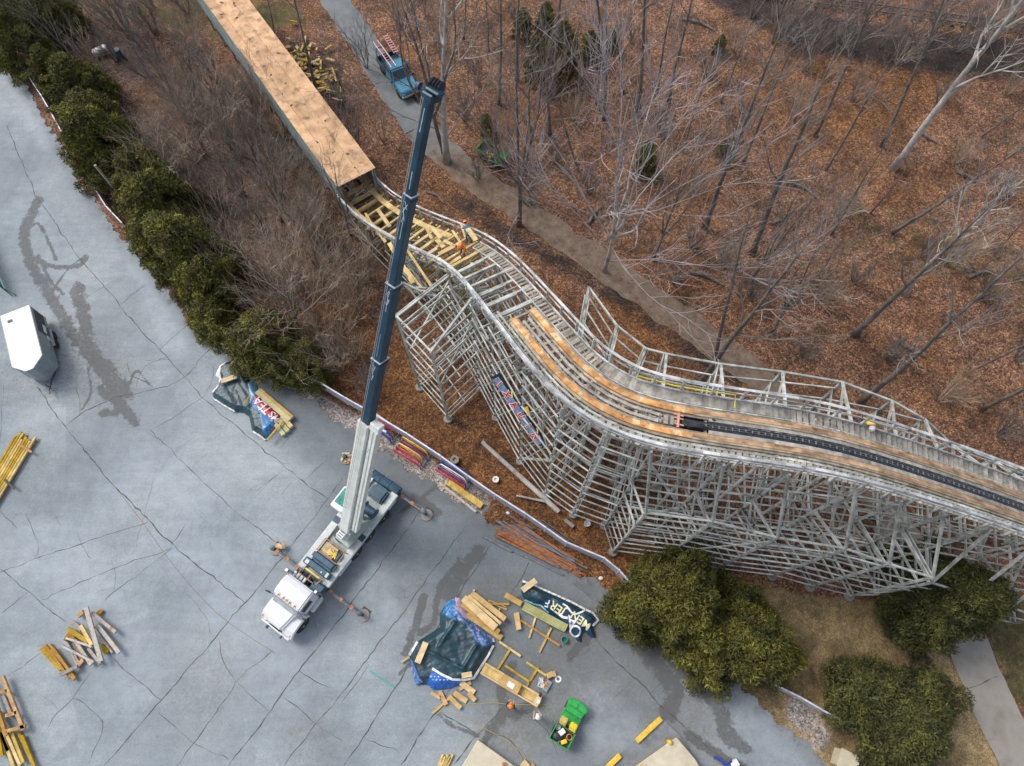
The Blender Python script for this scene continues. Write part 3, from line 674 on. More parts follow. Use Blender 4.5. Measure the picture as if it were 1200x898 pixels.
for side, s0, s1 in ((-1, s_mouth, SL), (1, s_mouth+.3, SL)):
    mb = MB(); off = side*(HW+.02)
    ribbon(mb, s0, s1, off, .12, .045, 1.02, .7, seg=3.6, jit=.12); ribbon(mb, s0, s1, off+side*.06, .04, .11, .93, .7)
    ribbon(mb, s0, s1, off, .04, .09, .52, .7)
    mb.build('handrail', M_PALE, coaster, world=True)
    s = s0
    while s < s1:
        c, t, n = frame(s); p = c+n*side*(HW+.0)
        MB().beam(p+Vector((0,0,-.5)), p+Vector((0,0,1.0)), .1, .1).build('handrail_post', M_GRAY, coaster, world=True)
        s += 1.45
# fresh joists and planks of the stretch under repair
RJ = random.Random(9)
for s in s_arr(s_mouth-.6, s_rail-.8, 1.0):
    c, t, n = frame(s); mb = MB()
    a_ = 1.5; z = -.12
    mb.beam(c-n*a_+Vector((0,0,z)), c+n*(a_)+Vector((0,0,z)), .12, .2)
    if RJ.random() < .5: mb.beam(c-n*a_+Vector((0,0,z-.02))+t*.14, c+n*RJ.uniform(.3,1.4)+Vector((0,0,z-.02))+t*.14, .07, .2)
    mb.build('joist', M_NEW if s < s_of(545,300,12.0) else M_GRAY, coaster, world=True)
mb = MB(); ribbon(mb, s_mouth-.6, s_of(512,280,8.6), .95, .42, .06, .02, .9); mb.build('new_plank', M_NEW, coaster, world=True)
mb = MB(); ribbon(mb, s_mouth-.6, s_of(470,272,6), -1.1, .26, .06, .02, .9); mb.build('new_plank', M_NEW, coaster, world=True)
for k, (u0,v0,u1,v1,h,w_) in enumerate([(443,246,457,266,4.3,.28),(505,266,517,279,8.0,.26),(512,281,520,290,8.2,.3),(500,268,506,280,7.8,.2),(520,282,530,287,8.8,.22),(514,298,533,288,8.8,.25),(510,306,524,298,8.6,.2),(498,300,512,291,8.2,.18),(522,312,540,301,9.2,.2),(540,262,545,278,9.8,.12),(548,268,558,282,11.5,.3),(456,285,484,332,6.5,.28),(470,282,505,335,7.2,.16),(436,262,452,284,5,.2),(428,250,444,276,4.4,.16),(476,314,500,345,6.8,.12),(535,285,545,294,9.5,.16),(530,270,540,285,9,.15)]):
    MB().beam(at(u0,v0,h), at(u1,v1,h+.15*(k%3)), w_, .06).build('loose_board', M_NEW, coaster, world=True)
# loose grey timbers under the drop
for k in range(46):
    mb = MB(); u0 = RJ.uniform(470,560); v0 = 270+(u0-470)*.75+RJ.uniform(5,60); h = RJ.uniform(2,8)
    mb.beam(at(u0,v0,h), at(u0+RJ.uniform(10,32),v0+RJ.uniform(-24,42),h+RJ.uniform(-1,1)), .12, .16)
    mb.build('brace_timber', M_GRAYD, coaster, world=True)
# blue tarpaulin strip and yellow hose on the structure
hose = MB().tube([at(745,440,16.75), at(790,452,16.75), at(830,459,16.75), at(862,463,16.8), at(861,478,16.75)], .035, 5)
single('air_hose', hose, M('yellow_hose', (.65,.6,.05), rough=.5), 'yellow air hose lying along the upper coaster walkway', 'hose')
# painted banner on the near face
M_BBLK = M('banner_black', (.01,.01,.012)); M_BBLU = M('banner_blue', (.04,.14,.26), (.16,.32,.45), scale=3); M_RED = M('banner_red', (.60,.03,.03)); M_WHITE = M('white_paint', (.78,.78,.78), rough=.5, var=.05); M_PINK = M('banner_pink', (.38,.16,.26)); M_YEL = M('banner_yellow', (.85,.6,.06))
A0 = at(588,434,10.7); A1 = at(644,515,8.4)
def txt(body, size, mat, name, parent=None, ext=.01, bold=.0):
    cu = bpy.data.curves.new(name, 'FONT'); cu.body = body; cu.size = size; cu.extrude = ext; cu.align_x = 'CENTER'; cu.align_y = 'CENTER'; cu.offset = bold
    o = bpy.data.objects.new(name+'_tmp', cu); COL.objects.link(o); dg = bpy.context.evaluated_depsgraph_get()
    me = bpy.data.meshes.new_from_object(o.evaluated_get(dg)); bpy.data.objects.remove(o); me.materials.clear(); me.materials.append(mat)
    o = bpy.data.objects.new(name, me); COL.objects.link(o); o.parent = parent; return o
bt = thing('banner', 'graffiti style banner with red letters on blue hung on the coaster supports', 'banner', tuple((A0+A1)/2))
d = (A1-A0); L_ = d.length; xa = d.normalized(); nrm = Vector((xa.y,-xa.x,0)).normalized(); nrm = -nrm if nrm.dot(Vector((-1,-1,0))) < 0 else nrm
za = xa.cross(nrm)*-1; za = za if za.z > 0 else -za
# tilted outward at the top a little so that it faces the car park and the sky
za = (za*.72-nrm*.7).normalized(); nrm = xa.cross(za).normalized(); nrm = nrm if nrm.z > 0 else -nrm
Rb = Matrix((xa, za, xa.cross(za))).transposed()
bt.rotation_euler = Rb.to_euler(); bt.location = (A0+A1)/2+Vector((xa.y,-xa.x,0)).normalized()*(-.5 if Vector((xa.y,-xa.x,0)).dot(Vector((-1,-1,0))) < 0 else .5)
def pan(name, x0, x1, y0, y1, z, mat, mbx=None):
    m_ = MB(); m_.box(((x0+x1)/2,(y0+y1)/2,z), (x1-x0,y1-y0,.02)); return m_.build(name, mat, bt)
pan('banner_sheet', -L_/2, L_/2, -.26, .36, -.03, M_BBLK); pan('printed_panel', -L_/2+.15, L_/2-.1, -.28, .15, -.008, M_BBLU)
m_ = MB()
for k in range(16): 
    x = -L_/2+.3+k*(L_-.6)/15; m_.box((x, .22*math.sin(k*2.3)-.1, .004+.0005*k), (.22,.14,.006), k*.9)
m_.build('pattern_patch', M_PINK, bt)
m_ = MB().box((.25,.42,.004), (.55,.22,.01), -.3).box((-1.0,.22,.006), (.4,.08,.01), -.5).box((1.5,.25,.006), (.3,.08,.01), -.5); m_.build('yellow_patch', M_YEL, bt)
for k, ch in enumerate('IXAUIN'):
    x = -L_/2+.55+k*(L_-1.0)/5.3
    for nm, mt, sz, z, bd in (('letter_outline', M_WHITE, .5, .022, .05), ('letter', M_RED, .5, .036, .02)):
        o = txt(ch, sz, mt, nm, bt, .004, bd); o.location = (x, -.06, z); o.rotation_euler = (0,0,(.25,-.2,.1,-.1,.15,-.12)[k])
# ------------------------------------------------------------------ covered tunnel
M_PLY = M('bare_plywood', (0.50,0.30,0.155), (0.66,0.42,0.245), scale=.9, isl=.12, rough=.9, var=.16, spots=(0.17,0.115,0.075), spotscale=1.5, spotlim=.53, spotw=.22, bump=.15)
M_TWALL = M('tunnel_wall_paint', (0.20,0.28,0.29), (0.32,0.40,0.40), scale=.8, rough=.7, var=.15)
M_DIM = M('dark_timber', (0.04,0.035,0.03), (0.08,0.07,0.06), scale=3)
hr = 5.3
RL0, RR0 = at(400,217.5,hr), at(433,196,hr); RL1, RR1 = at(243,-2,hr), at(285,-1,hr)
ax = ((RL1+RR1)/2-(RL0+RR0)/2); Lt = ax.length*1.25; xa = ax.normalized(); ya = Vector((-xa.y, xa.x, 0)); ya = -ya if ya.dot(RR0-RL0) < 0 else ya
wt = 3.0; c0 = (RL0+RR0)/2
tunnel = thing('covered_tunnel', 'long enclosed wooden tunnel with bare plywood roof in the woods', 'tunnel', (c0.x,c0.y,0), math.atan2(xa.y, xa.x))
sgn = 1 if Vector((math.cos(tunnel.rotation_euler.z+PI/2), math.sin(tunnel.rotation_euler.z+PI/2),0)).dot(ya) > 0 else -1
# local: x away from the mouth, y*sgn towards the uphill side
mb = MB(); rr = random.Random(2)
for (y0,y1) in ((-wt/2-.08,-.86),(-.855,.38),(.385,wt/2+.08)):
    x = -.15
    while x < Lt:
        l = 2.44; x1 = min(x+l, Lt); mb.box(((x+x1)/2, sgn*(y0+y1)/2, hr+rr.uniform(-.006,.006)), (x1-x-.006, y1-y0-.012, .035)); x = x1
mb.build('roof', M_PLY, tunnel)
rf = MB(); 
for k in range(26):
    x = rr.uniform(0, Lt); y = rr.uniform(-1.2, .9); rf.box((x, sgn*y, hr+.026), (rr.uniform(.1,.3), rr.uniform(.06,.16), .01), rr.uniform(0,3))
rf.build('roof_holes', M_DIM, tunnel)
for sd in (-1,1):
    mb = MB(); x = .05
    while x < Lt: mb.box((x+.6, sd*(wt/2-.0), (hr+2.3)/2), (1.19,.06,hr-2.3-.05)); x += 1.2
    mb.build('side_wall', M_TWALL, tunnel)
    x = .15
    while x < Lt: MB().box((x, sd*(wt/2-.15), hr/2-.05), (.14,.14,hr-.1)).build('wall_post', M_GRAYD, tunnel); x += 2.4
x = .1
while x < Lt: MB().box((x,0,hr-.12), (.08,wt-.1,.18)).build('rafter', M_DIM, tunnel); MB().box((x,0,2.4), (.12,wt-.1,.2)).build('floor_joist', M_DIM, tunnel); x += 1.2
MB().box((Lt/2+1.2,0,2.55), (Lt-2.2,wt-.3,.05)).build('tunnel_floor', M_DIM, tunnel)
m_ = MB(); [m_.box((Lt/2+.5, y, 2.64), (Lt-1,.24,.12)) for y in (-.56,.56)]; m_.build('tunnel_rails', M_DIM, tunnel)
# ------------------------------------------------------------------ bare trees
M_BARK = M('grey_bark', (0.085,0.075,0.065), (0.19,0.175,0.16), scale=2.5, rough=.95, var=.2, bump=.5)
M_TWIG = M('grey_twigs', (0.12,0.103,0.095), (0.28,0.25,0.23), scale=.6, isl=.35, rough=.95, var=.1)
M_TWIGT = M('tan_twigs', (0.25,0.19,0.14), (0.46,0.38,0.295), scale=.6, isl=.35, rough=.95, var=.1)
M_TWIGL = M('lilac_twigs', (0.25,0.22,0.225), (0.42,0.385,0.39), scale=.6, isl=.3, rough=.95, var=.1)
M_PBARK = M('pale_bark', (0.24,0.22,0.20), (0.52,0.50,0.47), scale=1.2, rough=.9, var=.2, bump=.3)
def limb(mb, rng, p, d, L, r, depth, maxd, up, sides, tips, spread=.6, kids=(5,5,4,4), seg=None):
    n = seg or max(3, int(4-depth*.3)); pts = [p.copy()]; rad = [r]; dd = d.normalized()
    for i in range(n):
        dd = (dd + Vector((rng.uniform(-1,1),rng.uniform(-1,1),rng.uniform(-.6,1)))*(.16+.05*depth) + Vector((0,0,up))*.12).normalized()
        pts.append(pts[-1]+dd*(L/n)); rad.append(r*(1-.72*(i+1)/n))
    mb.tube(pts, rad, sides if depth < 2 else 3, cap=False)
    if depth >= maxd: return
    for k in range(kids[depth]):
        t = .25+.75*(k+rng.random())/kids[depth]; i = min(n-1, int(t*n)); q = pts[i].lerp(pts[i+1], t*n-i)
        base = (pts[i+1]-pts[i]).normalized(); side = base.orthogonal().normalized(); side.rotate(Matrix.Rotation(rng.uniform(0,2*PI), 3, base))
        nd = (base*(1-spread*.45)+side*spread+Vector((0,0,.12))).normalized()
        limb(mb, rng, q, nd, L*rng.uniform(.42,.66)*(1.15-t*.45), max(.011, rad[i]*rng.uniform(.45,.62)), depth+1, maxd, up, sides, tips, spread, kids)
def make_bare(seed, H=16.0, r0=.2, first=.38, nl=9, bark=None, twig=None, spread=.62, wob=.05, kids=(0,6,5,4), lenk=.27, fork=0, name='bare_tree', thin=1.0):
    rng = random.Random(seed); root = bpy.data.objects.new(name, None); COL.objects.link(root)
    tr = MB(); cr = MB(); p = Vector((0,0,-.2)); d = Vector((rng.uniform(-.05,.05),rng.uniform(-.05,.05),1)); n = 11; pts = [p.copy()]; rad = [r0*1.35]
    for i in range(n):
        d = (d+Vector((rng.uniform(-wob,wob),rng.uniform(-wob,wob),.1))).normalized(); pts.append(pts[-1]+d*H/n); rad.append(r0*(1-.86*(i+1)/n))
    tr.tube(pts, rad, 7)
    for k in range(nl):
        t = first+(1-first)*(k+rng.random()*.8)/nl; i = min(n-1, int(t*n)); q = pts[i].lerp(pts[i+1], t*n-i); a_ = k*2.4+rng.uniform(-.5,.5)
        el = rng.uniform(.35,1.0)+.3*t; nd = Vector((math.cos(a_)*math.cos(el),math.sin(a_)*math.cos(el),math.sin(el)))
        L = H*lenk*(1.15-t*.62)*rng.uniform(.7,1.15)
        limb(cr, rng, q, nd, L, rad[i]*rng.uniform(.4,.6)*thin, 1, 3, .6, 5, None, spread, kids)
    for k in range(fork):
        a_ = rng.uniform(0,2*PI); q = pts[3]; limb(tr, rng, q, Vector((math.cos(a_)*.4,math.sin(a_)*.4,1)), H*.62, rad[3]*.75, 1, 2, .8, 6, None, .5, (0,6,0,0), 8)
    tr.build('trunk', bark or M_BARK, root, smooth=True); cr.build('crown', twig or M_TWIG, root)
    root['H'] = H; return root
def make_bush(seed, H=4.5, stems=9, mat=None, kids=(6,5,4), lean=.55, name='bare_shrub', r0=.045, maxd=3):
    rng = random.Random(seed); mb = MB()
    for k in range(stems):
        a_ = 2*PI*k/stems+rng.uniform(-.4,.4); l = lean*rng.uniform(.3,1.2)
        limb(mb, rng, Vector((math.cos(a_)*.12,math.sin(a_)*.12,-.05)), Vector((math.cos(a_)*l,math.sin(a_)*l,1)), H*rng.uniform(.65,1.05), r0*rng.uniform(.7,1.3), 0, maxd-1, .3, 4, None, .42, kids, 5)
    o = mb.build(name, mat or M_TWIGT); o['H'] = H; return o
PROTO = {
 'a': make_bare(1, 17, .20, .42, 9), 'b': make_bare(2, 17, .17, .5, 8, spread=.55), 'c': make_bare(3, 17, .22, .36, 10, spread=.7),
 'd': make_bare(4, 12, .11, .35, 8, twig=M_TWIG, kids=(0,5,4,3)), 'e': make_bare(5, 11, .09, .4, 7, kids=(0,5,4,3)),
 's': make_bare(6, 17, .28, .42, 9, bark=M_PBARK, twig=M_PBARK, spread=.75, wob=.12, kids=(0,5,5,4), lenk=.36, name='pale_barked_tree', thin=1.25),
 'l': make_bare(7, 11, .10, .10, 15, bark=M_PBARK, twig=M_TWIGL, spread=.5, kids=(0,8,7,5), lenk=.58, fork=4, thin=.75),
 'm': make_bare(8, 12, .13, .10, 12, twig=M_TWIG, spread=.55, kids=(0,6,6,5), lenk=.42, fork=3, thin=.8),
 't': make_bare(9, 9, .09, .10, 12, twig=M_TWIGT, spread=.5, kids=(0,6,5,4), lenk=.55, fork=2),
 'u': make_bush(21), 'v': make_bush(22, 5.5, 7, M_TWIG), 'w': make_bush(23, 3.2, 11, M_TWIGT), 'x': make_bush(24, 2.6, 9, M_TWIG), 'y': make_bush(25, 6.0, 8, M_TWIGT, lean=.8)}
USED = set(); RT = random.Random(77)
def put(kind, base, H, label, cat, group, lean=(0,0), rz=None, sx=1.0):
    o = PROTO[kind]
    if kind in USED: o = copy_tree(o)
    else: USED.add(kind)
    k = H/o['H']; o.location = (base[0], base[1], -.03); o.scale = (k*sx, k*sx, k)
    rz = RT.uniform(0, 2*PI) if rz is None else rz
    # lean: the world direction in which the top moves, in metres
    ax = Vector((lean[0], lean[1], H)).normalized(); q = Vector((0,0,1)).rotation_difference(ax)
    o.rotation_euler = (q @ Euler((0,0,rz)).to_quaternion()).to_euler()
    return tag(o, label, cat, group)
def trunk_px(kind, u0, v0, u1, v1, label, frac=.62, group='bare trees in the leaf strewn woods', name=None, maxh=19, Hmin=9):
    B = at(u0,v0,0); best = (1e9,0)
    for i in range(60):
        h = 3+i*.35; P = at(u1,v1,h); dd = math.hypot(P.x-B.x, P.y-B.y)
        if dd < best[0]: best = (dd, h, P)
    dd, h, P = best; H = min(maxh, max(Hmin, h/frac)); k = H/h
    return put(kind, B, H, label, 'tree', group, ((P.x-B.x)*k, (P.y-B.y)*k))
G1 = 'bare trees in the leaf strewn woods'
TR = [ # kind, base px, a point higher on the trunk, label
('s',1047,197,1160,55,'big pale barked sycamore leaning across the upper right corner of the woods',.5),
('b',1033,172,1087,63,'dark bent bare tree just left of the big pale sycamore',.55),
('a',826,267,908,40,'tall grey bare tree with a long straight trunk left of the woods clearing',.7),
('b',872,190,900,110,'slim dark bare tree close behind the long straight grey trunk',.55),
('c',882,297,955,110,'grey bare tree forking low over the brightest leaf clearing',.6),
('b',955,160,1005,60,'thin dark bare trunk standing in the middle of the leaf clearing',.55),
('d',968,200,1020,120,'slender bare tree with thin branches right of the forked grey tree',.6),
('a',1008,472,1130,368,'bare tree with a long shadowy trunk beside the far end of the coaster track',.6),
('c',1001,393,1092,302,'stout dark bare trunk above the coaster outriggers in open leaves',.6),
('a',1045,273,1130,220,'bare grey trunk leaning right below the big pale sycamore',.5),
('s',1060,345,1128,245,'broken pale barked tree with lichen branches at the right of the woods',.7),
('b',975,275,1010,205,'thin bare trunk low in the clearing beneath the forked tree',.6),
('d',1150,160,1195,125,'small dark trunk at the right edge below the pale sycamore',.6),
('a',820,450,905,335,'dark bare tree rising from behind the coaster beside the dirt path',.5),
('b',838,420,858,330,'upright dark bare tree overhanging the dirt path',.6),
('a',707,73,697,-30,'thick dark trunk at the top of the woods, right of the conifer saplings',.55),
('b',708,140,716,20,'long bare trunk directly below the thick dark trunk',.6),
('a',748,135,757,10,'straight slim bare trunk right of the long paired trunks',.6),
('e',770,108,795,5,'slim bare tree right of the straight slim trunk near the top',.6),
('a',783,120,805,20,'leaning bare trunk left of the tall straight grey tree near the top',.6),
('d',731,110,728,60,'small forked bare tree between the paired trunks and the straight trunk',.5),
('b',699,124,702,70,'short dark bare trunk left of the small forked tree',.6),
('a',585,122,587,20,'dark straight trunk above the twiggy thicket behind the crane tip',.6),
('b',606,95,607,-20,'very straight dark trunk left of the two small green conifers',.6),
('b',649,115,655,0,'grey bare trunk standing between the two small green conifers',.55),
('a',645,160,640,60,'bare trunk below the small green conifers',.6),
('b',678,200,655,130,'crooked dark bare trunk leaning left above the dirt path bend',.55),
('e',573,60,571,-10,'thin dark trunk at the top, left of the very straight trunk',.6),
('d',543,48,543,-20,'thick short trunk near the top edge, right of the service road',.6),
('m',608,265,600,150,'large many limbed bare tree beside the dirt path above the green cart',.6),
('m',522,185,500,60,'pale many limbed tree standing behind the crane boom tip',.6),
('s',524,190,512,40,'pale limbed tree reaching over the top of the crane boom',.65),
('l',708,318,735,215,'wide silvery lilac bare tree at the bend of the dirt path',.55),
('m',765,305,790,240,'lilac grey bare tree right of the wide silvery tree',.6),
('m',840,225,860,160,'pale lilac crown left of the long straight grey trunk',.6),
('m',905,390,945,330,'hazy twigged bare tree above the coaster crest',.6),
('m',880,330,930,270,'hazy twigged bare tree below the forked grey tree',.6),
('e',1020,250,1050,215,'thin bent bare sapling below the leaf clearing',.6),
('a',1190,560,1280,510,'bare trunk by the right edge, level with the end of the coaster',.6),
('b',1130,440,1200,400,'low dark bare trunk near the right edge of the open leaves',.6),
('a',1150,480,1250,430,'long dark bare trunk near the right edge above the coaster rail',.6),
('b',375,120,345,20,'dark straight trunk beside the heap of yellow timber scraps',.55),
('m',410,275,400,245,'bare tree beside the mouth of the plywood tunnel',.6),
('e',325,60,312,10,'thin bare tree by the upper right side of the plywood tunnel',.6),
('d',845,120,870,60,'slim bare tree high in the woods left of the lichen spotted stump',.6),
('e',935,60,950,10,'slim bare tree at the edge of the dark brush strip',.6),
('m',1000,60,1020,20,'tangled bare tree over the dark brush strip at the top right',.6),
('m',905,50,920,10,'tangled bare tree over the left end of the dark brush strip',.6),
('m',1080,70,1105,20,'tangled bare tree over the middle of the dark brush strip',.6),
('m',1150,90,1185,60,'tangled bare tree over the right end of the dark brush strip',.6),
('d',1165,300,1195,270,'slim bare tree right of the broken pale barked tree',.6),
('e',800,180,815,110,'very thin trunk just left of the tall straight grey tree',.6)]
for (k,u0,v0,u1,v1,lb,fr) in TR:
    trunk_px(k,u0,v0,u1,v1,lb,fr)
# brush between the hedge and the tunnel
BR = [('v',185,70),('v',150,40),('u',230,60),('v',250,110),('u',205,120),('y',270,165),('v',240,180),('v',300,190),('u',215,200),('v',285,230),('y',330,225),('u',350,260),('v',310,275),('y',270,290),('u',285,330),('y',345,350),('y',375,345),('u',330,385),('y',400,390),('u',420,360),('w',380,410),('w',415,420),('y',365,395),('v',395,310),('w',430,330),('u',375,280),
      ('v',95,20),('v',60,60),('u',120,85),('w',300,120),('w',320,160),('x',350,190),('w',260,30),('x',220,15),('v',180,10),('w',370,230),('x',255,240),('w',225,145),('x',440,455),('w',400,435),('x',350,420)]
for i, (k,u,v) in enumerate(BR):
    put(k, at(u,v,0), PROTO[k]['H']*RT.uniform(.8,1.2), 'bare tan and grey shrub in the brush between the evergreen hedge and the plywood tunnel', 'shrub', 'bare shrubs between the hedge and the tunnel', (RT.uniform(-.6,.1),RT.uniform(-.2,.4)))
BT = [('m',230,130,220,70,'bare tree high in the brush left of the tunnel roof'),('t',270,175,255,120,'twiggy grey tree in the middle of the brush beside the tunnel'),('m',330,260,315,205,'spreading bare tree in the brush below the tunnel mouth'),('t',355,395,335,330,'tan bare tree fanning out over the last hedge evergreen'),('t',165,60,140,20,'twiggy bare tree over the top left hedge'),('m',95,75,50,25,'pale limbed bare tree reaching over the fence at the top left'),('t',215,240,190,190,'tan bare tree just right of the hedge row'),('t',380,335,370,290,'tan bare tree right of the fanning tree, toward the crane boom')]
for (k,u0,v0,u1,v1,lb) in BT: trunk_px(k,u0,v0,u1,v1,lb,.6,'bare trees in the brush beside the tunnel',maxh=10,Hmin=6)
# brush on the woods side
B2 = [('v',430,80,0),('v',400,120,0),('u',450,165,0),('v',415,180,0),('u',520,60,1),('v',560,100,1),('x',545,140,1),('v',590,180,1),('u',620,150,1),('x',650,190,1),('w',670,140,1),('w',470,30,0),('v',500,20,1),
      ('x',690,225,1),('w',760,200,1),('x',810,290,1),('w',850,310,1),('x',880,350,1),('x',940,420,1),('w',960,350,1),('x',1080,300,1),('w',1110,310,1),('x',1150,350,1),('w',1120,190,1),('x',1170,230,1),('w',980,250,1),('x',830,90,1),('w',860,60,1),('v',950,45,1),('v',985,50,1),('v',1030,55,1),('v',1070,45,1),('v',1120,60,1),('u',1160,50,1),('v',1190,80,1),('u',1050,75,1),('u',920,30,1),('v',880,20,1),('x',1100,120,1),('w',1180,110,1),('x',620,240,1),('x',560,210,1),('w',640,110,1),('x',790,330,1),('x',1040,420,1),('x',1190,420,1),('w',1100,470,1),('x',1170,510,1),('x',740,50,1),('w',660,30,1),('x',600,20,1),('x',775,160,1),('x',1000,330,1)]
for i, (k,u,v,z) in enumerate(B2):
    lb = 'bare grey shrub in the brown leaves of the woods above the coaster' if z else 'bare shrub beside the service road, left of the crane boom'
    put(k, at(u,v,0), PROTO[k]['H']*RT.uniform(.7,1.15), lb, 'shrub', 'bare shrubs in the upper woods' if z else 'bare shrubs by the service road')
rb = random.Random(404)
LB_ = W([(100,20),(240,-10),(300,80),(350,160),(400,230),(430,300),(445,400),(440,450),(360,430),(300,350),(230,250),(160,150),(90,60)])
n_ = 0
while n_ < 26:
    u, v = rb.uniform(80,450), rb.uniform(0,460); P = at(u,v,0)
    if not inpoly(np.array([P.x]), np.array([P.y]), LB_)[0]: continue
    k = rb.choice('uvwxyuvy'); put(k, P, PROTO[k]['H']*rb.uniform(.75,1.15), 'bare tan and grey shrub in the brush between the evergreen hedge and the plywood tunnel', 'shrub', 'bare shrubs between the hedge and the tunnel', (rb.uniform(-.6,.1),rb.uniform(-.2,.4))); n_ += 1
for i in range(26):
    u, v = rb.uniform(440,1200), rb.uniform(0,460)
    if v > 150+(u-440)*.42: continue
    P = at(u,v,0)
    if min(dpoly(np.array([P.x]), np.array([P.y]), pathW)[0], dpoly(np.array([P.x]), np.array([P.y]), roadW)[0]) < 2.4: continue
    k = rb.choice('wxxv'); put(k, P, PROTO[k]['H']*rb.uniform(.6,1.1), 'bare grey shrub in the brown leaves of the woods above the coaster', 'shrub', 'bare shrubs in the upper woods')
for k in PROTO:
    if k not in USED:
        for c in list(PROTO[k].children): bpy.data.objects.remove(c)
        bpy.data.objects.remove(PROTO[k])
# ------------------------------------------------------------------ evergreens
def leafmat(name, c0, c1):
    m = M(name, c0, c1, scale=.9, isl=.4, rough=.75, var=.25, detail=3); t = m.node_tree; hs = [n for n in t.nodes if n.type == 'HUE_SAT'][0]
    at_ = t.nodes.new('ShaderNodeAttribute'); at_.attribute_name = 'tone'; ml = t.nodes.new('ShaderNodeMath'); ml.operation = 'MULTIPLY'
    src = hs.inputs['Value'].links[0].from_socket; t.links.new(src, ml.inputs[0]); t.links.new(at_.outputs['Fac'], ml.inputs[1]); t.links.new(ml.outputs[0], hs.inputs['Value']); return m
M_EVG = leafmat('olive_needles', (0.045,0.050,0.010), (0.145,0.135,0.020))
M_EVD = leafmat('dark_needles', (0.030,0.037,0.011), (0.095,0.095,0.020))
def make_evergreen(seed, R, H, ncl, mat, name='evergreen_tree', flat=1.0, leaf=.16, per=130):
    rng = np.random.RandomState(seed); r2 = random.Random(seed)
    root = bpy.data.objects.new(name, None); COL.objects.link(root); root['H'] = H
    MB().tube([(0,0,-.1),(0,0,H*.5),(0,0,H*.8)], [R*.07,R*.05,R*.02], 8).build('trunk', M_BARK, root)
    V = []; TN = []
    for k in range(ncl):
        # clump centres cover a rounded cone
        z = H*(.08+.92*((k+.5)/ncl)**1.25); zz = z/H
        a0_ = k*2.39996+rng.uniform(-.25,.25)
        rad = R*(1-zz**2.2)**.5*(.62+.4*rng.rand()) if zz < .98 else 0
        lump = 1+.26*math.sin(3*(k*2.4)+seed)+.10*math.sin(7*a0_+z)
        a_ = a0_; cx, cy, cz = rad*lump*math.cos(a_)*.92, rad*lump*math.sin(a_)*.92, z*.93
        cr = R*rng.uniform(.12,.23); tone = rng.uniform(.62,1.45)
        n = int(1.35*per*(cr/(R*.19))**2); d = rng.normal(size=(n,3)); d /= np.linalg.norm(d,axis=1)[:,None]
        d[:,2] = np.abs(d[:,2])*rng.choice([1,1,1,-1], n)
        p = np.array([cx,cy,cz]) + d*cr*(rng.uniform(.55,1.05,(n,1)))*np.array([1,1,.85])
        # leaf sprays lie roughly on the surface of their bough, tips turned outwards
        nrm = d + .55*rng.normal(size=(n,3)); nrm /= np.linalg.norm(nrm,axis=1)[:,None]
        out = np.cross(nrm, rng.normal(size=(n,3))); out /= np.linalg.norm(out,axis=1)[:,None]+1e-9
        out = out + .55*d; out /= np.linalg.norm(out,axis=1)[:,None]
        side = np.cross(out, nrm); side /= np.linalg.norm(side,axis=1)[:,None]+1e-9
        s = leaf*rng.uniform(.6,1.4,(n,1))
        V.append(np.stack([p-side*s*.24, p+out*s*1.0-side*s*.08, p+out*s*1.35+side*s*.06, p+side*s*.24], 1)); TN.append(np.full(n, tone))
    V = np.concatenate(V).reshape(-1,3); n = len(V)//4
    me = bpy.data.meshes.new('crown'); me.vertices.add(len(V)); me.vertices.foreach_set('co', V.astype(np.float32).ravel())
    me.loops.add(n*4); me.loops.foreach_set('vertex_index', np.arange(n*4, dtype=np.int32)); me.polygons.add(n)
    me.polygons.foreach_set('loop_start', np.arange(0,n*4,4,dtype=np.int32)); me.polygons.foreach_set('loop_total', np.full(n,4,dtype=np.int32)); me.update(calc_edges=True)
    at_ = me.attributes.new('tone', 'FLOAT', 'FACE'); at_.data.foreach_set('value', np.concatenate(TN).astype(np.float32))
    me.materials.append(mat); o = bpy.data.objects.new('crown', me); COL.objects.link(o); o.parent = root
    # boughs: a dense inner mass of larger sprays that closes the crown
    return root
EV = {'A': make_evergreen(1, 3.5, 6.2, 190, M_EVG, per=330), 'B': make_evergreen(2, 3.7, 5.6, 200, M_EVG, per=330), 'C': make_evergreen(3, 4.1, 6.8, 230, M_EVD, per=330), 'D': make_evergreen(4, 2.4, 5.0, 120, M_EVG, 'hedge_evergreen', leaf=.13, per=230), 'E': make_evergreen(5, 2.6, 5.5, 130, M_EVG, 'hedge_evergreen', leaf=.13, per=230), 'F': make_evergreen(6, 1.3, 4.5, 70, M_EVG, 'conifer_sapling', leaf=.13, per=110)}
EU = set()
def evg(kind, u, v, h, sc, label, group=None, sz=None):
    o = EV[kind]
    if kind in EU: o = copy_tree(o)
    else: EU.add(kind)
    p = at(u, v, h); o.location = (p.x, p.y, 0); q_ = RT.uniform(.85,1.2) if group and 'hedge' in group else 1; o.scale = (sc*q_, sc/q_, sz or sc*RT.uniform(.9,1.15)); o.rotation_euler = (0,0,RT.uniform(0,6.28))
    return tag(o, label, 'tree', group)
evg('A', 790, 700, 3.5, .93, 'rounded olive evergreen at the edge of the car park beside the coaster legs', sz=1.08)
evg('B', 872, 748, 3.0, .86, 'dark rounded evergreen right of the one beside the coaster legs', sz=.95)
evg('D', 835, 742, 3.0, .95, 'low evergreen filling the gap between the two big rounded ones at the car park')
evg('C', 1058, 840, 3.0, .84, 'largest dark evergreen beside the tan lawn and the concrete path')
evg('C', 1118, 698, 4.5, .72, 'dark evergreen standing where the concrete path meets the coaster', sz=1.12)
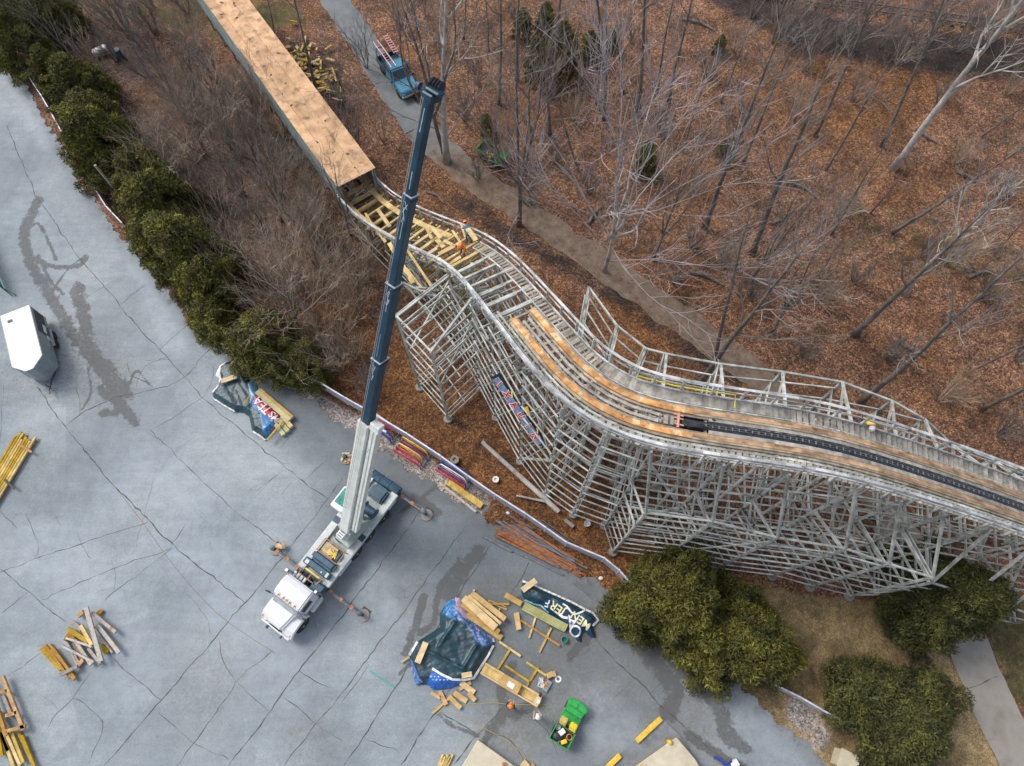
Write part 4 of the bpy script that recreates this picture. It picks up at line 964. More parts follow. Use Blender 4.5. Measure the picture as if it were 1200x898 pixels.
for i, (k,u,v,s_,lb) in enumerate([('D',88,95,1.0,'topmost evergreen of the hedge behind the pale fence'),('D',108,140,1.05,'second hedge evergreen from the top, behind the pale fence'),('E',122,175,1.1,'hedge evergreen just above the leaning wooden pole'),('D',168,210,1.0,'hedge evergreen right of the wooden pole'),('E',185,245,1.1,'hedge evergreen below the wooden pole, over the pale fence'),('D',190,285,1.0,'hedge evergreen nearest the pavement, left side of the row'),('E',222,300,1.15,'broad hedge evergreen in the lower half of the row'),('D',250,335,1.05,'lower hedge evergreen above the pavement corner'),('D',248,365,.9,'bottom evergreen of the long hedge at the pavement corner'),('E',308,402,1.0,'separate evergreen over the blue tarpaulin at the foot of the hedge'),('D',348,420,.8,'small evergreen right of the one over the tarpaulin'),('E',22,45,1.1,'evergreen in the extreme top left corner by the pavement end'),('D',50,70,.7,'small evergreen below the top left corner one'),('D',62,10,.9,'evergreen at the top edge beside the corner one'),('D',10,5,.9,'evergreen behind the corner one at the top left')]):
    evg(k,u,v,2.6,s_,lb,'evergreen hedge along the pale fence')
for (u,v,s_,lb) in [(658,70,1.15,'right hand green conifer sapling in the woods'),(628,72,.9,'left hand green conifer sapling in the woods'),(692,50,.75,'upper green conifer sapling right of the pair in the woods'),(758,182,.7,'small green conifer above the silvery lilac tree'),(613,25,.7,'small conifer sapling near the top edge'),(640,18,.7,'faint conifer sapling near the top edge'),(720,38,.5,'tiny conifer beside the upper sapling'),(848,40,.45,'tiny green tuft sapling high in the woods'),(855,160,.45,'tiny green sapling beside the tall straight grey trunk'),(570,138,.5,'little green sapling in the twiggy thicket')]:
    evg('F',u,v,2.0,s_,lb,'green conifer saplings in the woods')
# ------------------------------------------------------------------ crane truck
M_CWHITE = M('cab_white_paint', (.72,.73,.74), rough=.32, var=.03, scale=4)
M_CDECK = M('deck_pale_paint', (.47,.52,.50), (.60,.64,.62), rough=.55, scale=3, var=.08)
M_CGREEN = M('turret_grey_green', (.28,.34,.32), (.40,.46,.44), rough=.5, scale=3, var=.1)
M_CBOOM = M('boom_off_white', (.64,.68,.63), (.76,.79,.74), rough=.4, scale=2, var=.08, spots=(.28,.26,.2), spotscale=3, spotlim=.68)
M_BLUE = M('crane_navy_paint', (.018,.055,.095), (.035,.10,.15), rough=.45, scale=2.5, var=.2)
M_BLUET = M('boom_teal_blue_paint', (.006,.040,.075), (.010,.062,.105), rough=.42, scale=1.2, var=.15)
M_SCUFF = M('boom_scuffed_white', (.42,.47,.50), (.6,.64,.66), rough=.6, scale=5)
M_TYRE = M('tyre_rubber', (.02,.02,.021), (.04,.04,.042), rough=.9, scale=10)
M_RIM = M('wheel_rim', (.55,.56,.58), rough=.3, metal=.5, var=.1)
M_GLASS = M('tinted_glass', (.02,.035,.045), (.05,.07,.085), rough=.08, scale=2)
M_ORNG = M('marker_orange', (.75,.25,.03), rough=.4)
M_RUSTY = M('rust_worn_steel', (.28,.11,.045), (.45,.24,.12), rough=.7, scale=7, var=.3)
M_CHROME = M('bright_metal', (.5,.52,.53), rough=.25, metal=.9, var=.05)
M_TEALW = M('green_tinted_glass', (.03,.20,.20), (.05,.30,.22), rough=.15, scale=2)
M_YPAINT = M('yellow_paint', (.72,.45,.04), (.80,.55,.08), rough=.6, scale=3)
M_WOOD = M('plank_wood', (.40,.28,.14), (.60,.46,.27), scale=2.5, isl=.25, rough=.85, var=.15, bump=.15)
R_ = at(450,567,1.3); N_ = at(320,736,1.4); th = math.atan2(N_.y-R_.y, N_.x-R_.x)
truck = thing('crane_truck', 'white cab crane truck with blue telescopic boom raised over the coaster', 'crane truck', (R_.x, R_.y, 0), th)
TI = root_matrix(truck).inverted()
m = MB(); m.box((4.6,0,.92), (9.8,.9,.28)).box((9.9,0,.8), (1.5,.85,.2)); m.build('chassis', M_BLACK, truck, bevel=.02)
# deck with side trays and a sunken middle
m = MB(); m.box((3.7,0,1.1), (7.3,2.1,.1)); m.build('bed_floor', M_CGREEN, truck)
for s_ in (-1,1):
    m = MB(); m.box((3.6,s_*1.0,1.22), (7.0,.5,.28)); m.build('side_deck', M_CDECK, truck, bevel=.03)
    MB().box((3.55,s_*1.0,1.366), (.42,.48,.012)).build('deck_patch', M_BLUE, truck)
    MB().box((5.6,s_*1.02,.86), (1.2,.42,.42)).box((.75,s_*1.02,.9),(.8,.4,.36)).build('side_locker', M_CWHITE, truck, bevel=.03)
def wheel(name, x, y, r=.52, w_=.32, dual=False):
    o = MB(); sg = 1 if y > 0 else -1; 
    tw = w_
    t_ = MB().lathe((x,y,r), [(r*.55,-tw/2),(r*.93,-tw/2),(r,-tw/2+.05),(r,tw/2-.05),(r*.93,tw/2),(r*.55,tw/2)], 26, (0,1,0))
    tread = MB()
    tyre = t_.build('wheel', M_TYRE, truck, smooth=False)
    MB().lathe((x,y+sg*(tw/2-.06),r), [(r*.56,-.03),(r*.56,.05),(r*.48,.055),(r*.3,-.01),(r*.16,.02),(r*.14,.09),(0.01,.09)] if sg > 0 else [(0.01,-.09),(r*.14,-.09),(r*.16,-.02),(r*.3,.01),(r*.48,-.055),(r*.56,-.05),(r*.56,.03)], 20, (0,1,0)).build('rim', M_RIM, tyre)
for x in (1.75, 3.15, 4.5):
    for s_ in (-1,1): wheel('wheel', x, s_*1.06, .51, .3)
for s_ in (-1,1): wheel('wheel', 9.75, s_*1.06, .53, .34)
# conventional cab: sleeper-less box, sloping screen, long hood, round wings
def loft(secs, mat, name, par=truck, bev=.05, n=1):
    """secs: (x, halfwidth bottom, z bottom, halfwidth top, z top)"""
    vs = []
    for x,wb,zb,wt_,zt_ in secs: vs += [(x,-wb,zb),(x,wb,zb),(x,wt_,zt_),(x,-wt_,zt_)]
    m_ = MB(); k = len(secs); fs = [(0,1,2,3)] + [((i)*4+j,(i+1)*4+j,(i+1)*4+(j+1)%4,i*4+(j+1)%4) for i in range(k-1) for j in range(4)] + [((k-1)*4+3,(k-1)*4+2,(k-1)*4+1,(k-1)*4)]
    m_.add(vs, fs); 
    o = m_.build(name, mat, par, bevel=bev, bseg=3)
    return o
cab = loft([(7.72,1.08,1.15,1.0,2.55),(8.1,1.12,1.15,1.04,2.72),(8.9,1.12,1.15,1.03,2.68),(9.12,1.12,1.15,.98,2.5)], M_CWHITE, 'cab', bev=.09)
scr = MB(); scr.add([(9.15,-.95,2.42),(9.15,.95,2.42),(9.5,.9,1.85),(9.5,-.9,1.85)], [(0,3,2,1)]); scr.add([(9.10,-.95,2.40),(9.10,.95,2.40),(9.45,.9,1.83),(9.45,-.9,1.83)], [(0,1,2,3)]); scr.build('windscreen', M('painted_reflection_glass', (.30,.34,.36), (.45,.5,.52), rough=.15, scale=2), cab)  # pale reflection on the windscreen is painted into the glass colour
for s_ in (-1,1):
    MB().box((8.6,s_*1.105,2.1), (.75,.02,.55)).build('side_window', M_GLASS, cab)
    MB().beam((9.2,s_*1.1,2.0),(9.25,s_*1.5,2.05),.03).beam((9.25,s_*1.45,1.75),(9.25,s_*1.45,2.35),.18,.08).build('mirror', M_BLACK, cab)
    MB().box((7.62,s_*1.14,2.0),(.16,.16,1.5)).build('exhaust_stack', M_CHROME, truck)
for k in range(5): MB().ell((8.98,(-.62,-.25,0,.25,.62)[k],2.70), (.10,.045,.05), 8, 6).build('roof_marker', M_ORNG, cab)
hood = loft([(9.12,.92,1.1,.80,1.98),(9.6,.86,1.0,.72,1.88),(10.3,.72,.9,.58,1.70),(10.62,.60,.85,.46,1.52)], M_CWHITE, 'hood', bev=.1)
for s_ in (-1,1):
    vs = MB(); prof = [(9.05,1.0),(9.2,1.32),(9.5,1.5),(9.9,1.52),(10.3,1.42),(10.6,1.15),(10.72,.85)]
    P = []
    for x,z in prof: P += [(x,s_*.52,z),(x,s_*1.2,z-.03),(x,s_*1.24,z-.16)]
    vs.add(P, [((i)*3+j,(i)*3+j+1,(i+1)*3+j+1,(i+1)*3+j) for i in range(len(prof)-1) for j in range(2)])
    o = vs.build('fender', M_CWHITE, truck, smooth=False); md = o.modifiers.new('solid','SOLIDIFY'); md.thickness = .05
    MB().box((10.66,s_*.86,1.02),(.12,.3,.2)).build('headlight', M_GLASS if 0 else M_CHROME, truck, bevel=.03)
    MB().ell((10.55,s_*1.1,1.22),(.07,.05,.05),8,6).build('indicator', M_ORNG, truck)
    m = MB().lathe((8.25,s_*1.05,.75),[(.01,-.55),(.26,-.55),(.3,-.5),(.3,.5),(.26,.55),(.01,.55)],18,(1,0,0)); m.build('fuel_tank', M_CHROME, truck, smooth=True)
    MB().box((8.3,s_*1.2,.6),(.8,.2,.05)).box((8.3,s_*1.2,.95),(.8,.12,.05)).build('step', M_CHROME, truck)
MB().box((10.8,0,.72),(.16,2.2,.3)).build('bumper', M_CWHITE, truck, bevel=.04)
MB().box((10.72,0,1.2),(.06,.8,.6)).build('grille', M_CHROME, truck)
MB().beam((10.85,-.5,.9),(11.05,-.5,.9),.14).beam((10.85,.6,.9),(11.02,.6,.9),.1).build('tow_hook', M_BLACK, truck)
# machinery behind the cab
m = MB().box((7.22,0,.95),(.5,2.3,.42)); m.build('outrigger_box', M_BLUE, truck, bevel=.03)
MB().box((7.45,.75,1.5),(.55,.8,.5)).box((7.5,-.15,1.35),(.35,.5,.4)).build('hydraulic_tank', M_BLUE, truck, bevel=.04)
m = MB()
for k in range(4): m.box((7.55,-.95+k*.27,1.62+.04*k),(.3,.18,.16))
m.build('air_cleaner', M_CWHITE, truck, bevel=.04)
m = MB(); rr = random.Random(4)
for k in range(16): 
    y0 = rr.uniform(-1,.9); m.tube([(7.25+rr.uniform(-.1,.45),y0,1.3),(7.3+rr.uniform(-.2,.4),y0+rr.uniform(-.3,.3),1.62),(7.2+rr.uniform(-.1,.5),y0+rr.uniform(-.5,.5),1.42)], .03, 5)
m.build('hydraulic_hose', M_BLACK, truck)
m = MB(); [m.beam(a_, b_, .06) for a_, b_ in [((6.98,-.75,1.75),(6.98,.7,1.75)),((7.4,-.75,1.72),(7.4,.55,1.72)),((6.98,-.75,1.75),(7.4,-.75,1.72)),((6.98,-.05,1.75),(7.4,-.05,1.72)),((6.98,.7,1.75),(7.4,.55,1.72))]]; m.build('guard_frame', M_RUSTY, truck)
MB().box((6.95,.0,1.8),(.1,1.1,.05)).build('guard_rail', M_YPAINT, truck)
MB().box((6.55,-.02,1.5),(.42,2.0,.5)).build('equipment_box', M_BLUE, truck, bevel=.05)
MB().box((5.98,.05,1.55),(.62,1.75,.56)).build('equipment_box', M_BLUE, truck, bevel=.16, bseg=3)
MB().box((6.58,-.75,1.77),(.25,.25,.05)).box((6.55,.8,1.77),(.3,.16,.04)).box((6.6,.4,1.77),(.1,.1,.03)).build('access_cover', M_CDECK, truck)
m = MB(); 
for k in range(5): m.box((5.02+.15*k,-.12,1.5+.02*(k%2)),(.13,.95,.12))
m.build('timber_cribbing', M_WOOD, truck)
m = MB(); 
for x in (4.85,5.7): m.beam((x,-.75,1.35),(x,.85,1.35),.06).beam((x,-.75,1.7),(x,.85,1.7),.05)
for y in (-.75,.85): m.beam((4.85,y,1.7),(5.7,y,1.7),.05); m.beam((4.85,y,1.2),(4.85,y,1.7),.05); m.beam((5.7,y,1.2),(5.7,y,1.7),.05)
m.build('rack', M_RUSTY, truck)
m = MB(); 
for k in range(9): m.beam((5.1+.06*k,.1+.3*math.sin(k*2),1.64),(5.35-.05*k+.2,.35+.2*math.cos(k*3),1.66),.05)
m.build('web_sling', M_YPAINT, truck)
MB().box((5.3,.62,1.48),(.6,.35,.35)).build('tool_bag', M_BLUE, truck, bevel=.1, bseg=3)
# rear outrigger housing, winch gear
m = MB().lathe((-.12,0,1.15), [(.01,-1.15),(.3,-1.15),(.33,-1.1),(.33,-.42),(.37,-.40),(.37,-.36),(.33,-.34),(.33,.34),(.37,.36),(.37,.40),(.33,.42),(.33,1.1),(.3,1.15),(.01,1.15)], 8, (0,1,0)); m.build('rear_outrigger_box', M_BLUE, truck)
MB().box((-.15,-1.12,1.48),(.28,.1,.04)).build('warning_plate', M_CWHITE, truck)
MB().box((.75,.15,1.5),(.95,1.15,.5)).build('counterweight', M_BLUE, truck, bevel=.12, bseg=2)
# outriggers
def outrigger(x, sg, reach, zb):
    o = MB().box((x, sg*(1.1+(reach-1.1)/2), zb), (.22,reach-1.0,.24))
    b_ = o.build('outrigger', M_BLUE, truck, bevel=.02)
    q = MB()
    for k in range(3): q.box((x, sg*(1.35+k*.85), zb+.008), (.235,.24,.25))
    q.box((x+.06, sg*(1.2+(reach-1)/2), zb+.13), (.05,reach-1.4,.04)); q.build('worn_section', M_RUSTY, b_)
    MB().lathe((x, sg*reach, .12), [(.11,0),(.11,zb-.1),(.16,zb-.1),(.16,zb+.14),(.01,zb+.16)], 12).build('jack', M_BLUE, b_)
    MB().lathe((x, sg*(reach+.08), 0.035), [(.34,0),(.40,.03),(.38,.07),(.12,.1),(.01,.12)], 20).build('foot_pad', M_CONC, b_)
    MB().box((x-.1, sg*(reach+.05), .04), (.75,.6,.03)).build('ground_mat', M_BLACK, b_)
outrigger(7.22, 1, 3.7, .75); outrigger(7.22, -1, 3.4, .75); outrigger(-.05, 1, 3.2, .75); outrigger(-.05, -1, 3.5, .75)
m = MB(); 
for k in range(5): m.box((7.0-.2*k*.3,-3.5+.1*k,.2+.05*k),(.35,.22,.08), k)
m.build('timber_cribbing', M_WOOD, truck)
m = MB(); 
for k in range(9): m.box((-.1+.22*math.sin(k*2.2),-3.6+.25*math.cos(k*1.7),.08+.03*k),(.45,.14,.07), k*1.1)
m.build('timber_cribbing', M_WOOD, truck)
# turret
MB().lathe((3.9,0,1.15), [(.62,0),(.62,.25),(.7,.27),(.7,.4),(.01,.42)], 26).build('slewing_ring', M_BLACK, truck)
Bp = TI @ at(408,617,3.0); Tip = TI @ at(504,112,27.6); bd = (Tip-Bp).normalized()
hz = Vector((bd.x,bd.y,0)).normalized(); sd_ = Vector((-hz.y,hz.x,0)); upb = bd.cross(sd_)*-1; upb = upb if upb.z > 0 else -upb
ang = math.atan2(hz.y, hz.x)
Rt = Matrix.Rotation(ang, 3, 'Z')
m = MB(); c0_ = Vector((Bp.x,Bp.y,0))
m.box(c0_+Rt@Vector((.15,.0,1.72)), (2.3,1.15,.22), ang); m.build('turntable', M_CGREEN, truck, bevel=.03)
m = MB()
for s_ in (-.46,.46):
    m.add([c0_+Rt@Vector(p) for p in [(-.45,s_-.05,1.8),(1.25,s_-.05,1.8),(.3,s_-.05,3.2),(-.35,s_-.05,3.2),(-.45,s_+.05,1.8),(1.25,s_+.05,1.8),(.3,s_+.05,3.2),(-.35,s_+.05,3.2)]], [(0,1,2,3),(7,6,5,4),(0,4,5,1),(1,5,6,2),(2,6,7,3),(3,7,4,0)])
m.build('boom_cheek', M_CGREEN, truck)
m = MB().box(c0_+Rt@Vector((-.62,.05,2.6)), (.42,.5,.7), ang); o = m.build('vent_box', M_CWHITE, truck, bevel=.03)
m = MB(); [m.box(c0_+Rt@Vector((-.75+.14*k,.05,2.96)), (.05,.34,.012), ang) for k in range(3)]; m.build('vent_slots', M_BLACK, o)
m = MB().tube([c0_+Rt@Vector((1.0,0,2.0)), Bp+bd*4.2-upb*.5], .13, 12); m.build('lift_cylinder', M_CHROME, truck)
m = MB().lathe(c0_+Rt@Vector((1.55,-.1,2.05)), [(.01,-.45),(.42,-.45),(.42,-.4),(.3,-.38),(.3,.38),(.42,.4),(.42,.45),(.01,.45)], 18, sd_); m.build('winch_drum', M_BLUE, truck)
# operator cabin on the left of the boom
oc = TI @ at(404,587,2.1); oc.z = 0
m = MB().box((oc.x,oc.y,1.95), (1.5,.95,1.25), ang*0); cbn = m.build('operator_cabin', M_CWHITE, truck, bevel=.06)
MB().box((oc.x-.1,oc.y,2.585), (1.05,.72,.02)).build('roof_window', M_TEALW, cbn); MB().box((oc.x+.02,oc.y-.485,2.05),(1.2,.02,.75)).build('side_window', M_GLASS, cbn)
# boom sections: pixel width of each section gives its real width at its own depth
LB = (Tip-Bp).length
def t_at_v(v):
    lo, hi = 0.0, 1.0; Mw = root_matrix(truck)
    for _ in range(40):
        mid = (lo+hi)/2; p = px(Mw @ Bp.lerp(Tip, mid))
        if p[1] > v: lo = mid
        else: hi = mid
    return lo
def boomsec(name, t0, t1, w_, h_, mat, oct_=False):
    a_, b_ = Bp.lerp(Tip, t0), Bp.lerp(Tip, t1); m_ = MB(); vs = []
    prof = [(-.5,-.32),(-.3,-.5),(.3,-.5),(.5,-.32),(.5,.42),(.42,.5),(-.42,.5),(-.5,.42)]
    for p in (a_, b_): vs += [p+sd_*(x*w_)+upb*(y*h_) for x,y in prof]
    n = len(prof); m_.add(vs, [tuple(range(n)), tuple(range(2*n-1,n-1,-1))]+[(i,(i+1)%n,n+(i+1)%n,n+i) for i in range(n)])
    o = m_.build(name, mat, truck)
    return o
tw0, t1_, t2_, t3_ = t_at_v(492), t_at_v(420), t_at_v(332), t_at_v(228)
print('boom t', tw0, t1_, t2_, t3_, 'len', LB, 'h', [(Bp.lerp(Tip,t)).z for t in (tw0,t1_,t2_,t3_)])
b0_ = boomsec('boom_base_section', 0, tw0, .72, .9, M_CBOOM); a_ = -.6/LB
m = MB()
for k in range(7):
    p = Bp.lerp(Tip, tw0*(.1+.13*k)); m.beam(p+upb*.38-sd_*.1, p+upb*.38-sd_*.1+bd*.12, .05, .03)
m.build('boom_fittings', M_BLACK, b0_)
for k, (ta, tb, w_, h_) in enumerate([(tw0-.01,t1_,.54,.66),(t1_,t2_,.48,.58),(t2_,t3_,.40,.49),(t3_,1.0,.32,.41)]):
    o = boomsec('boom_section', ta, tb, w_, h_, M_BLUET); rr = random.Random(k)
    # collar with worn white edge at the mouth of each section
    if k < 3:
        p = Bp.lerp(Tip, tb); m = MB()
        for q in range(2): m.beam(p-bd*(.05+.16*q), p-bd*(.0+.16*q), w_*1.09, h_*1.09, up=upb)
        m.build('collar', M_BLUET, o); m = MB(); m.beam(p-bd*.0, p+bd*.035, w_*1.06, h_*1.06, up=upb)
        for q in range(5): m.beam(p-bd*(.1+.2*q)+upb*(h_*.5+.01)+sd_*rr.uniform(-.12,.12), p-bd*(.25+.2*q+rr.uniform(0,.3))+upb*(h_*.5+.012)+sd_*rr.uniform(-.12,.12), .025, .012, up=upb)
        m.build('worn_edge', M_SCUFF, o)
    L_s = (tb-ta)*LB; m = MB(); y = .04*w_; s0 = .3
    while s0 < L_s-.6:
        s1 = min(L_s-.4, s0+rr.uniform(.4,1.8)); 
        if rr.random() < .75: m.beam(Bp.lerp(Tip,ta)+bd*s0+upb*(h_*.5+.006)+sd_*(-w_*(.02)+rr.uniform(-.02,.02)), Bp.lerp(Tip,ta)+bd*s1+upb*(h_*.5+.006)+sd_*(-w_*.02+rr.uniform(-.02,.02)), rr.uniform(.012,.035), .01, up=upb)
        s0 = s1+rr.uniform(0,.5)
    m.build('scuff_line', M_SCUFF, o)
# stowed jib alongside the base section (on the right hand side seen from above)
sgr = 1 if (root_matrix(truck).to_3x3() @ sd_).x > 0 else -1
off = sd_*sgr*.68+upb*.15
ja, jb = Bp.lerp(Tip, .02)+off, Bp.lerp(Tip, tw0*1.0)+off
m = MB().beam(ja, jb, .34, .34, up=upb, w2=.40, h2=.4); jib = m.build('stowed_jib', M_CBOOM, truck)
m = MB().beam(ja+upb*.175, jb+upb*.205, .06, .02, up=upb); m.build('jib_rail', M_CGREEN, jib)
m = MB().box(jb+bd*.15, (.62,.5,.45), rot=Matrix((sd_,bd,upb)).transposed()).beam(jb+bd*.2-sd_*.2,jb+bd*.3+sd_*sgr*.62,.1); m.build('jib_head', M_CBOOM, jib, bevel=.04)
m = MB().beam(Bp.lerp(Tip,.25)-sd_*sgr*.37+upb*.1, Bp.lerp(Tip,tw0*.97)-sd_*sgr*.37+upb*.1, .10, .2, up=upb); m.build('boom_side_rail', M_CBOOM, b0_)
m = MB().tube([c0_+Rt@Vector((1.5,-.1,2.45)), Bp.lerp(Tip,.1)+upb*.62, Tip+upb*.36], .014, 5).tube([c0_+Rt@Vector((1.5,.1,2.45)), Bp.lerp(Tip,.1)+upb*.62+sd_*.1, Tip+upb*.36+sd_*.08], .014, 5); m.build('hoist_rope', M_STEEL, truck)
# boom head with sheaves
m = MB().box(Tip-bd*.05-upb*.1, (.5,.34,.62), rot=Matrix((sd_,bd,upb)).transposed()).box(Tip+bd*.2-upb*.05+sd_*sgr*.12, (.62,.14,.4), rot=Matrix((sd_,bd,upb)).transposed()); hd = m.build('boom_head', M_BLUET, truck, bevel=.05)
m = MB()
for k in (-.18,-.06,.06,.18): m.lathe(Tip+bd*.28-upb*.28+sd_*k, [(.01,-.035),(.22,-.035),(.19,0),(.22,.035),(.01,.035)], 18, sd_)
m.build('sheave', M_BLACK, hd); m = MB().lathe(Tip-sd_*sgr*.52+bd*.1,[(.01,-.06),(.14,-.06),(.14,.06),(.01,.06)],12,sd_).beam(Tip-sd_*sgr*.3+bd*.05,Tip-sd_*sgr*.55+bd*.1,.07); m.build('anti_block_reel', M_BLUE, hd)
# ------------------------------------------------------------------ enclosed trailer
M_TROOF = M('trailer_roof', (.66,.67,.68), (.76,.77,.78), rough=.4, var=.05, scale=1.5, spots=(.5,.5,.48), spotscale=2, spotlim=.6, spotw=.2); M_TSIDE = M('trailer_side', (.22,.26,.28), (.30,.34,.36), rough=.4, var=.05)
hT = 2.35
c_ = [at(1,371,hT), at(33,357,hT), at(49,413,hT), at(37,430,hT), at(14,433,hT)]
rear = (c_[0]+c_[1])/2; frontc = (c_[2]+c_[4])/2; dx_ = frontc-rear; ta_ = math.atan2(dx_.y, dx_.x)
ln_ = 4.1; wd_ = 2.05; ctr = rear
print('trailer', dx_.length, (c_[0]-c_[1]).length)
trl = thing('cargo_trailer', 'white roofed enclosed cargo trailer with a V nose at the left edge', 'trailer', (rear.x, rear.y, 0), ta_)
def v_prism(z0, z1, g_, mat, name, par): 
    L2 = dx_.length; w2 = wd_/2-g_
    poly = [(0+g_,-w2),(L2,-w2),(L2+.75-g_,-.25),(L2+.75-g_,.25),(L2,w2),(0+g_,w2)]
    return MB().prism(poly, z0, z1).build(name, mat, par, bevel=.03)
bdy = v_prism(.45, 2.29, .0, M_TSIDE, 'body', trl); v_prism(2.293, 2.35, -.02, M_TROOF, 'roof', trl)
rb_ = MB(); [rb_.box((.6+.6*k,0,2.353),(.03,wd_-.06,.008)) for k in range(6)]; rb_.box((dx_.length/2,wd_/2-.02,2.356),(dx_.length,.04,.012)).box((dx_.length/2,-wd_/2+.02,2.356),(dx_.length,.04,.012)); rb_.build('roof_seams', M('seam_grey', (.5,.51,.52)), trl)
MB().box((.75,-.45,2.365),(.18,.32,.05)).build('roof_vent', M_BLACK, trl)
L2 = dx_.length
sy = 1
MB().box((1.1,sy*(wd_/2+.012),1.4),(1.9,.02,1.1)).build('side_graphic', M_BLACK, bdy)
MB().box((1.5,sy*(wd_/2+.03),1.15),(.7,.02,.35), .0).box((2.2,sy*(wd_/2+.03),.95),(.35,.02,.3)).build('side_lettering', M_WHITE, bdy)
m = MB(); m.beam((L2+.3,-.7,.45),(L2+1.5,0,.45),.09).beam((L2+.3,.7,.45),(L2+1.5,0,.45),.09).beam((L2+1.4,0,.45),(L2+1.75,0,.47),.1).lathe((L2+1.25,0,.1),[(.04,0),(.04,.7),(.06,.72),(.01,.74)],10); m.build('tow_frame', M_BLUE, trl)
MB().ell((L2+1.8,0,.48),(.1,.08,.07),10,6).build('coupling', M_RUSTY, trl)
for x in (1.65,2.4):
    for s_ in (-1,1):
        t_ = MB().lathe((x,s_*(wd_/2+.12),.34), [(.18,-.1),(.32,-.1),(.34,-.06),(.34,.06),(.32,.1),(.18,.1)], 22, (0,1,0)).build('wheel', M_TYRE, trl); MB().lathe((x,s_*(wd_/2+.12),.34),[(.01,-.07),(.18,-.07),(.18,.07),(.01,.07)],14,(0,1,0)).build('rim', M_RIM, t_)
for s_ in (-1,1): MB().box((2.0,s_*(wd_/2+.14),.74),(1.7,.26,.05)).build('mudguard', M_CHROME, trl, bevel=.02)
# ------------------------------------------------------------------ green utility cart
M_GREEN = M('cart_green_paint', (.02,.30,.05), (.03,.40,.08), rough=.35, scale=3, var=.1); M_CY = M('seat_yellow', (.85,.62,.03), rough=.5, var=.06)
M_DGREEN = M('dark_green_paint', (.015,.12,.03), rough=.5); M_GREYP = M('grey_plastic', (.2,.21,.22), rough=.6)
def make_cart():
    root = bpy.data.objects.new('utility_cart', None); COL.objects.link(root)
    MB().box((0,0,.42),(2.7,.9,.16)).build('chassis', M_BLACK, root)
    m = MB(); 
    b_ = MB().prism([(.55,-.62),(1.1,-.70),(1.42,-.55),(1.48,0),(1.42,.55),(1.1,.70),(.55,.62)], .5, .95, inset=.1).build('hood', M_GREEN, root, bevel=.05, bseg=2)
    MB().prism([(.98,-.68),(1.25,-.76),(1.5,-.6),(1.56,0),(1.5,.6),(1.25,.76),(.98,.68),(.9,0)], .9, 1.04, inset=.08).build('front_cowl', M_GREEN, root, bevel=.04, bseg=2)
    for s_ in (-.4,.4): MB().ell((1.5,s_,.78),(.06,.14,.08),10,6).build('headlight', M_CHROME, root)
    MB().box((.3,0,.48),(.95,1.3,.1)).build('floor_pan', M_GREEN, root, bevel=.02)
    for s_,mt in ((-.36,M_CY),(.36,M('worn_seat', (.5,.36,.08),(.65,.5,.15),scale=4))):
        o = MB().box((-.05,s_,.78),(.48,.5,.14)).build('seat', mt, root, bevel=.06, bseg=3)
        MB().box((-.3,s_,1.0),(.13,.5,.42)).build('seat_back', mt, o, bevel=.05, bseg=3)
    m = MB(); pts = [(.42+.13*math.cos(a_*PI/8)*.6, -.36+.17*math.sin(a_*PI/8), 1.12+.07*math.cos(a_*PI/8)) for a_ in range(17)]; m.tube(pts, .016, 6); m.beam((.42,-.36,1.12),(.62,-.36,.9),.03); m.build('steering_wheel', M_BLACK, root)
    m = MB().tube([(-.36,-.62,.55),(-.36,-.62,1.45),(-.36,-.5,1.58),(-.36,.5,1.58),(-.36,.62,1.45),(-.36,.62,.55)], .025, 8); m.build('roll_bar', M_BLACK, root)
    m = MB().box((1.02,0,1.046),(.03,.9,.012)).box((1.2,0,.99),(.3,.04,.14)); m.build('cowl_seam', M_DGREEN, root)
    # bed
    o = MB().box((-.95,0,.72),(1.12,1.34,.05)).box((-.4,0,.9),(.05,1.34,.34)).box((-1.5,0,.9),(.05,1.34,.34)).box((-.95,-.67,.9),(1.12,.05,.34)).box((-.95,.67,.9),(1.12,.05,.34)).build('cargo_bed', M_GREEN, root, bevel=.015)
    MB().box((-.95,0,.752),(1.0,1.22,.012)).build('bed_liner', M_BLACK, o)
    for x in (.98,-.85):
        for s_ in (-1,1):
            t_ = MB().lathe((x,s_*.58,.30),[(.14,-.12),(.27,-.12),(.3,-.08),(.3,.08),(.27,.12),(.14,.12)],20,(0,1,0)).build('wheel', M_TYRE, root); MB().lathe((x,s_*.58,.30),[(.01,-.09),(.14,-.09),(.14,.09),(.01,.09)],12,(0,1,0)).build('rim', M_CY, t_)
    return root
cart = make_cart(); c1_, c2_ = at(659,863,.9), at(675,832,.9); d_ = c2_-c1_
cart.location = ((c1_.x+c2_.x)/2, (c1_.y+c2_.y)/2, .03); cart.rotation_euler = (0,0,math.atan2(d_.y,d_.x)); cart.scale = (.84,.88,.9)
tag(cart, 'green utility cart with yellow seats and a loaded bed parked near the two workers', 'utility cart', 'green utility carts')
cart2 = copy_tree(cart); put('x', at(576,196,0), 2.6, 'bare shrub growing in front of the green cart on the dirt path', 'shrub', None); put('w', at(588,190,0), 2.8, 'bare shrub at the right of the green cart on the dirt path', 'shrub', None); c2 = at(578,187,0); cart2.location = (c2.x,c2.y,.04); cart2.rotation_euler = (0,0,math.radians(-35))
tag(cart2, 'green utility cart on the dirt path, half hidden by bare branches', 'utility cart', 'green utility carts')
rc = random.Random(8); cm_ = Matrix.Translation(cart.location) @ cart.rotation_euler.to_matrix().to_4x4() @ Matrix.Diagonal((.84,.88,.9,1))
def item(mb, loc, name, mat, label, cat, group=None, rz=0.0, **k):
    o = mb.build(name, mat, **k); o.location = loc; o.rotation_euler = (0,0,rz); return tag(o, label, cat, group)
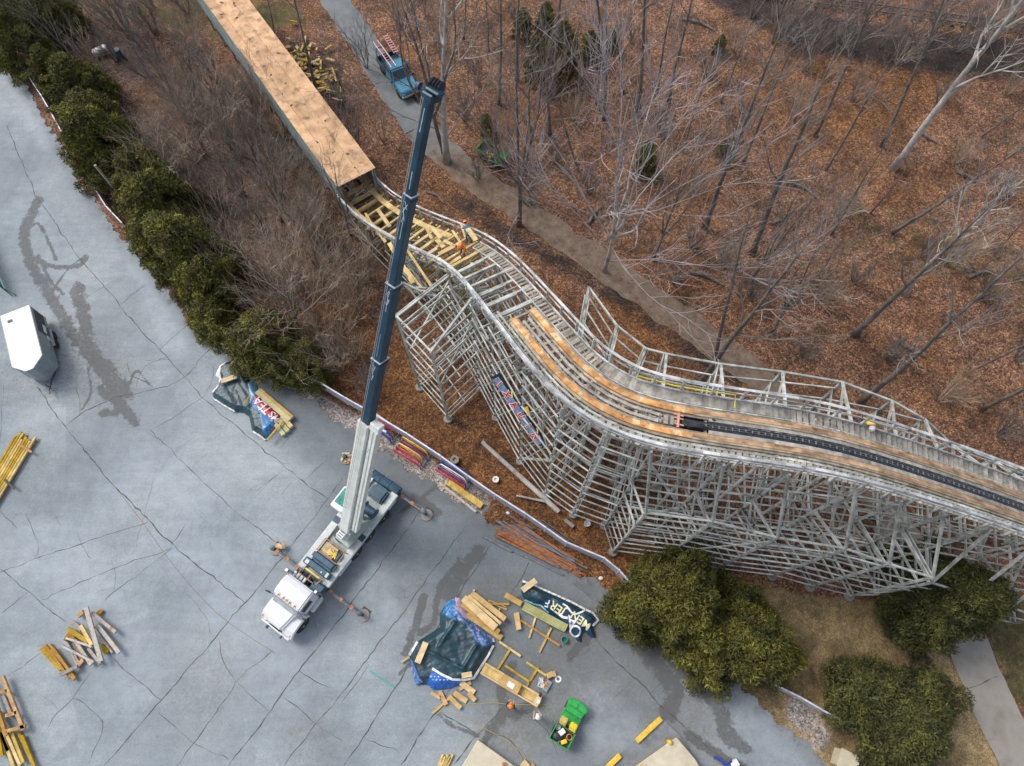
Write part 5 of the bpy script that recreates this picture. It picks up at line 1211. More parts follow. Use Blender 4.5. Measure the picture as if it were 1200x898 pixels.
item(MB().box((0,0,.13),(.4,.3,.26)), cm_ @ Vector((-.75,.15,.77)), 'toolbox', M_WHITE, 'white box in the bed of the cart near the workers', 'box', rz=.6, bevel=.03)
item(MB().box((0,0,.1),(.36,.22,.2)).box((0,0,.22),(.2,.05,.05)), cm_ @ Vector((-1.2,-.25,.77)), 'power_tool_case', M_CY, 'yellow tool case in the bed of the cart near the workers', 'tool case', rz=.3, bevel=.03)
item(MB().ell((0,0,.14),(.3,.25,.15),12,8), cm_ @ Vector((-1.12,.28,.77)), 'tool_bag', M_BLACK, 'black bag in the corner of the bed of the cart near the workers', 'bag')
item(MB().lathe((0,0,0),[(.13,0),(.15,.3),(.14,.3),(.12,.05),(.01,.05)],16), cm_ @ Vector((-.62,.5,.77)), 'bucket', M_STEEL, 'grey bucket in the bed of the cart near the workers', 'bucket')
item(MB().tube([(.16*math.cos(i*.8),.16*math.sin(i*.8),.02+.012*i) for i in range(24)], .018, 5), cm_ @ Vector((-.75,-.42,.77)), 'cable_coil', M_ORNG, 'orange cable coil in the bed of the cart near the workers', 'cable')
item(MB().box((0,0,.06),(.5,.12,.12)).box((.2,0,.14),(.14,.2,.08)), cm_ @ Vector((-1.25,.05,.77)), 'chainsaw', M_GREYP, 'grey motor saw in the bed of the cart near the workers', 'saw', rz=1.2, bevel=.02)
# ------------------------------------------------------------------ blue pick-up with ladders on the service road
M_PBLUE = M('truck_sky_blue_paint', (.035,.17,.28), (.06,.25,.38), rough=.35, scale=2, var=.12)
q0, q1 = at(483,110,.9), at(450,62,.9); d_ = q0-q1
pk = thing('pickup_truck', 'blue pickup truck with red and white ladders on its rack on the service road', 'pickup truck', ((q0.x+q1.x)/2,(q0.y+q1.y)/2,.035), math.atan2(d_.y,d_.x))
def lf(secs, mat, name, par, bev=.05):
    return loft(secs, mat, name, par, bev)
MB().box((0,0,.45),(4.9,1.5,.2)).build('chassis', M_BLACK, pk)
lf([(2.45,.78,.45,.70,.85),(2.3,.88,.42,.80,.98),(1.2,.9,.42,.86,1.08),(1.0,.9,.42,.86,1.08)][::-1], M_PBLUE, 'hood', pk, .05)
cb = lf([(-.75,.9,.42,.72,1.68),(-.5,.9,.42,.72,1.74),(.45,.9,.42,.70,1.70),(1.0,.9,.42,.84,1.1)], M_PBLUE, 'cab', pk, .05)
MB().add([(.53,-.62,1.655),(.53,.62,1.655),(.98,.74,1.16),(.98,-.74,1.16),(.47,-.62,1.63),(.47,.62,1.63),(.93,.74,1.13),(.93,-.74,1.13)], [(0,3,2,1),(4,5,6,7),(0,1,5,4),(1,2,6,5),(2,3,7,6),(3,0,4,7)]).build('windscreen', M_GLASS, cb)
for s_ in (-1,1): MB().box((0,s_*.82,1.38),(1.0,.03,.36)).build('side_window', M_GLASS, cb); MB().box((1.0,s_*1.0,1.15),(.12,.18,.14)).build('mirror', M_BLACK, cb); MB().box((2.42,s_*.62,.75),(.08,.3,.16)).build('headlight', M_CHROME, pk); MB().box((-1.65,s_*.88,.8),(1.7,.06,.5)).build('bed_side', M_BLUE, pk)
MB().box((2.5,0,.55),(.14,1.75,.2)).build('bumper', M_CHROME, pk, bevel=.03); MB().box((-2.45,0,.8),(.06,1.75,.5)).box((-1.65,0,.6),(1.7,1.7,.05)).build('tailgate', M_BLUE, pk)
m = MB(); 
for x in (-2.3,-.8,.6): m.beam((x,-.8,1.95),(x,.8,1.95),.06); m.beam((x,-.8,.9),(x,-.8,1.95),.05); m.beam((x,.8,.9),(x,.8,1.95),.05)
for y in (-.8,.8): m.beam((-2.3,y,1.95),(.6,y,1.95),.05)
m.build('rack', M_BLACK, pk)
for x in (1.65,-1.6):
    for s_ in (-1,1):
        t_ = MB().lathe((x,s_*.8,.36),[(.2,-.12),(.34,-.12),(.37,-.08),(.37,.08),(.34,.12),(.2,.12)],20,(0,1,0)).build('wheel', M_TYRE, pk); MB().lathe((x,s_*.8,.36),[(.01,-.1),(.2,-.1),(.2,.1),(.01,.1)],12,(0,1,0)).build('rim', M_RIM, t_)
M_LRED = M('ladder_red', (.62,.07,.07), (.7,.2,.18), scale=4); M_LWH = M('ladder_white', (.65,.55,.55), (.75,.7,.7), scale=4)
pm_ = root_matrix(pk)
for (x0,x1,y,mt,mr,lb,z,yaw) in [(-3.1,.4,-.42,M_LWH,M_LRED,'white and red extension ladder lying on the right of the pickup rack',2.03,.02),(-3.3,-.9,.55,M_LRED,M_LWH,'red step ladder lying on the left of the pickup rack',2.06,-.03)]:
    lad = thing('ladder', lb, 'ladder', tuple(pm_ @ Vector(((x0+x1)/2,y,z))), pk.rotation_euler.z+yaw); h_ = (x1-x0)/2
    for s_ in (-.21,.21): MB().beam((-h_,s_,0),(h_,s_,0),.05,.09).build('side_rail', mt, lad)
    n = int(h_*2/.3); 
    for k in range(n): MB().beam((-h_+.15+.3*k,-.2,0),(-h_+.15+.3*k,.2,0),.045,.04).build('rung', mr, lad)
# ------------------------------------------------------------------ tarpaulins over lumber
def zc(poly, uv0, k): return [(uv0[0]+x/k, uv0[1]+y/k) for x,y in poly]
M_TARP = M('tarp_dark_teal', (.006,.028,.04), (.018,.06,.078), rough=.38, scale=1.6, var=.3, bump=.35, bscale=7, spots=(.07,.11,.12), spotscale=1.3, spotlim=.66)
M_TBLUE = M('tarp_print_blue', (.015,.07,.24), (.06,.26,.55), rough=.4, scale=5, var=.4, spots=(.6,.62,.7), spotscale=7, spotlim=.63)
M_TMULTI = M('tarp_print_purple', (.02,.03,.16), (.10,.25,.50), rough=.4, scale=6, var=.4, spots=(.62,.32,.55), spotscale=6, spotlim=.58)
M_TPINK = M('tarp_print_pink', (.62,.38,.55), (.75,.6,.72), rough=.45, scale=7, var=.2)
M_TSTAR = M('tarp_star_blue', (.01,.10,.42), (.02,.16,.55), rough=.4, scale=3)
M_TSKY = M('tarp_sky_blue', (.10,.30,.50), (.30,.52,.70), rough=.4, scale=3)
M_TRED = M('tarp_print_red', (.52,.02,.05), (.62,.05,.09), rough=.4, scale=4)
M_TNAVY = M('tarp_navy', (.006,.03,.075), (.015,.06,.12), rough=.4, scale=2, bump=.3, bscale=7)
M_CREAM = M('letter_cream', (.72,.68,.36), (.80,.77,.5), rough=.6)
def cloth(label, out, zones, hmax, seed, borders=(), ridges=(), step=.055, slope=1.3, name='tarpaulin'):
    """zones: (part name, material, px polygon); the first zone that holds a point wins, the rest is the sheet"""
    P = W(out, .35); zs = [(n, m_, W(p, .45)) for n, m_, p in zones]
    xs = np.arange(min(p[0] for p in P)-.1, max(p[0] for p in P)+.1, step); ys = np.arange(min(p[1] for p in P)-.1, max(p[1] for p in P)+.1, step)
    X, Y = np.meshgrid(xs, ys); D = dpoly(X, Y, P, True); I = inpoly(X, Y, P)
    Z = np.minimum(hmax, .05+D*slope); wr = np.zeros_like(X)
    for j in range(X.shape[0]):
        for i in range(X.shape[1]):
            if I[j,i] or D[j,i] < .2:
                x, y = X[j,i], Y[j,i]
                wr[j,i] = .16*abs(fbm(x*.9+.5*y, y*.28-x*.12, .95, 2, seed)) + .05*abs(fbm(x*.4-y*.9, y*.25+x*.2, 2.2, 2, seed+4)) + .012*fbm(x,y,5,2,seed+8)
    Z = Z+wr*np.clip(D*3+.25,0,1)*.95
    for (a_, b_, h_, w_) in ridges:
        pa, pb = at(*a_, .5), at(*b_, .5); Z = Z + h_*np.exp(-(dpoly(X, Y, [(pa.x,pa.y),(pb.x,pb.y)])/w_)**2)
    cx, cy = float(np.mean([p[0] for p in P])), float(np.mean([p[1] for p in P]))
    root = thing(name, label, 'tarpaulin', (cx, cy, .03)); owner = np.full((X.shape[0]-1, X.shape[1]-1), -1)
    xm, ym = (X[:-1,:-1]+X[1:,1:])/2, (Y[:-1,:-1]+Y[1:,1:])/2; ins = inpoly(xm, ym, P)
    for k in range(len(zs)-1, -1, -1): owner[inpoly(xm, ym, zs[k][2])] = k
    idx = np.arange(X.size).reshape(X.shape); q = np.stack([idx[:-1,:-1], idx[:-1,1:], idx[1:,1:], idx[1:,:-1]], -1)
    # snap outside grid points of kept cells onto the outline for a clean hem
    co = np.stack([X, Y, Z], -1).reshape(-1,3).copy(); If = I.ravel()
    need = np.unique(q[ins].ravel()); 
    segs = list(zip(P, P[1:]+P[:1]))
    for v in need:
        if not If[v]:
            x, y = co[v,0], co[v,1]; bst = (1e9, x, y)
            for (x1,y1),(x2,y2) in segs:
                dx,dy = x2-x1,y2-y1; t = max(0,min(1,((x-x1)*dx+(y-y1)*dy)/(dx*dx+dy*dy+1e-12))); qx,qy = x1+t*dx,y1+t*dy; d = math.hypot(x-qx,y-qy)
                if d < bst[0]: bst = (d,qx,qy)
            co[v,0], co[v,1] = bst[1], bst[2]
    for k, (n, mt) in enumerate([('sheet', M_TARP)]+[(n, m_) for n, m_, _ in zs]):
        f = q[ins & (owner == k-1)]
        if not len(f): continue
        u = np.unique(f); rm = np.full(X.size, -1); rm[u] = np.arange(len(u)); mb = MB(); mb.v = [tuple(c) for c in co[u]-np.array([cx,cy,0])]; mb.f = [tuple(r) for r in rm[f]]; mb.mi = [0]*len(mb.f)
        o = mb.build(n, mt, root, smooth=True)
    def zat(x, y):
        i = int(np.clip((x-xs[0])/step, 0, len(xs)-1)); j = int(np.clip((y-ys[0])/step, 0, len(ys)-1)); return float(Z[j,i])
    def draped(pts, w_, mt, nm):
        pts = W(pts, .35); Q = []
        for a_, b_ in zip(pts[:-1], pts[1:]):
            n = max(1, int(math.hypot(a_[0]-b_[0], a_[1]-b_[1])/.09))
            Q += [(a_[0]+(b_[0]-a_[0])*i/n, a_[1]+(b_[1]-a_[1])*i/n) for i in range(n)]
        Q.append(pts[-1]); mb = MB(); vs = []
        for i, (x, y) in enumerate(Q):
            x0,y0 = Q[max(0,i-1)]; x1,y1 = Q[min(len(Q)-1,i+1)]; dx,dy = x1-x0,y1-y0; l = math.hypot(dx,dy)+1e-9
            for s_ in (-1,1):
                px_, py_ = x-s_*dy/l*w_/2, y+s_*dx/l*w_/2; vs.append((px_-cx, py_-cy, max(zat(px_,py_), zat(x,y))+.02))
        mb.add(vs, [(2*i,2*i+1,2*i+3,2*i+2) for i in range(len(Q)-1)]); o = mb.build(nm, mt, root); md = o.modifiers.new('solid','SOLIDIFY'); md.thickness = .015
        return o
    for pts, w_, mt, nm in borders: draped(pts, w_, mt, nm)
    root['_'] = 0; del root['_']
    return root, zat, draped, (cx, cy)
def drape_text(info, body, size, mat, u, v, rot, nm='lettering', hz=.5):
    root, zat, _, (cx, cy) = info; p = at(u, v, hz); o = txt(body, size, mat, nm, root, .004, .012)
    # bend the letters onto the cloth
    me = o.data; bm = bmesh.new(); bm.from_mesh(me); bmesh.ops.subdivide_edges(bm, edges=[e for e in bm.edges if e.calc_length() > .1], cuts=2); bm.to_mesh(me); bm.free()
    c, s_ = math.cos(rot), math.sin(rot)
    for vx in me.vertices:
        x, y, z = vx.co; wx, wy = p.x+c*x-s_*y, p.y+s_*x+c*y
        vx.co = (wx-cx, wy-cy, max(zat(wx,wy), zat(wx+.05,wy), zat(wx,wy+.05), zat(wx-.05,wy-.05))+.03+z)
    return o
k7 = 6.415; o7 = (470,690)
tA = cloth('largest dark tarpaulin with a star printed flap, held by a plank over lumber', zc([(405,60),(440,70),(480,150),(520,220),(600,290),(690,370),(700,420),(660,490),(600,590),(545,680),(470,700),(450,720),(350,755),(240,762),(190,722),(110,728),(75,620),(58,505),(120,393),(160,370),(290,285),(285,190),(340,100)], o7, k7),
  [('star_flap', M_TSTAR, zc([(190,722),(225,640),(240,605),(310,650),(390,690),(470,690),(460,720),(350,770),(240,780)], o7, k7)),
   ('pink_print', M_TPINK, zc([(402,50),(445,65),(470,130),(510,205),(520,235),(470,215),(415,150)], o7, k7)),
   ('purple_print', M_TMULTI, zc([(380,180),(402,60),(415,150),(470,215),(520,235),(600,285),(700,370),(705,400),(640,440),(570,400),(530,330),(490,270),(440,240)], o7, k7)),
   ('blue_print', M_TBLUE, zc([(340,90),(405,55),(400,200),(420,240),(360,220),(310,180)], o7, k7)),
   ('lower_print', M_TMULTI, zc([(58,520),(90,560),(130,650),(160,700),(110,735),(60,640)], o7, k7))], .62, 3.0,
  [(zc([(60,500),(122,397)], o7, k7), .14, M_WHITE, 'hem'), (zc([(240,600),(310,645),(390,682),(480,685),(545,672),(600,585),(655,500),(694,425)], o7, k7), .13, M_WHITE, 'hem'), (zc([(690,372),(697,400)], o7, k7), .1, M_WHITE, 'hem')],
  [((515,757),(533,730),.18,.12),((543,783),(558,758),.18,.1),((495,760),(545,785),.12,.1)])
rs = random.Random(12); mstars = MB()
polyS = W(zc([(200,722),(235,650),(310,665),(390,700),(450,700),(440,715),(350,745),(240,755)], o7, k7), .4)
root, zat, _, (cx,cy) = tA
bx = [min(p[0] for p in polyS), max(p[0] for p in polyS), min(p[1] for p in polyS), max(p[1] for p in polyS)]
yy = bx[2]; row = 0
while yy < bx[3]:
    xx = bx[0]+(row%2)*.11
    while xx < bx[1]:
        if inpoly(np.array([xx]), np.array([yy]), polyS)[0]:
            vs = []; 
            for k in range(10):
                r_ = .06 if k % 2 == 0 else .025; an = k*PI/5+row; x, y = xx+r_*math.cos(an), yy+r_*math.sin(an); vs.append((x-cx, y-cy, zat(x,y)+.025))
            vs.append((xx-cx, yy-cy, zat(xx,yy)+.03)); mstars.add(vs, [(10,k,(k+1)%10) for k in range(10)])
        xx += .22
    yy += .17; row += 1
mstars.build('star_print', M_WHITE, root)
k8 = 9.98; o8 = (600,670)
tB = cloth('dark tarpaulin with white border and cream letters over green lumber', zc([(120,100),(150,105),(270,155),(600,290),(950,470),(1022,567),(950,640),(992,765),(930,772),(850,700),(815,760),(820,825),(770,815),(700,700),(560,610),(440,500),(340,400),(150,335),(108,245)], o8, k8),
  [('navy_print', M_TNAVY, zc([(110,300),(250,370),(330,380),(400,330),(470,330),(600,390),(720,500),(830,470),(930,520),(1000,770),(820,840),(700,700),(560,620),(330,420),(120,360)], o8, k8))], .5, 8.0,
  [(zc([(125,108),(270,165),(500,268),(700,358),(850,440),(950,485),(1012,565),(945,635)], o8, k8), .12, M_WHITE, 'hem'), (zc([(850,455),(790,485),(730,505),(690,480),(640,410),(590,380)], o8, k8), .1, M_WHITE, 'print_line'), (zc([(550,500),(590,535),(650,545)], o8, k8), .16, M_WHITE, 'print_swoosh'), (zc([(150,330),(260,380),(340,395),(430,480)], o8, k8), .1, M_TSKY, 'print_line')])
rotB = math.radians(180-36)
drape_text(tB, 'JER', .72, M_CREAM, 600+530/k8, 670+430/k8, rotB); drape_text(tB, 'MEN', .66, M_CREAM, 600+805/k8, 670+570/k8, rotB)
drape_text(tB, 'A', .95, M_WHITE, 600+700/k8, 670+585/k8, rotB+.3, 'big_letter'); drape_text(tB, 'O', .95, M_WHITE, 600+745/k8, 670+690/k8, rotB+.1, 'big_letter')
drape_text(tB, 'F', .6, M_WHITE, 600+415/k8, 670+370/k8, rotB+.3, 'big_letter')
k9 = 7.485; o9 = (230,400)
tC = cloth('dark tarpaulin with red and blue print over timber beside the hedge', zc([(165,250),(190,205),(270,158),(345,185),(380,230),(440,285),(465,335),(510,345),(535,430),(600,500),(690,600),(760,690),(690,760),(620,835),(598,862),(545,815),(480,780),(452,650),(400,615),(330,612),(230,555),(140,492),(130,442),(180,390),(200,325),(155,290)], o9, k9),
  [('white_fold', M_WHITE, zc([(140,300),(190,195),(275,150),(280,185),(225,230),(205,320),(160,320)], o9, k9)), ('sky_print', M_TSKY, zc([(455,330),(500,330),(540,420),(530,470),(490,500),(470,440)], o9, k9)),
   ('red_print', M_TRED, zc([(520,480),(560,470),(640,550),(760,685),(700,720),(620,650),(560,600),(520,540)], o9, k9)), ('red_print', M_TRED, zc([(650,770),(715,735),(720,765),(670,800)], o9, k9)),
   ('blue_print', M_TBLUE, zc([(465,440),(490,500),(530,480),(520,540),(560,600),(620,650),(700,715),(670,800),(600,860),(585,760),(575,690),(560,640),(480,560)], o9, k9))], .5, 5.0,
  [(zc([(132,442),(180,390),(203,320)], o9, k9), .11, M_WHITE, 'hem'), (zc([(135,490),(230,552),(330,610)], o9, k9), .11, M_WHITE, 'hem'), (zc([(485,782),(545,820),(598,860)], o9, k9), .11, M_WHITE, 'hem')])
drape_text(tC, 'TEA', .85, M_WHITE, 230+585/k9, 400+565/k9, math.radians(135-180+180), 'lettering'); drape_text(tC, 'MS', .7, M_WHITE, 230+690/k9, 400+665/k9, math.radians(135), 'lettering')
# ------------------------------------------------------------------ loose boards, one object each
M_W1 = M('fresh_pine', (.50,.34,.15), (.66,.48,.25), scale=1.8, rough=.8, var=.12, bump=.12, orand=.28); M_W2 = M('treated_pine', (.36,.36,.17), (.50,.49,.27), scale=1.8, rough=.8, var=.12, orand=.28)
M_W3 = M('aged_yellow_lumber', (.40,.27,.06), (.60,.43,.14), scale=2.5, rough=.85, var=.2, bump=.15, orand=.28); M_W4 = M('silver_grey_timber', (.30,.28,.25), (.50,.47,.43), scale=2.5, rough=.9, var=.15, spots=(.45,.24,.06), spotscale=2.5, spotlim=.6, orand=.28)
M_W5 = M('orange_brown_timber', (.36,.19,.06), (.50,.31,.13), scale=3, rough=.85, var=.2, orand=.28)
def board(u0, v0, u1, v1, w_, t_, h, mat, label, name='plank', cat='plank', group=None, tilt=0.0):
    a_, b_ = at(u0,v0,h+t_/2+.03), at(u1,v1,h+t_/2+.03+tilt); m_ = MB().beam(a_, b_, w_, t_)
    return single(name, m_, mat, label, cat, group, base=tuple(((a_+b_)/2).xy)+(min(a_.z,b_.z)-t_/2,))
# on the tarps
board(489,777,499,753,.36,.05,.98,M_W1,'short plank holding down the left of the largest tarpaulin')
board(541,792,553,790,.3,.05,.8,M_W1,'short board end on the lower hem of the largest tarpaulin')
board(612,692,628,680,.36,.05,.72,M_W1,'short plank holding down the upper left corner of the lettered tarpaulin')
board(259,447,277,441,.34,.05,.85,M_W1,'short plank lying on the tarpaulin beside the hedge')
board(287,474,293,463,.1,.05,.8,M_W3,'thin stick lying across the middle of the tarpaulin beside the hedge')
board(270,428,277,420,.12,.08,.45,M_W3,'stub of timber poking out of the top of the tarpaulin by the hedge')
g_ = 'long boards stacked right of the largest tarpaulin'
for k,(a_,b_,w_,h,lb) in enumerate([((553,695),(592,726),.32,.35,'outermost long board of the stack right of the largest tarpaulin'),((549,698),(587,731),.18,.50,'narrow board just inside the outermost one right of the largest tarpaulin'),((543,701),(581,736),.45,.5,'wide pale board topping the stack right of the largest tarpaulin'),((541,708),(585,741),.30,.35,'board beside the wide pale one, right of the largest tarpaulin'),((547,720),(588,748),.34,.15,'long low board touching the right edge of the largest tarpaulin')]):
    board(*a_,*b_,w_,.06 if k else .25,h,M_W1,lb,group=g_)
for (a_,b_,lb) in [((556,691),(551,703),'bearer under the upper end of the boards right of the largest tarpaulin'),((586,713),(581,724),'bearer under the lower end of the boards right of the largest tarpaulin')]: board(*a_,*b_,.1,.14,.02,M_W1,lb,'bearer','timber')
for (a_,b_,lb) in [((572,704),(593,712),'upper of three thin boards between the two tarpaulins'),((575,708),(597,708),'middle of three thin boards between the two tarpaulins'),((574,706),(594,714),'lower of three thin boards between the two tarpaulins')]: board(*a_,*b_,.12,.06,.03+.07*('middle' in lb),M_W1,lb)
board(592,697,611,708,.34,.06,.25,M_W1,'pale board sticking out of the left of the lettered tarpaulin')
board(605,718,608,738,.32,.05,.22,M_W1,'short pale board standing crosswise below the lettered tarpaulin')
board(614,709,664,736,.42,.28,.15,M_W2,'green treated beam along the lower edge of the lettered tarpaulin','beam','beam'); board(612,713,662,739,.2,.18,.12,M_W2,'second green treated beam in front of the first, under the lettered tarpaulin','beam','beam')
board(610,727,656,757,.12,.1,.14,M_W5,'long orange rail laid across two thin bearers below the lettered tarpaulin','rail','rail')
board(628,722,620,748,.12,.1,.02,M_W3,'left thin bearer below the lettered tarpaulin','bearer','timber'); board(646,736,632,765,.12,.1,.02,M_W3,'right thin bearer below the lettered tarpaulin','bearer','timber')
# long open box beam and its bearers
bb = at(566,783,0); b2 = at(632,822,0); d_ = b2-bb
bx_ = thing('box_beam', 'long hollow pine box beam with white tags lying left of the workers', 'box beam', tuple(((bb+b2)/2).xy)+(.03,), math.atan2(d_.y,d_.x)); Lh = d_.length/2
MB().box((0,.3,.2),(2*Lh,.1,.4)).build('side_board', M_W1, bx_); MB().box((0,-.3,.2),(2*Lh,.08,.4)).build('side_board', M_W1, bx_); MB().box((0,0,.04),(2*Lh,.5,.06)).build('bottom_board', M_W3, bx_)
for x,w_ in ((-Lh*.02,1.25),(Lh*.93,.3)): MB().box((x,0,.425),(w_,.7,.04)).build('cover_board', M_W1, bx_)
for x in (-Lh*.02,Lh*.94): MB().box((x+.05,-.03,.452),(.42 if x<1 else .2,.3 if x<1 else .2,.008)).build('paper_tag', M_WHITE, bx_)
for (a_,b_,c,lb) in [((585,752),(610,769),M_W3,'upper loose stud left of the box beam'),((599,759),(583,785),M_W3,'cross bearer near the upper end of the box beam'),((592,780),(620,799),M_W3,'stud lying parallel to the box beam'),((617,776),(640,792),M_W3,'stud at the far side of the box beam, by the saw'),((631,782),(616,806),M_W3,'right cross bearer touching the box beam')]: board(*a_,*b_,.13,.1,.02 if 'bearer' in lb else .12,c,lb,'stud','stud')
# offcuts below the star flap
for k,(a_,b_,w_,lb) in enumerate([((507,836),(530,815),.14,'thin lath pointing away below the star flap'),((515,810),(523,826),.25,'orange offcut at the left below the star flap'),((526,816),(540,830),.26,'broad offcut in the middle below the star flap'),((532,812),(547,822),.3,'offcut half under the right of the star flap'),((540,800),(556,812),.32,'large offcut under the lower right of the tarpaulin'),((549,812),(557,821),.26,'short block at the right below the star flap'),((538,808),(552,800),.2,'cross laid offcut under the star flap'),((505,812),(516,818),.2,'pale offcut left of the others below the star flap'),((470,776),(480,770),.12,'short stick left of the largest tarpaulin')]):
    board(*a_,*b_,w_,.09,.02+.06*(k%3),M_W5 if k in (1,) else M_W1,lb,'offcut','offcut','offcuts below the star printed flap' if k<8 else None)
# beams beside the hedge tarp
for k,(a_,b_,w_,t_,h,mt,lb) in enumerate([((302,459),(341,492),.5,.3,.1,M_W2,'thick long beam along the right of the hedge side tarpaulin'),((305,457),(343,489),.2,.12,.4,M_W1,'narrow board on top of the thick beam by the hedge'),((322,496),(333,510),.3,.3,.05,M_W2,'green ended beam at the lower end of the hedge side tarpaulin'),((327,492),(338,506),.3,.3,.05,M_W2,'middle green ended beam at the end of the hedge side tarpaulin'),((331,488),(342,501),.3,.3,.05,M_W1,'right green ended beam at the end of the hedge side tarpaulin'),((332,493),(313,516),.12,.08,.5,M_W3,'thin lath crossing the end of the hedge side tarpaulin')]): board(*a_,*b_,w_,t_,h,mt,lb,'beam','beam')
# timber pile left: every timber an object
PL = [((101,712),(119,775),.30,.9,M_W4,'long silver timber topping the weathered pile'),((108,718),(136,741),.22,.5,M_W4,'silver timber at the upper right of the weathered pile'),((114,732),(140,765),.26,.35,M_W4,'long grey timber along the right side of the weathered pile'),((110,735),(132,765),.14,.2,M_W4,'thin grey timber inside the right side of the weathered pile'),((78,748),(108,758),.14,.6,M_W4,'pale thin timber across the weathered pile'),((73,757),(110,776),.14,.6,M_W4,'lower pale thin timber across the weathered pile'),((79,737),(104,752),.3,.45,M_W3,'yellowed timber in the upper middle of the weathered pile'),((82,742),(100,772),.26,.25,M_W5,'brown timber under the middle of the weathered pile'),((95,733),(108,756),.24,.5,M_W3,'short yellow timber below the long silver one'),((75,748),(92,776),.2,.1,M_W4,'timber at the left foot of the weathered pile'),((88,750),(107,779),.22,.3,M_W4,'grey brown timber at the bottom of the weathered pile'),((92,722),(98,717),.3,.2,M_W5,'square block at the top left of the weathered pile'),((113,722),(120,715),.3,.2,M_W5,'square block at the top right of the weathered pile'),((118,757),(126,765),.35,.15,M_W3,'mossy block at the lower right of the weathered pile'),((90,782),(98,773),.25,.05,M_W5,'orange block linking the weathered pile and the small row'),((83,762),(91,780),.1,.1,M_W4,'thin stick between the weathered pile and the small row'),((84,729),(96,738),.3,.15,M_W4,'dark knotted timber at the left top of the weathered pile'),((104,760),(118,778),.2,.15,M_W4,'short grey timber at the lower middle of the weathered pile'),((76,751),(82,742),.2,.35,M_W5,'orange brown end at the left of the weathered pile')]
for k,(a_,b_,w_,h,mt,lb) in enumerate(PL): board(*a_,*b_,w_*.85,.16,h*.75,mt,lb,'timber','timber','weathered timbers in a heap',tilt=.12*((k%3)-1))
PR = [((49,760),(72,785),'leftmost rusty timber of the small row'),((53,757),(78,788),'second rusty timber of the small row'),((58,756),(83,793),'third rusty timber of the small row'),((62,760),(88,796),'rightmost rusty timber of the small row')]
for k,(a_,b_,lb) in enumerate(PR): board(*a_,*b_,.22,.18,.05+.12*(k%2),M_W5 if k%2 else M_W3,lb,'timber','timber','rusty stained timbers in a small row')
board(71,791,91,781,.2,.16,.35,M_W4,'grey timber crossing the small row of rusty timbers','timber','timber')
# yellow lumber stack, upper left edge
rr = random.Random(31)
for k in range(16):
    o_ = (k%8)*2.4; e = rr.uniform(-6,6); lay = k//8; u1, v1 = 22+o_*1.05+e*.55-lay*1, 507+o_*.62-e*.9; u0, v0 = -34+o_*1.0, 600+o_*.6
    board(u0,v0,u1,v1,.14,.13,.03+.15*lay,M_W3,'yellow stud in the bundle at the left edge of the car park, below the trailer','stud','stud','yellow studs in the left edge bundle')
board(24,522,37,530,.14,.1,.33,M_W5,'brown batten across the top of the left edge bundle','batten','batten'); board(5,562,17,573,.14,.06,.34,M_DIM,'dark strap batten lower on the left edge bundle','batten','batten')
# lower left yellow frame and beams
fr = thing('timber_ladder', 'yellow ladder shaped timber frame at the lower left corner of the car park', 'timber frame', tuple(at(15,825,0).xy)+(.03,))
for a_, b_ in [((3,793),(28,855)),((-14,800),(8,862)),((8,857),(30,851)),((7,839),(20,835)),((0,811),(9,810))]: MB().beam(at(*a_,.5), at(*b_,.5), .2, .18).build('frame_member', M_W5, fr, world=True)
for k,(a_,b_) in enumerate([((8,860),(24,897)),((14,858),(28,894)),((22,858),(37,890)),((26,862),(42,902)),((2,858),(17,900)),((-4,850),(3,886)),((-8,835),(10,880))]): board(*a_,*b_,.17,.15,.05+.12*(k%2),M_W3,'yellow beam fanning out below the ladder shaped timber frame','beam','beam','yellow beams at the lower left corner')
for k,(a_,b_,mt) in enumerate([((4,815),(14,840),M_W4),((0,835),(11,856),M_W4)]): board(*a_,*b_,.18,.12,.1,mt,['upper grey board inside the ladder shaped timber frame','lower grey board inside the ladder shaped timber frame'][k])
# orange beam and boards on the verge
board(525,565,565,593,.42,.14,.08,M_W3,'thick yellow beam on the gravel verge by the pale fence','beam','beam')
board(515,566,558,600,.16,.08,.04,M_W4,'thin grey board beside the thick yellow beam on the verge'); board(524,563,519,574,.12,.08,.03,M_W4,'short bearer under the yellow beam on the verge','bearer','timber')
for k in range(5): board(514+k*2.6+rr.uniform(-.5,.5),898,519+k*2.9,884+3*(k%2),.13,.1,.05,M_W3,'yellow stud end showing at the bottom edge beside the tan roof','stud','stud','yellow studs at the bottom edge')
board(612,900,618,893,.4,.3,.03,M_W1,'pale block at the bottom edge below the green cart','block','block'); board(622,896,627,902,.3,.2,.03,M_W1,'second pale block at the bottom edge below the green cart','block','block')
# rusty steel bars
M_BAR = [M('rusty_bar', (.23,.07,.025), (.36,.14,.05), rough=.8, scale=4, var=.3, isl=.2), M('dull_bar', (.07,.06,.058), (.15,.12,.11), rough=.7, scale=4), M('slate_bar', (.10,.11,.125), (.17,.18,.2), rough=.6, scale=4)]
for k in range(52):
    t = k/51; o_ = rr.uniform(0,1); u0 = 578+rr.uniform(0,55)*t+6*rr.random(); v0 = 626-14*t+rr.uniform(-5,5); l = rr.uniform(60,105)*(1-.15*t); sl__ = .42+.30*t+rr.uniform(-.02,.05)
    n_ = 0 if rr.random() < .6 else rr.choice([1,2]); 
    board(u0,v0,min(u0+l,693-18*t+rr.uniform(-8,4)),v0+(min(u0+l,693-18*t)-u0)*sl__,.09,.07,rr.uniform(0,.2),M_BAR[n_],['rusty red steel bar in the long heap on the car park edge','dull brown steel bar in the long heap on the car park edge','slate grey steel bar in the long heap on the car park edge'][n_],'steel_bar','steel bar','steel bars heaped along the car park edge')
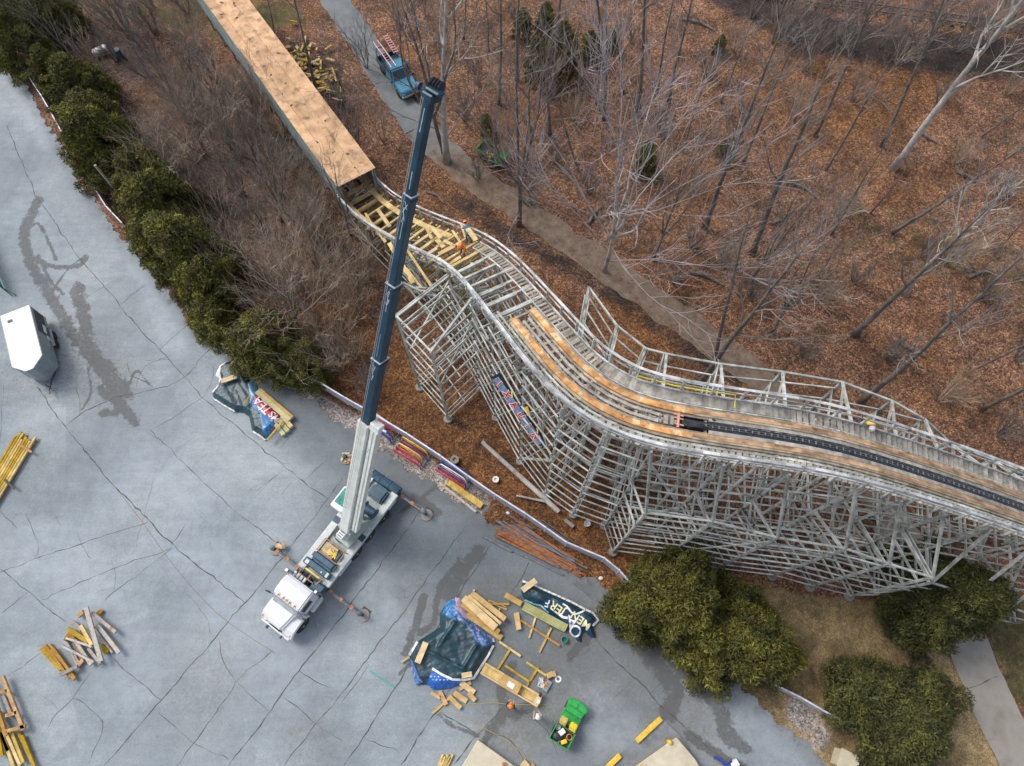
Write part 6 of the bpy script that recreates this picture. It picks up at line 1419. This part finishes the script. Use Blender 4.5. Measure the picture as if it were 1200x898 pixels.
board(565,628,600,647,.14,.1,.02,M_BAR[2],'dark bar sticking out left of the steel heap','steel_bar','steel bar'); board(672,682,710,713,.13,.1,.02,M_BAR[2],'lone dark bar lying right of the steel heap','steel_bar','steel bar'); board(590,640,660,674,.12,.08,.02,M_BAR[2],'long slate bar along the lower side of the steel heap','steel_bar','steel bar')
board(589,600,625,620,.12,.08,.05,M_BAR[1],'dark pole lying between the steel heap and the pale fence','steel_bar','steel bar')
# fallen pole and debris under the coaster
single('fallen_pole', MB().tube([at(565,518,.2), at(600,550,.22), at(640,586,.2), at(655,600,.15)], [.14,.16,.18,.17], 8), M_PBARK, 'long bleached pole fallen in the leaves between fence and coaster', 'pole')
single('fallen_pole', MB().tube([at(605,581,.12), at(640,588,.15)], [.07,.09], 7), M_PBARK, 'short thin bleached pole touching the long fallen one', 'pole')
def ring(u, v, lb, r_=.3):
    p = at(u,v,0); single('footing_stub', MB().lathe((p.x,p.y,0), [(r_*.5,.1),(r_,.1),(r_,.28),(r_*.5,.28),(r_*.45,.15),(.01,.12)], 18), M_WHITE if 'white' in lb else M_CONC, lb, 'concrete footing')
ring(533,540,'grey ring shaped footing with a dark hole beside the fence'); ring(581,563,'small white round footing stub in the leaves between fence and coaster', .22)
for (u,v,lb) in [(595,602,'little white stone beside the steel heap'),(704,678,'little white stone right of the steel heap near the big evergreen')]: p = at(u,v,0); single('stone', MB().ell((p.x,p.y,.08),(.16,.13,.1),8,6), M_WHITE, lb, 'stone')
p = at(688,614,.3); single('bucket', MB().lathe((p.x,p.y,.02),[(.16,0),(.2,.42),(.21,.42),(.17,.02),(.01,.03)],16), M_WHITE, 'white bucket in the leaves left of the coaster footings', 'bucket')
p = at(667,614,0); single('pale_block', MB().box((p.x,p.y,.12),(.75,.25,.2),-.7), M_CONC, 'pale oblong block in the leaves left of the white bucket', 'block', bevel=.03)
# ------------------------------------------------------------------ queue railings in colours
M_CB = M('gloss_blue', (.02,.06,.32), rough=.3); M_CR = M('gloss_red', (.52,.04,.04), rough=.3); M_CYL = M('gloss_yellow', (.85,.5,.05), rough=.3); M_CP = M('gloss_purple', (.22,.03,.20), rough=.3); M_CW = M('gloss_cream', (.75,.7,.6), rough=.3); M_CC = M('gloss_sky', (.08,.35,.5), rough=.3)
def railset(a_, b_, cols, label, w_=1.3):
    A, B = at(*a_,.0), at(*b_,.0); d_ = B-A; L2_ = d_.length; t_ = thing('queue_railing', label, 'railing', tuple(((A+B)/2).xy)+(.02,), math.atan2(d_.y,d_.x), 'painted queue railings on the verge')
    n = len(cols)
    for k, c in enumerate(cols):
        y = (k/(n-1)-.5)*w_; z = .55+.35*((k*7)%5)/5; h = L2_/2-.08*(k%3)
        MB().tube([(-h,y+.03,.05),(-h,y,z*.7),(-h+.12,y,z),(0,y+.02,z),(h-.25,y,z),(h-.06,y-.04,z*.8),(h+.05,y-.12,.08)], .045, 8).tube([(-h,y,z*.45),(h-.05,y-.02,z*.45)], .03, 6).build('rail', c, t_, smooth=True)
    m_ = MB(); [m_.beam((x,-w_/2,.06),(x,w_/2,.06),.05) for x in (-L2_/2,L2_/2)]; m_.build('foot_bar', M_CC, t_)
    return t_
railset((436,492),(464,513),[M_CB,M_CB,M_CR,M_CW],'blue queue railing half hidden behind the crane boom',.8)
railset((468,520),(500,540),[M_CR,M_CR,M_CYL,M_CP,M_CYL,M_CYL],'yellow and red queue railings, middle set beside the pale fence',1.25)
railset((515,546),(550,568),[M_CR,M_CP,M_CW,M_CB,M_CB],'purple and blue queue railings, right set beside the pale fence',.85)
# ------------------------------------------------------------------ pale fence along the car park
M_FP = M('fence_panel_grey', (.36,.36,.43), (.48,.48,.56), rough=.6, scale=2, var=.12); M_FT = M('fence_rail_pale', (.56,.56,.66), (.68,.68,.78), rough=.5, scale=2)
def fence(pts, h, label):
    P = [at(u,v,0) for u,v in pts]; c = sum(P, Vector())/len(P); f = thing('fence', label, 'fence', (c.x,c.y,0)); tr = MB(); pn = MB()
    for a_, b_ in zip(P[:-1], P[1:]):
        n = max(1, round((b_-a_).length/2.4)); d_ = (b_-a_)/n; nn = Vector((-d_.y,d_.x,0)).normalized()*.03
        for i in range(n):
            p, q = a_+d_*i, a_+d_*(i+1); dn = d_.normalized()*.03
            MB().box((p.x,p.y,h/2+.03),(.09,.09,h+.06),math.atan2(d_.y,d_.x)).build('post', M_FT, f, world=True)
            pn.beam(p+dn+Vector((0,0,h*.5)), q-dn+Vector((0,0,h*.5)), .02, h*.92)
        tr.beam(a_+Vector((0,0,h-.02)), b_+Vector((0,0,h-.02)), .09, .06).beam(a_+nn+Vector((0,0,.12)), b_+nn+Vector((0,0,.12)), .05, .06)
    tr.build('top_rail', M_FT, f, world=True); pn.build('panel', M_FP, f, world=True)
fence([(37,92),(60,127),(92,184)], 1.25, 'pale fence run at the top left between pavement end and hedge')
fence([(118,228),(133,252),(152,272)], 1.2, 'short pale fence run below the leaning pole, in the hedge gap')
fence([(176,313),(190,327)], 1.1, 'scrap of pale fence under the middle of the hedge'); fence([(262,382),(280,402)], 1.1, 'short pale fence run beside the tarpaulin under the last evergreen')
fence([(315,436),(340,440),(372,452),(408,474),(440,492),(480,516),(518,541),(548,563),(580,585),(615,607),(638,623),(662,640),(705,658),(722,672),(738,690)], 1.45, 'long pale panel fence between the car park and the coaster')
fence([(888,796),(930,817),(975,843)], 1.2, 'pale fence run in the grass between the two groups of evergreens')
# utility pole
b_ = at(152,242,0); pp = single('utility_pole', MB().tube([(b_.x,b_.y,-.1),(b_.x-.25,b_.y+.2,4.6)], [.14,.10], 10), M('pole_wood', (.26,.22,.16), (.42,.38,.30), scale=4), 'pale wooden pole rising out of the evergreen hedge', 'pole')
# green mesh fence at the left edge
M_GN = M('green_windscreen_mesh', (.03,.22,.19), (.06,.34,.30), rough=.8, scale=3)
gf = thing('mesh_fence', 'green covered fence panel at the left edge above the trailer', 'fence', tuple(at(2,310,0).xy)+(0,))
P = [at(-25,270,0), at(6,340,0)]; h = 2.0
MB().beam(P[0]+Vector((0,0,1.05)), P[1]+Vector((0,0,1.05)), .03, 1.8).build('mesh_panel', M_GN, gf, world=True)
m = MB(); [m.beam(P[0].lerp(P[1],k/4), P[0].lerp(P[1],k/4)+Vector((0,0,2.05)), .07) for k in range(5)]; m.build('posts', M_DGREEN, gf, world=True); MB().beam(P[1], P[1]+Vector((1.0,-.5,.1)), .08).beam(P[1]+Vector((0,0,1.9)), P[1]+Vector((.8,-.6,.1)), .06).build('brace', M_DGREEN, gf, world=True)
# ------------------------------------------------------------------ bottom edge: flat roofs, bollards, kerb blocks
M_ROOFT = M('tan_metal_roof', (.50,.44,.31), (.62,.56,.42), rough=.6, scale=1.2, var=.05)
def shed(poly, h, label, mat=M_ROOFT):
    P = [at(u,v,h) for u,v in poly]; c = sum(P, Vector())/len(P); t_ = thing('low_building', label, 'building', (c.x,c.y,0)); pl = [(p.x-c.x,p.y-c.y) for p in P]
    cc = (sum(p[0] for p in pl)/len(pl), sum(p[1] for p in pl)/len(pl)); pin = [(cc[0]+(x-cc[0])*.985, cc[1]+(y-cc[1])*.985) for x,y in pl]
    MB().prism(pin, 0, h-.12).build('wall', M_CONC, t_); MB().prism(pl, h-.118, h).build('roof', mat, t_, bevel=.03)
    return t_
shed([(560,867),(603,898),(700,968),(600,1060),(480,1000)], .9, 'low tan roofed block at the bottom edge left of the green cart')
p = at(591,896,.9); single('roof_vent', MB().lathe((p.x,p.y,.9),[(.1,0),(.1,.12),(.15,.14),(.01,.2)],12), M_RUSTY, 'rust coloured vent on the left tan roof at the bottom edge', 'vent')
shed([(793,864),(815,890),(850,950),(760,1000),(700,930)], .9, 'low tan roofed block at the bottom edge right of the yellow kerb stops')
pd = [at(u,v,0) for u,v in [(775,841),(800,866),(850,950),(780,1010),(640,960)]]; structure('concrete_pad', MB().prism([(q.x,q.y) for q in pd], .0, .14), M('pad_concrete', (.17,.185,.20), (.25,.265,.28), scale=1.5, var=.1, rough=.9))
for (a_,b_,lb) in [((775,842),(746,869),'upper yellow kerb stop on the concrete pad'),((727,885),(700,912),'lower yellow kerb stop on the concrete pad')]:
    A, B = at(*a_,.3), at(*b_,.3); single('kerb_stop', MB().beam((A.x,A.y,.24), (B.x,B.y,.24), .3, .2), M_YPAINT, lb, 'kerb stop', 'yellow kerb stops', bevel=.03)
for (u,v,lb) in [(781,868,'yellow bollard by the corner of the right tan roof'),(749,897,'yellow bollard at the bottom edge by the lower kerb stop')]:
    p = at(u,v,0); single('bollard', MB().lathe((p.x,p.y,.14),[(.13,0),(.13,.9),(.10,.97),(.01,1.0)],16), M_YPAINT, lb, 'bollard', 'yellow bollards', smooth=True)
# beige cabinet at the verge
p = at(985,890,0); cb_ = thing('utility_cabinet', 'cream electrical cabinet at the car park edge beside the largest evergreen', 'cabinet', (p.x,p.y,0), math.radians(-28))
MB().box((0,0,.5),(1.0,.9,1.0)).build('body', M_ROOFT, cb_, bevel=.02); MB().box((0,0,1.02),(1.1,1.0,.05)).build('lid', M_CREAM if 0 else M_ROOFT, cb_); MB().box((.1,-.475,.5),(.7,.04,.8)).build('door', M_ROOFT, cb_)
# blue machine corner at the bottom
p = at(848,897,0); bm_ = thing('blue_stand', 'blue metal stand at the bottom edge right of the tan roof', 'stand', (p.x,p.y,0))
m = MB(); [m.beam((x,y,0),(x,y,.7),.1) for x,y in ((-.5,.4),(.4,-.2),(-.1,-.5))]; m.beam((-.6,.5,.7),(.5,-.3,.7),.14).beam((-.5,-.3,.7),(.3,.3,.7),.1); m.build('frame', M_CB, bm_); MB().box((.45,.15,.6),(.45,.35,.3),.5).build('panel', M_WHITE, bm_); MB().box((-.35,-.2,.3),(.4,.4,.5),.3).build('box', M_W1, bm_)
# white tank and blue drum in the brush
p = at(118,66,0); single('tank', MB().lathe((p.x-.4,p.y-.2,.45),[(.01,0),(.3,.05),(.34,.2),(.34,1.2),(.3,1.35),(.01,1.4)],16,(1,.5,.1)), M_WHITE, 'small white tank lying in the brush at the top left', 'tank', smooth=True)
p = at(142,68,0); single('drum', MB().lathe((p.x,p.y,0),[(.3,0),(.3,.3),(.32,.32),(.3,.34),(.3,.85),(.28,.88),(.01,.85)],16), M_BLUE, 'blue drum right of the white tank in the brush', 'drum')
# cyan marker by the path
for k,(u,v) in enumerate([(1111,372),(1110,380)]): p = at(u,v,0); single('marker_flag', MB().box((p.x,p.y,.32),(.3,.05,.22),k).beam((p.x,p.y,0),(p.x,p.y,.4),.02), M_CC, ['upper turquoise marker in the open leaves above the coaster end','lower turquoise marker in the open leaves above the coaster end'][k], 'marker')
# ropes and hoses
def rope(pts, r_, mat, lb, cat='rope', h=.05): single(cat, MB().tube([at(u,v,h) for u,v in smooth(pts, 4)], r_, 5), mat, lb, cat)
M_ROPY = M('straw_rope', (.42,.34,.12), rough=.8); M_CYAN = M('cyan_paint_mark', (.05,.42,.36), rough=.7)
rope([(433,786),(447,796),(462,806)], .035, M_CYAN, 'cyan cord stretched on the pavement left of the largest tarpaulin', 'cord'); 
rope([(507,830),(540,826),(580,824),(600,826),(640,826)], .02, M_ROPY, 'straw coloured rope running from the offcuts to the box beam'); rope([(512,832),(545,842),(570,855),(600,872),(625,897)], .02, M_ROPY, 'straw coloured rope running from the offcuts to the bottom edge')
rope([(130,565),(165,610),(205,665),(250,715),(290,745),(322,765)], .012, M('faded_orange_line', (.36,.24,.18), rough=.9), 'faint orange line laid across the pavement to the crane truck', 'line', .042)
# tools by the workers
p = at(644,791,0); single('cardboard_box', MB().box((p.x,p.y,.2),(.4,.3,.34),.4).box((p.x+.25,p.y+.05,.33),(.2,.3,.01),.4), M_W1, 'small open cardboard box behind the miter saw', 'box')
sw = thing('miter_saw', 'orange and silver miter saw on the ground beside the white coiled hose', 'saw', tuple(at(641,804,0).xy)+(.03,), 1.0)
MB().box((0,0,.08),(.7,.35,.12)).build('base', M_CHROME, sw, bevel=.02); MB().lathe((.05,.05,.3),[(.01,-.01),(.16,-.01),(.16,.01),(.01,.01)],20,(0,1,0)).build('blade', M_STEEL, sw); MB().box((.05,.14,.38),(.24,.16,.2)).beam((.05,.14,.45),(-.2,.14,.62),.06).build('motor', M_ORNG, sw, bevel=.03)
m = MB(); rr3 = random.Random(3)
for k in range(7): m.tube([at(633+rr3.uniform(-3,5),797+rr3.uniform(-4,10),.05+.02*k) for _ in range(5)], .02, 5)
single('air_hose', m, M_WHITE, 'tangled white hose beside the miter saw', 'hose')
p = at(654,796,0); single('tape_roll', MB().lathe((p.x,p.y,.02),[(.09,0),(.2,0),(.2,.08),(.09,.08),(.09,0)],20), M_WHITE, 'white ring shaped roll lying right of the cardboard box', 'roll')
p = at(661,750,0); single('work_bucket', MB().lathe((p.x,p.y,.02),[(.16,0),(.2,.34),(.17,.34),(.14,.03),(.01,.03)],16), M_TEALW, 'dark teal bucket below the lettered tarpaulin', 'bucket')
for (u,v,lb) in [(633,814,'black pouch on the end of the box beam')]: p = at(u,v,.5); single('pouch', MB().ell((p.x,p.y,.55),(.1,.16,.07),8,6), M_BLACK, lb, 'pouch')
# scrap heap by the tunnel
rs_ = random.Random(41)
for k in range(80):
    u = 362+rs_.gauss(0,16); v = 82+(u-362)*.55+rs_.gauss(0,17); an = rs_.uniform(0,PI); l = rs_.uniform(.25,1.3); P = at(u,v,0)
    if dpoly(np.array([P.x]), np.array([P.y]), [tuple(RR0.xy), tuple(RR1.xy)])[0] < 1.0: continue
    m_ = MB().box((P.x,P.y,.1+rs_.uniform(0,.35)),(l,rs_.uniform(.1,.28),.08),rot=Euler((rs_.uniform(-.4,.4),rs_.uniform(-.4,.4),an)).to_matrix())
    single('scrap_board', m_, M_W3 if k%3 else M_W1, 'yellow offcut in the scattered scrap heap right of the plywood tunnel', 'offcut', 'scrap boards beside the tunnel')
# ------------------------------------------------------------------ people
M_SKIN = M('skin', (.48,.27,.18), rough=.55, var=.05); M_HAIR = M('dark_hair', (.03,.02,.015), rough=.8)
def clothmat(n, c): return M(n, c, rough=.85, scale=8, var=.12)
M_JEAN = clothmat('jeans', (.05,.08,.14)); M_NAVYC = clothmat('navy_jacket', (.02,.03,.055)); M_TANC = clothmat('tan_shirt', (.55,.42,.35)); M_HIVIS = clothmat('orange_vest', (.85,.26,.03)); M_BLUEC = clothmat('blue_shirt', (.06,.22,.38)); M_YELC = clothmat('yellow_vest', (.70,.52,.05)); M_BOOT = clothmat('boots', (.05,.035,.025)); M_REDC = clothmat('red_shirt', (.5,.08,.05)); M_GREYC = clothmat('grey_trousers', (.14,.14,.13))
def person(loc, rz, label, shirt, trousers, hat, pose='stand', hatmat=None):
    root = bpy.data.objects.new('person', None); COL.objects.link(root)
    V = []; E = []; Rr = []
    def n(p, r, par=None):
        V.append(Vector(p)); Rr.append(r if isinstance(r, tuple) else (r, r)); 
        if par is not None: E.append((par, len(V)-1))
        return len(V)-1
    if pose == 'stand': hip, bend, legs = .93, .12, [((.02,.11,.5),(-.03,.13,.09),(.12,.13,.04)),((.05,-.11,.5),(.0,-.14,.09),(.15,-.15,.04))]; arms = [((.05,.27,1.15),(.30,.17,1.12)),((.03,-.27,1.15),(.27,-.15,1.05))]
    elif pose == 'bend': hip, bend, legs = .82, .95, [((.18,.12,.45),(-.05,.14,.09),(.1,.14,.04)),((.15,-.12,.45),(-.1,-.14,.09),(.05,-.15,.04))]; arms = [((.50,.22,.85),(.62,.12,.62)),((.48,-.22,.85),(.60,-.1,.60))]
    else: hip, bend, legs = .42, .45, [((.38,.13,.5),(.32,.15,.09),(.46,.15,.04)),((.30,-.12,.10),(-.12,-.14,.09),(-.2,-.15,.04))]; arms = [((.35,.24,.72),(.55,.12,.55)),((.33,-.24,.70),(.53,-.1,.5))]
    sb, cb2 = math.sin(bend), math.cos(bend)
    def T(x, z): return (x*cb2+z*sb, z*cb2-x*sb+hip)     # torso coordinates above the hips
    p0 = n((0,0,hip), (.15,.12)); a1 = n((T(0,.22)[0],0,T(0,.22)[1]), (.145,.105), p0); a2 = n((T(.0,.42)[0],0,T(.0,.42)[1]), (.175,.12), a1); nk = n((T(.0,.56)[0],0,T(.0,.56)[1]), .062, a2); hd_ = T(.03,.66)
    h1 = n((hd_[0],0,hd_[1]), (.085,.095), nk); h2 = n((T(.02,.76)[0],0,T(.02,.76)[1]), (.08,.09), h1)
    for sgn_, (el, wr), (kn, an, toe) in zip((1,-1), arms, legs):
        sh = T(0,.49); s1 = n((sh[0], sgn_*.19, sh[1]), .066, a2)
        if pose == 'stand': sh2 = (el[0], el[1], el[2])
        e = n(el, .045, s1); w_ = n(wr, .03, e); dv = (Vector(wr)-Vector(el)).normalized(); pm__ = Vector(wr)+dv*.07; pl_ = n(pm__, (.036,.02), w_)
        side = Vector((0,0,1)).cross(dv).normalized()
        for f in range(4):
            b0 = pm__+side*(.027-.018*f)+dv*.02; ln = (.07,.08,.075,.058)[f]; f1 = n(b0, .0095, pl_); f2 = n(b0+dv*ln*.55+Vector((0,0,-.01)), .009, f1); n(b0+dv*ln+Vector((0,0,-.03)), .008, f2)
        tb = n(Vector(wr)+dv*.03+side*.035*sgn_, .011, w_); n(Vector(wr)+dv*.075+side*.055*sgn_, .009, tb)
        h = n((0, sgn_*.10, hip-.05), .095, p0); k_ = n(kn, .062, h); a_ = n(an, .045, k_); n(toe, (.05,.035), a_)
    me = bpy.data.meshes.new('body'); me.from_pydata([tuple(v) for v in V], E, []); o = bpy.data.objects.new('body', me); COL.objects.link(o)
    md = o.modifiers.new('s', 'SKIN'); sk = me.skin_vertices[0].data
    for i, r_ in enumerate(Rr): sk[i].radius = r_; sk[i].use_root = (i == 0)
    ms = o.modifiers.new('ss', 'SUBSURF'); ms.levels = 1; ms.render_levels = 1
    dg = bpy.context.evaluated_depsgraph_get(); m2 = bpy.data.meshes.new_from_object(o.evaluated_get(dg)); bpy.data.objects.remove(o); m2.name = 'body'
    m2.materials.clear(); [m2.materials.append(x) for x in (M_SKIN, shirt, trousers, M_BOOT)]
    nkz = Vector((T(0,.54)[0],0,T(0,.54)[1])); tdir = Vector((sb,0,cb2)); wrs = [Vector(a_[1]) for a_ in arms]
    for pgn in m2.polygons:
        c = pgn.center; pgn.use_smooth = True; hh = (c-Vector((0,0,hip))).dot(tdir)
        if hh > .53: mi = 0
        elif min((c-w_).length for w_ in wrs) < .03 or any((c-w_).dot((w_-Vector(a_[0])).normalized()) > -.01 and (c-w_).length < .25 for w_, a_ in zip(wrs, arms)): mi = 0
        elif hh > .03 and not (c.z < hip-.05 and abs(c.y) < .2 and hh < .1): mi = 1
        elif c.z < .13: mi = 3
        else: mi = 2
        pgn.material_index = mi
    b = bpy.data.objects.new('body', m2); COL.objects.link(b); b.parent = root
    H_ = Vector((T(.02,.74)[0],0,T(.02,.74)[1])); fwd = Vector((cb2,0,-sb))
    R3 = Matrix((fwd, Vector((0,1,0)), tdir)).transposed()
    MB().ell(H_+fwd*.095-tdir*.03, (.018,.014,.024), 8, 6, rot=R3).build('nose', M_SKIN, root); MB().ell(H_-fwd*.015+tdir*.0, (.098,.088,.10), 12, 8, rot=R3).build('hair', M_HAIR, root)
    for s_ in (-1,1): MB().ell(H_+fwd*.083+Vector((0,s_*.032,0)), (.008,.013,.008), 6, 5, rot=R3).build('eye', M_BLACK, root)
    if hat: MB().lathe(H_+tdir*.02, [(.155,0),(.155,.012),(.125,.02),(.12,.07),(.085,.115),(.03,.135),(.001,.137)], 18, tdir).box(H_+fwd*.15+tdir*.025, (.09,.18,.012), rot=R3).build('hard_hat', hatmat, root, smooth=True)
    root.location = loc; root.rotation_euler = (0,0,rz); return tag(root, label, 'person')
M_HORG = M('hat_orange', (.90,.22,.02), rough=.35, var=.03); M_HWHT = M('hat_white', (.8,.78,.74), rough=.35, var=.03)
def standat(u, v, hh): return at(u, v, hh)
p = at(598,830,1.7); person((p.x,p.y,.03), math.radians(75), 'person in a dark jacket and orange hard hat standing below the box beam', M_NAVYC, M_JEAN, True, 'stand', M_HORG)
p = at(631,843,1.7); person((p.x,p.y,.03), math.radians(100), 'person in a pale tan shirt and white hard hat standing near the green cart', M_TANC, M_JEAN, True, 'stand', M_HWHT)
def deckp(u, v, off, dz=0.0):
    s = s_of(u, v, 11.0, off); c, t, n = frame(s); q = c+n*off; return Vector((q.x, q.y, c.z+dz)), math.atan2(t.y, t.x)
q, az = deckp(536,270,1.15); person(tuple(q), az+PI*.9, 'person in a blue shirt bending over the walkway where the coaster planks end', M_BLUEC, M_JEAN, True, 'bend', M_HORG)
q, az = deckp(537,283,.35); person(tuple(q), az-PI*.3, 'person in an orange vest kneeling on the bare joists of the coaster', M_HIVIS, M_JEAN, True, 'kneel', M_HORG)
q = at(1032,487,16.9); s = s_of(1032,492,16.0,1.5); c, t, n = frame(s); q = c+n*1.95; person((q.x,q.y,c.z-.9), math.atan2(-n.y,-n.x), 'person in a yellow vest and white hard hat outside the coaster handrail', M_YELC, M_NAVYC, True, 'bend', M_HWHT)

# ------------------------------------------------------------------ narrow railway through the dark strip at the top
rt = smooth(W([(830,-14),(930,-2),(1000,8),(1080,19),(1150,28),(1240,40)]), 6); c = Vector((sum(p[0] for p in rt)/len(rt), sum(p[1] for p in rt)/len(rt), 0))
ry = thing('railway_track', 'dark narrow railway track running through the brush at the top right', 'railway track', tuple(c))
for off in (-.45,.45):
    m = MB()
    for p, q in zip(rt[:-1], rt[1:]):
        d = Vector((q[0]-p[0], q[1]-p[1], 0)).normalized(); nn = Vector((-d.y,d.x,0))*off; m.beam(Vector((*p,.22))+nn, Vector((*q,.22))+nn, .09, .1)
    m.build('rail', M_STEEL if 0 else M_BAR[1], ry, world=True)
m = MB(); L_ = 0
for p, q in zip(rt[:-1], rt[1:]):
    d = Vector((q[0]-p[0], q[1]-p[1], 0)); n = max(1, int(d.length/.6)); nn = Vector((-d.y,d.x,0)).normalized()*.9
    for i in range(n): o = Vector((*p,.12))+d*i/n; m.beam(o-nn, o+nn, .2, .12)
m.build('sleepers', M_DIM, ry, world=True)

# fallen limbs and logs on the woodland floor
rl = random.Random(19)
LOGS = [((808,318),(848,334),.14,'fallen log across the leaves above the dirt path'),((930,215),(958,232),.1,'short fallen log below the leaf clearing'),((1075,150),(1100,168),.12,'fallen limb below the big pale sycamore'),((690,262),(706,240),.1,'fallen limb beside the bend of the dirt path'),((905,262),(930,246),.09,'thin fallen limb by the forked grey tree'),((1135,325),(1165,318),.11,'fallen dark limb at the right of the woods'),((745,170),(770,182),.08,'fallen stick between the slim trunks and the silvery tree'),((1050,400),(1085,418),.12,'fallen log in the open leaves above the coaster end'),((800,22),(838,36),.12,'fallen trunk at the top of the woods'),((500,225),(520,238),.1,'fallen limb just right of the crane boom'),((285,150),(300,178),.09,'fallen limb left of the plywood tunnel'),((1120,200),(1150,215),.12,'mossy fallen log at the right of the woods')]
for a_, b_, r_, lb in LOGS:
    A, B = at(*a_,.12), at(*b_,.15); m_ = A.lerp(B,.5)+Vector((rl.uniform(-.3,.3),rl.uniform(-.3,.3),.05)); n1_ = m_+Vector((rl.uniform(-1,1),rl.uniform(-1,1),.5))
    single('fallen_log', MB().tube([A,m_,B],[r_*1.2,r_,r_*.5],7).tube([m_,n1_],[r_*.5,r_*.2],5), M_BARK, lb, 'log')
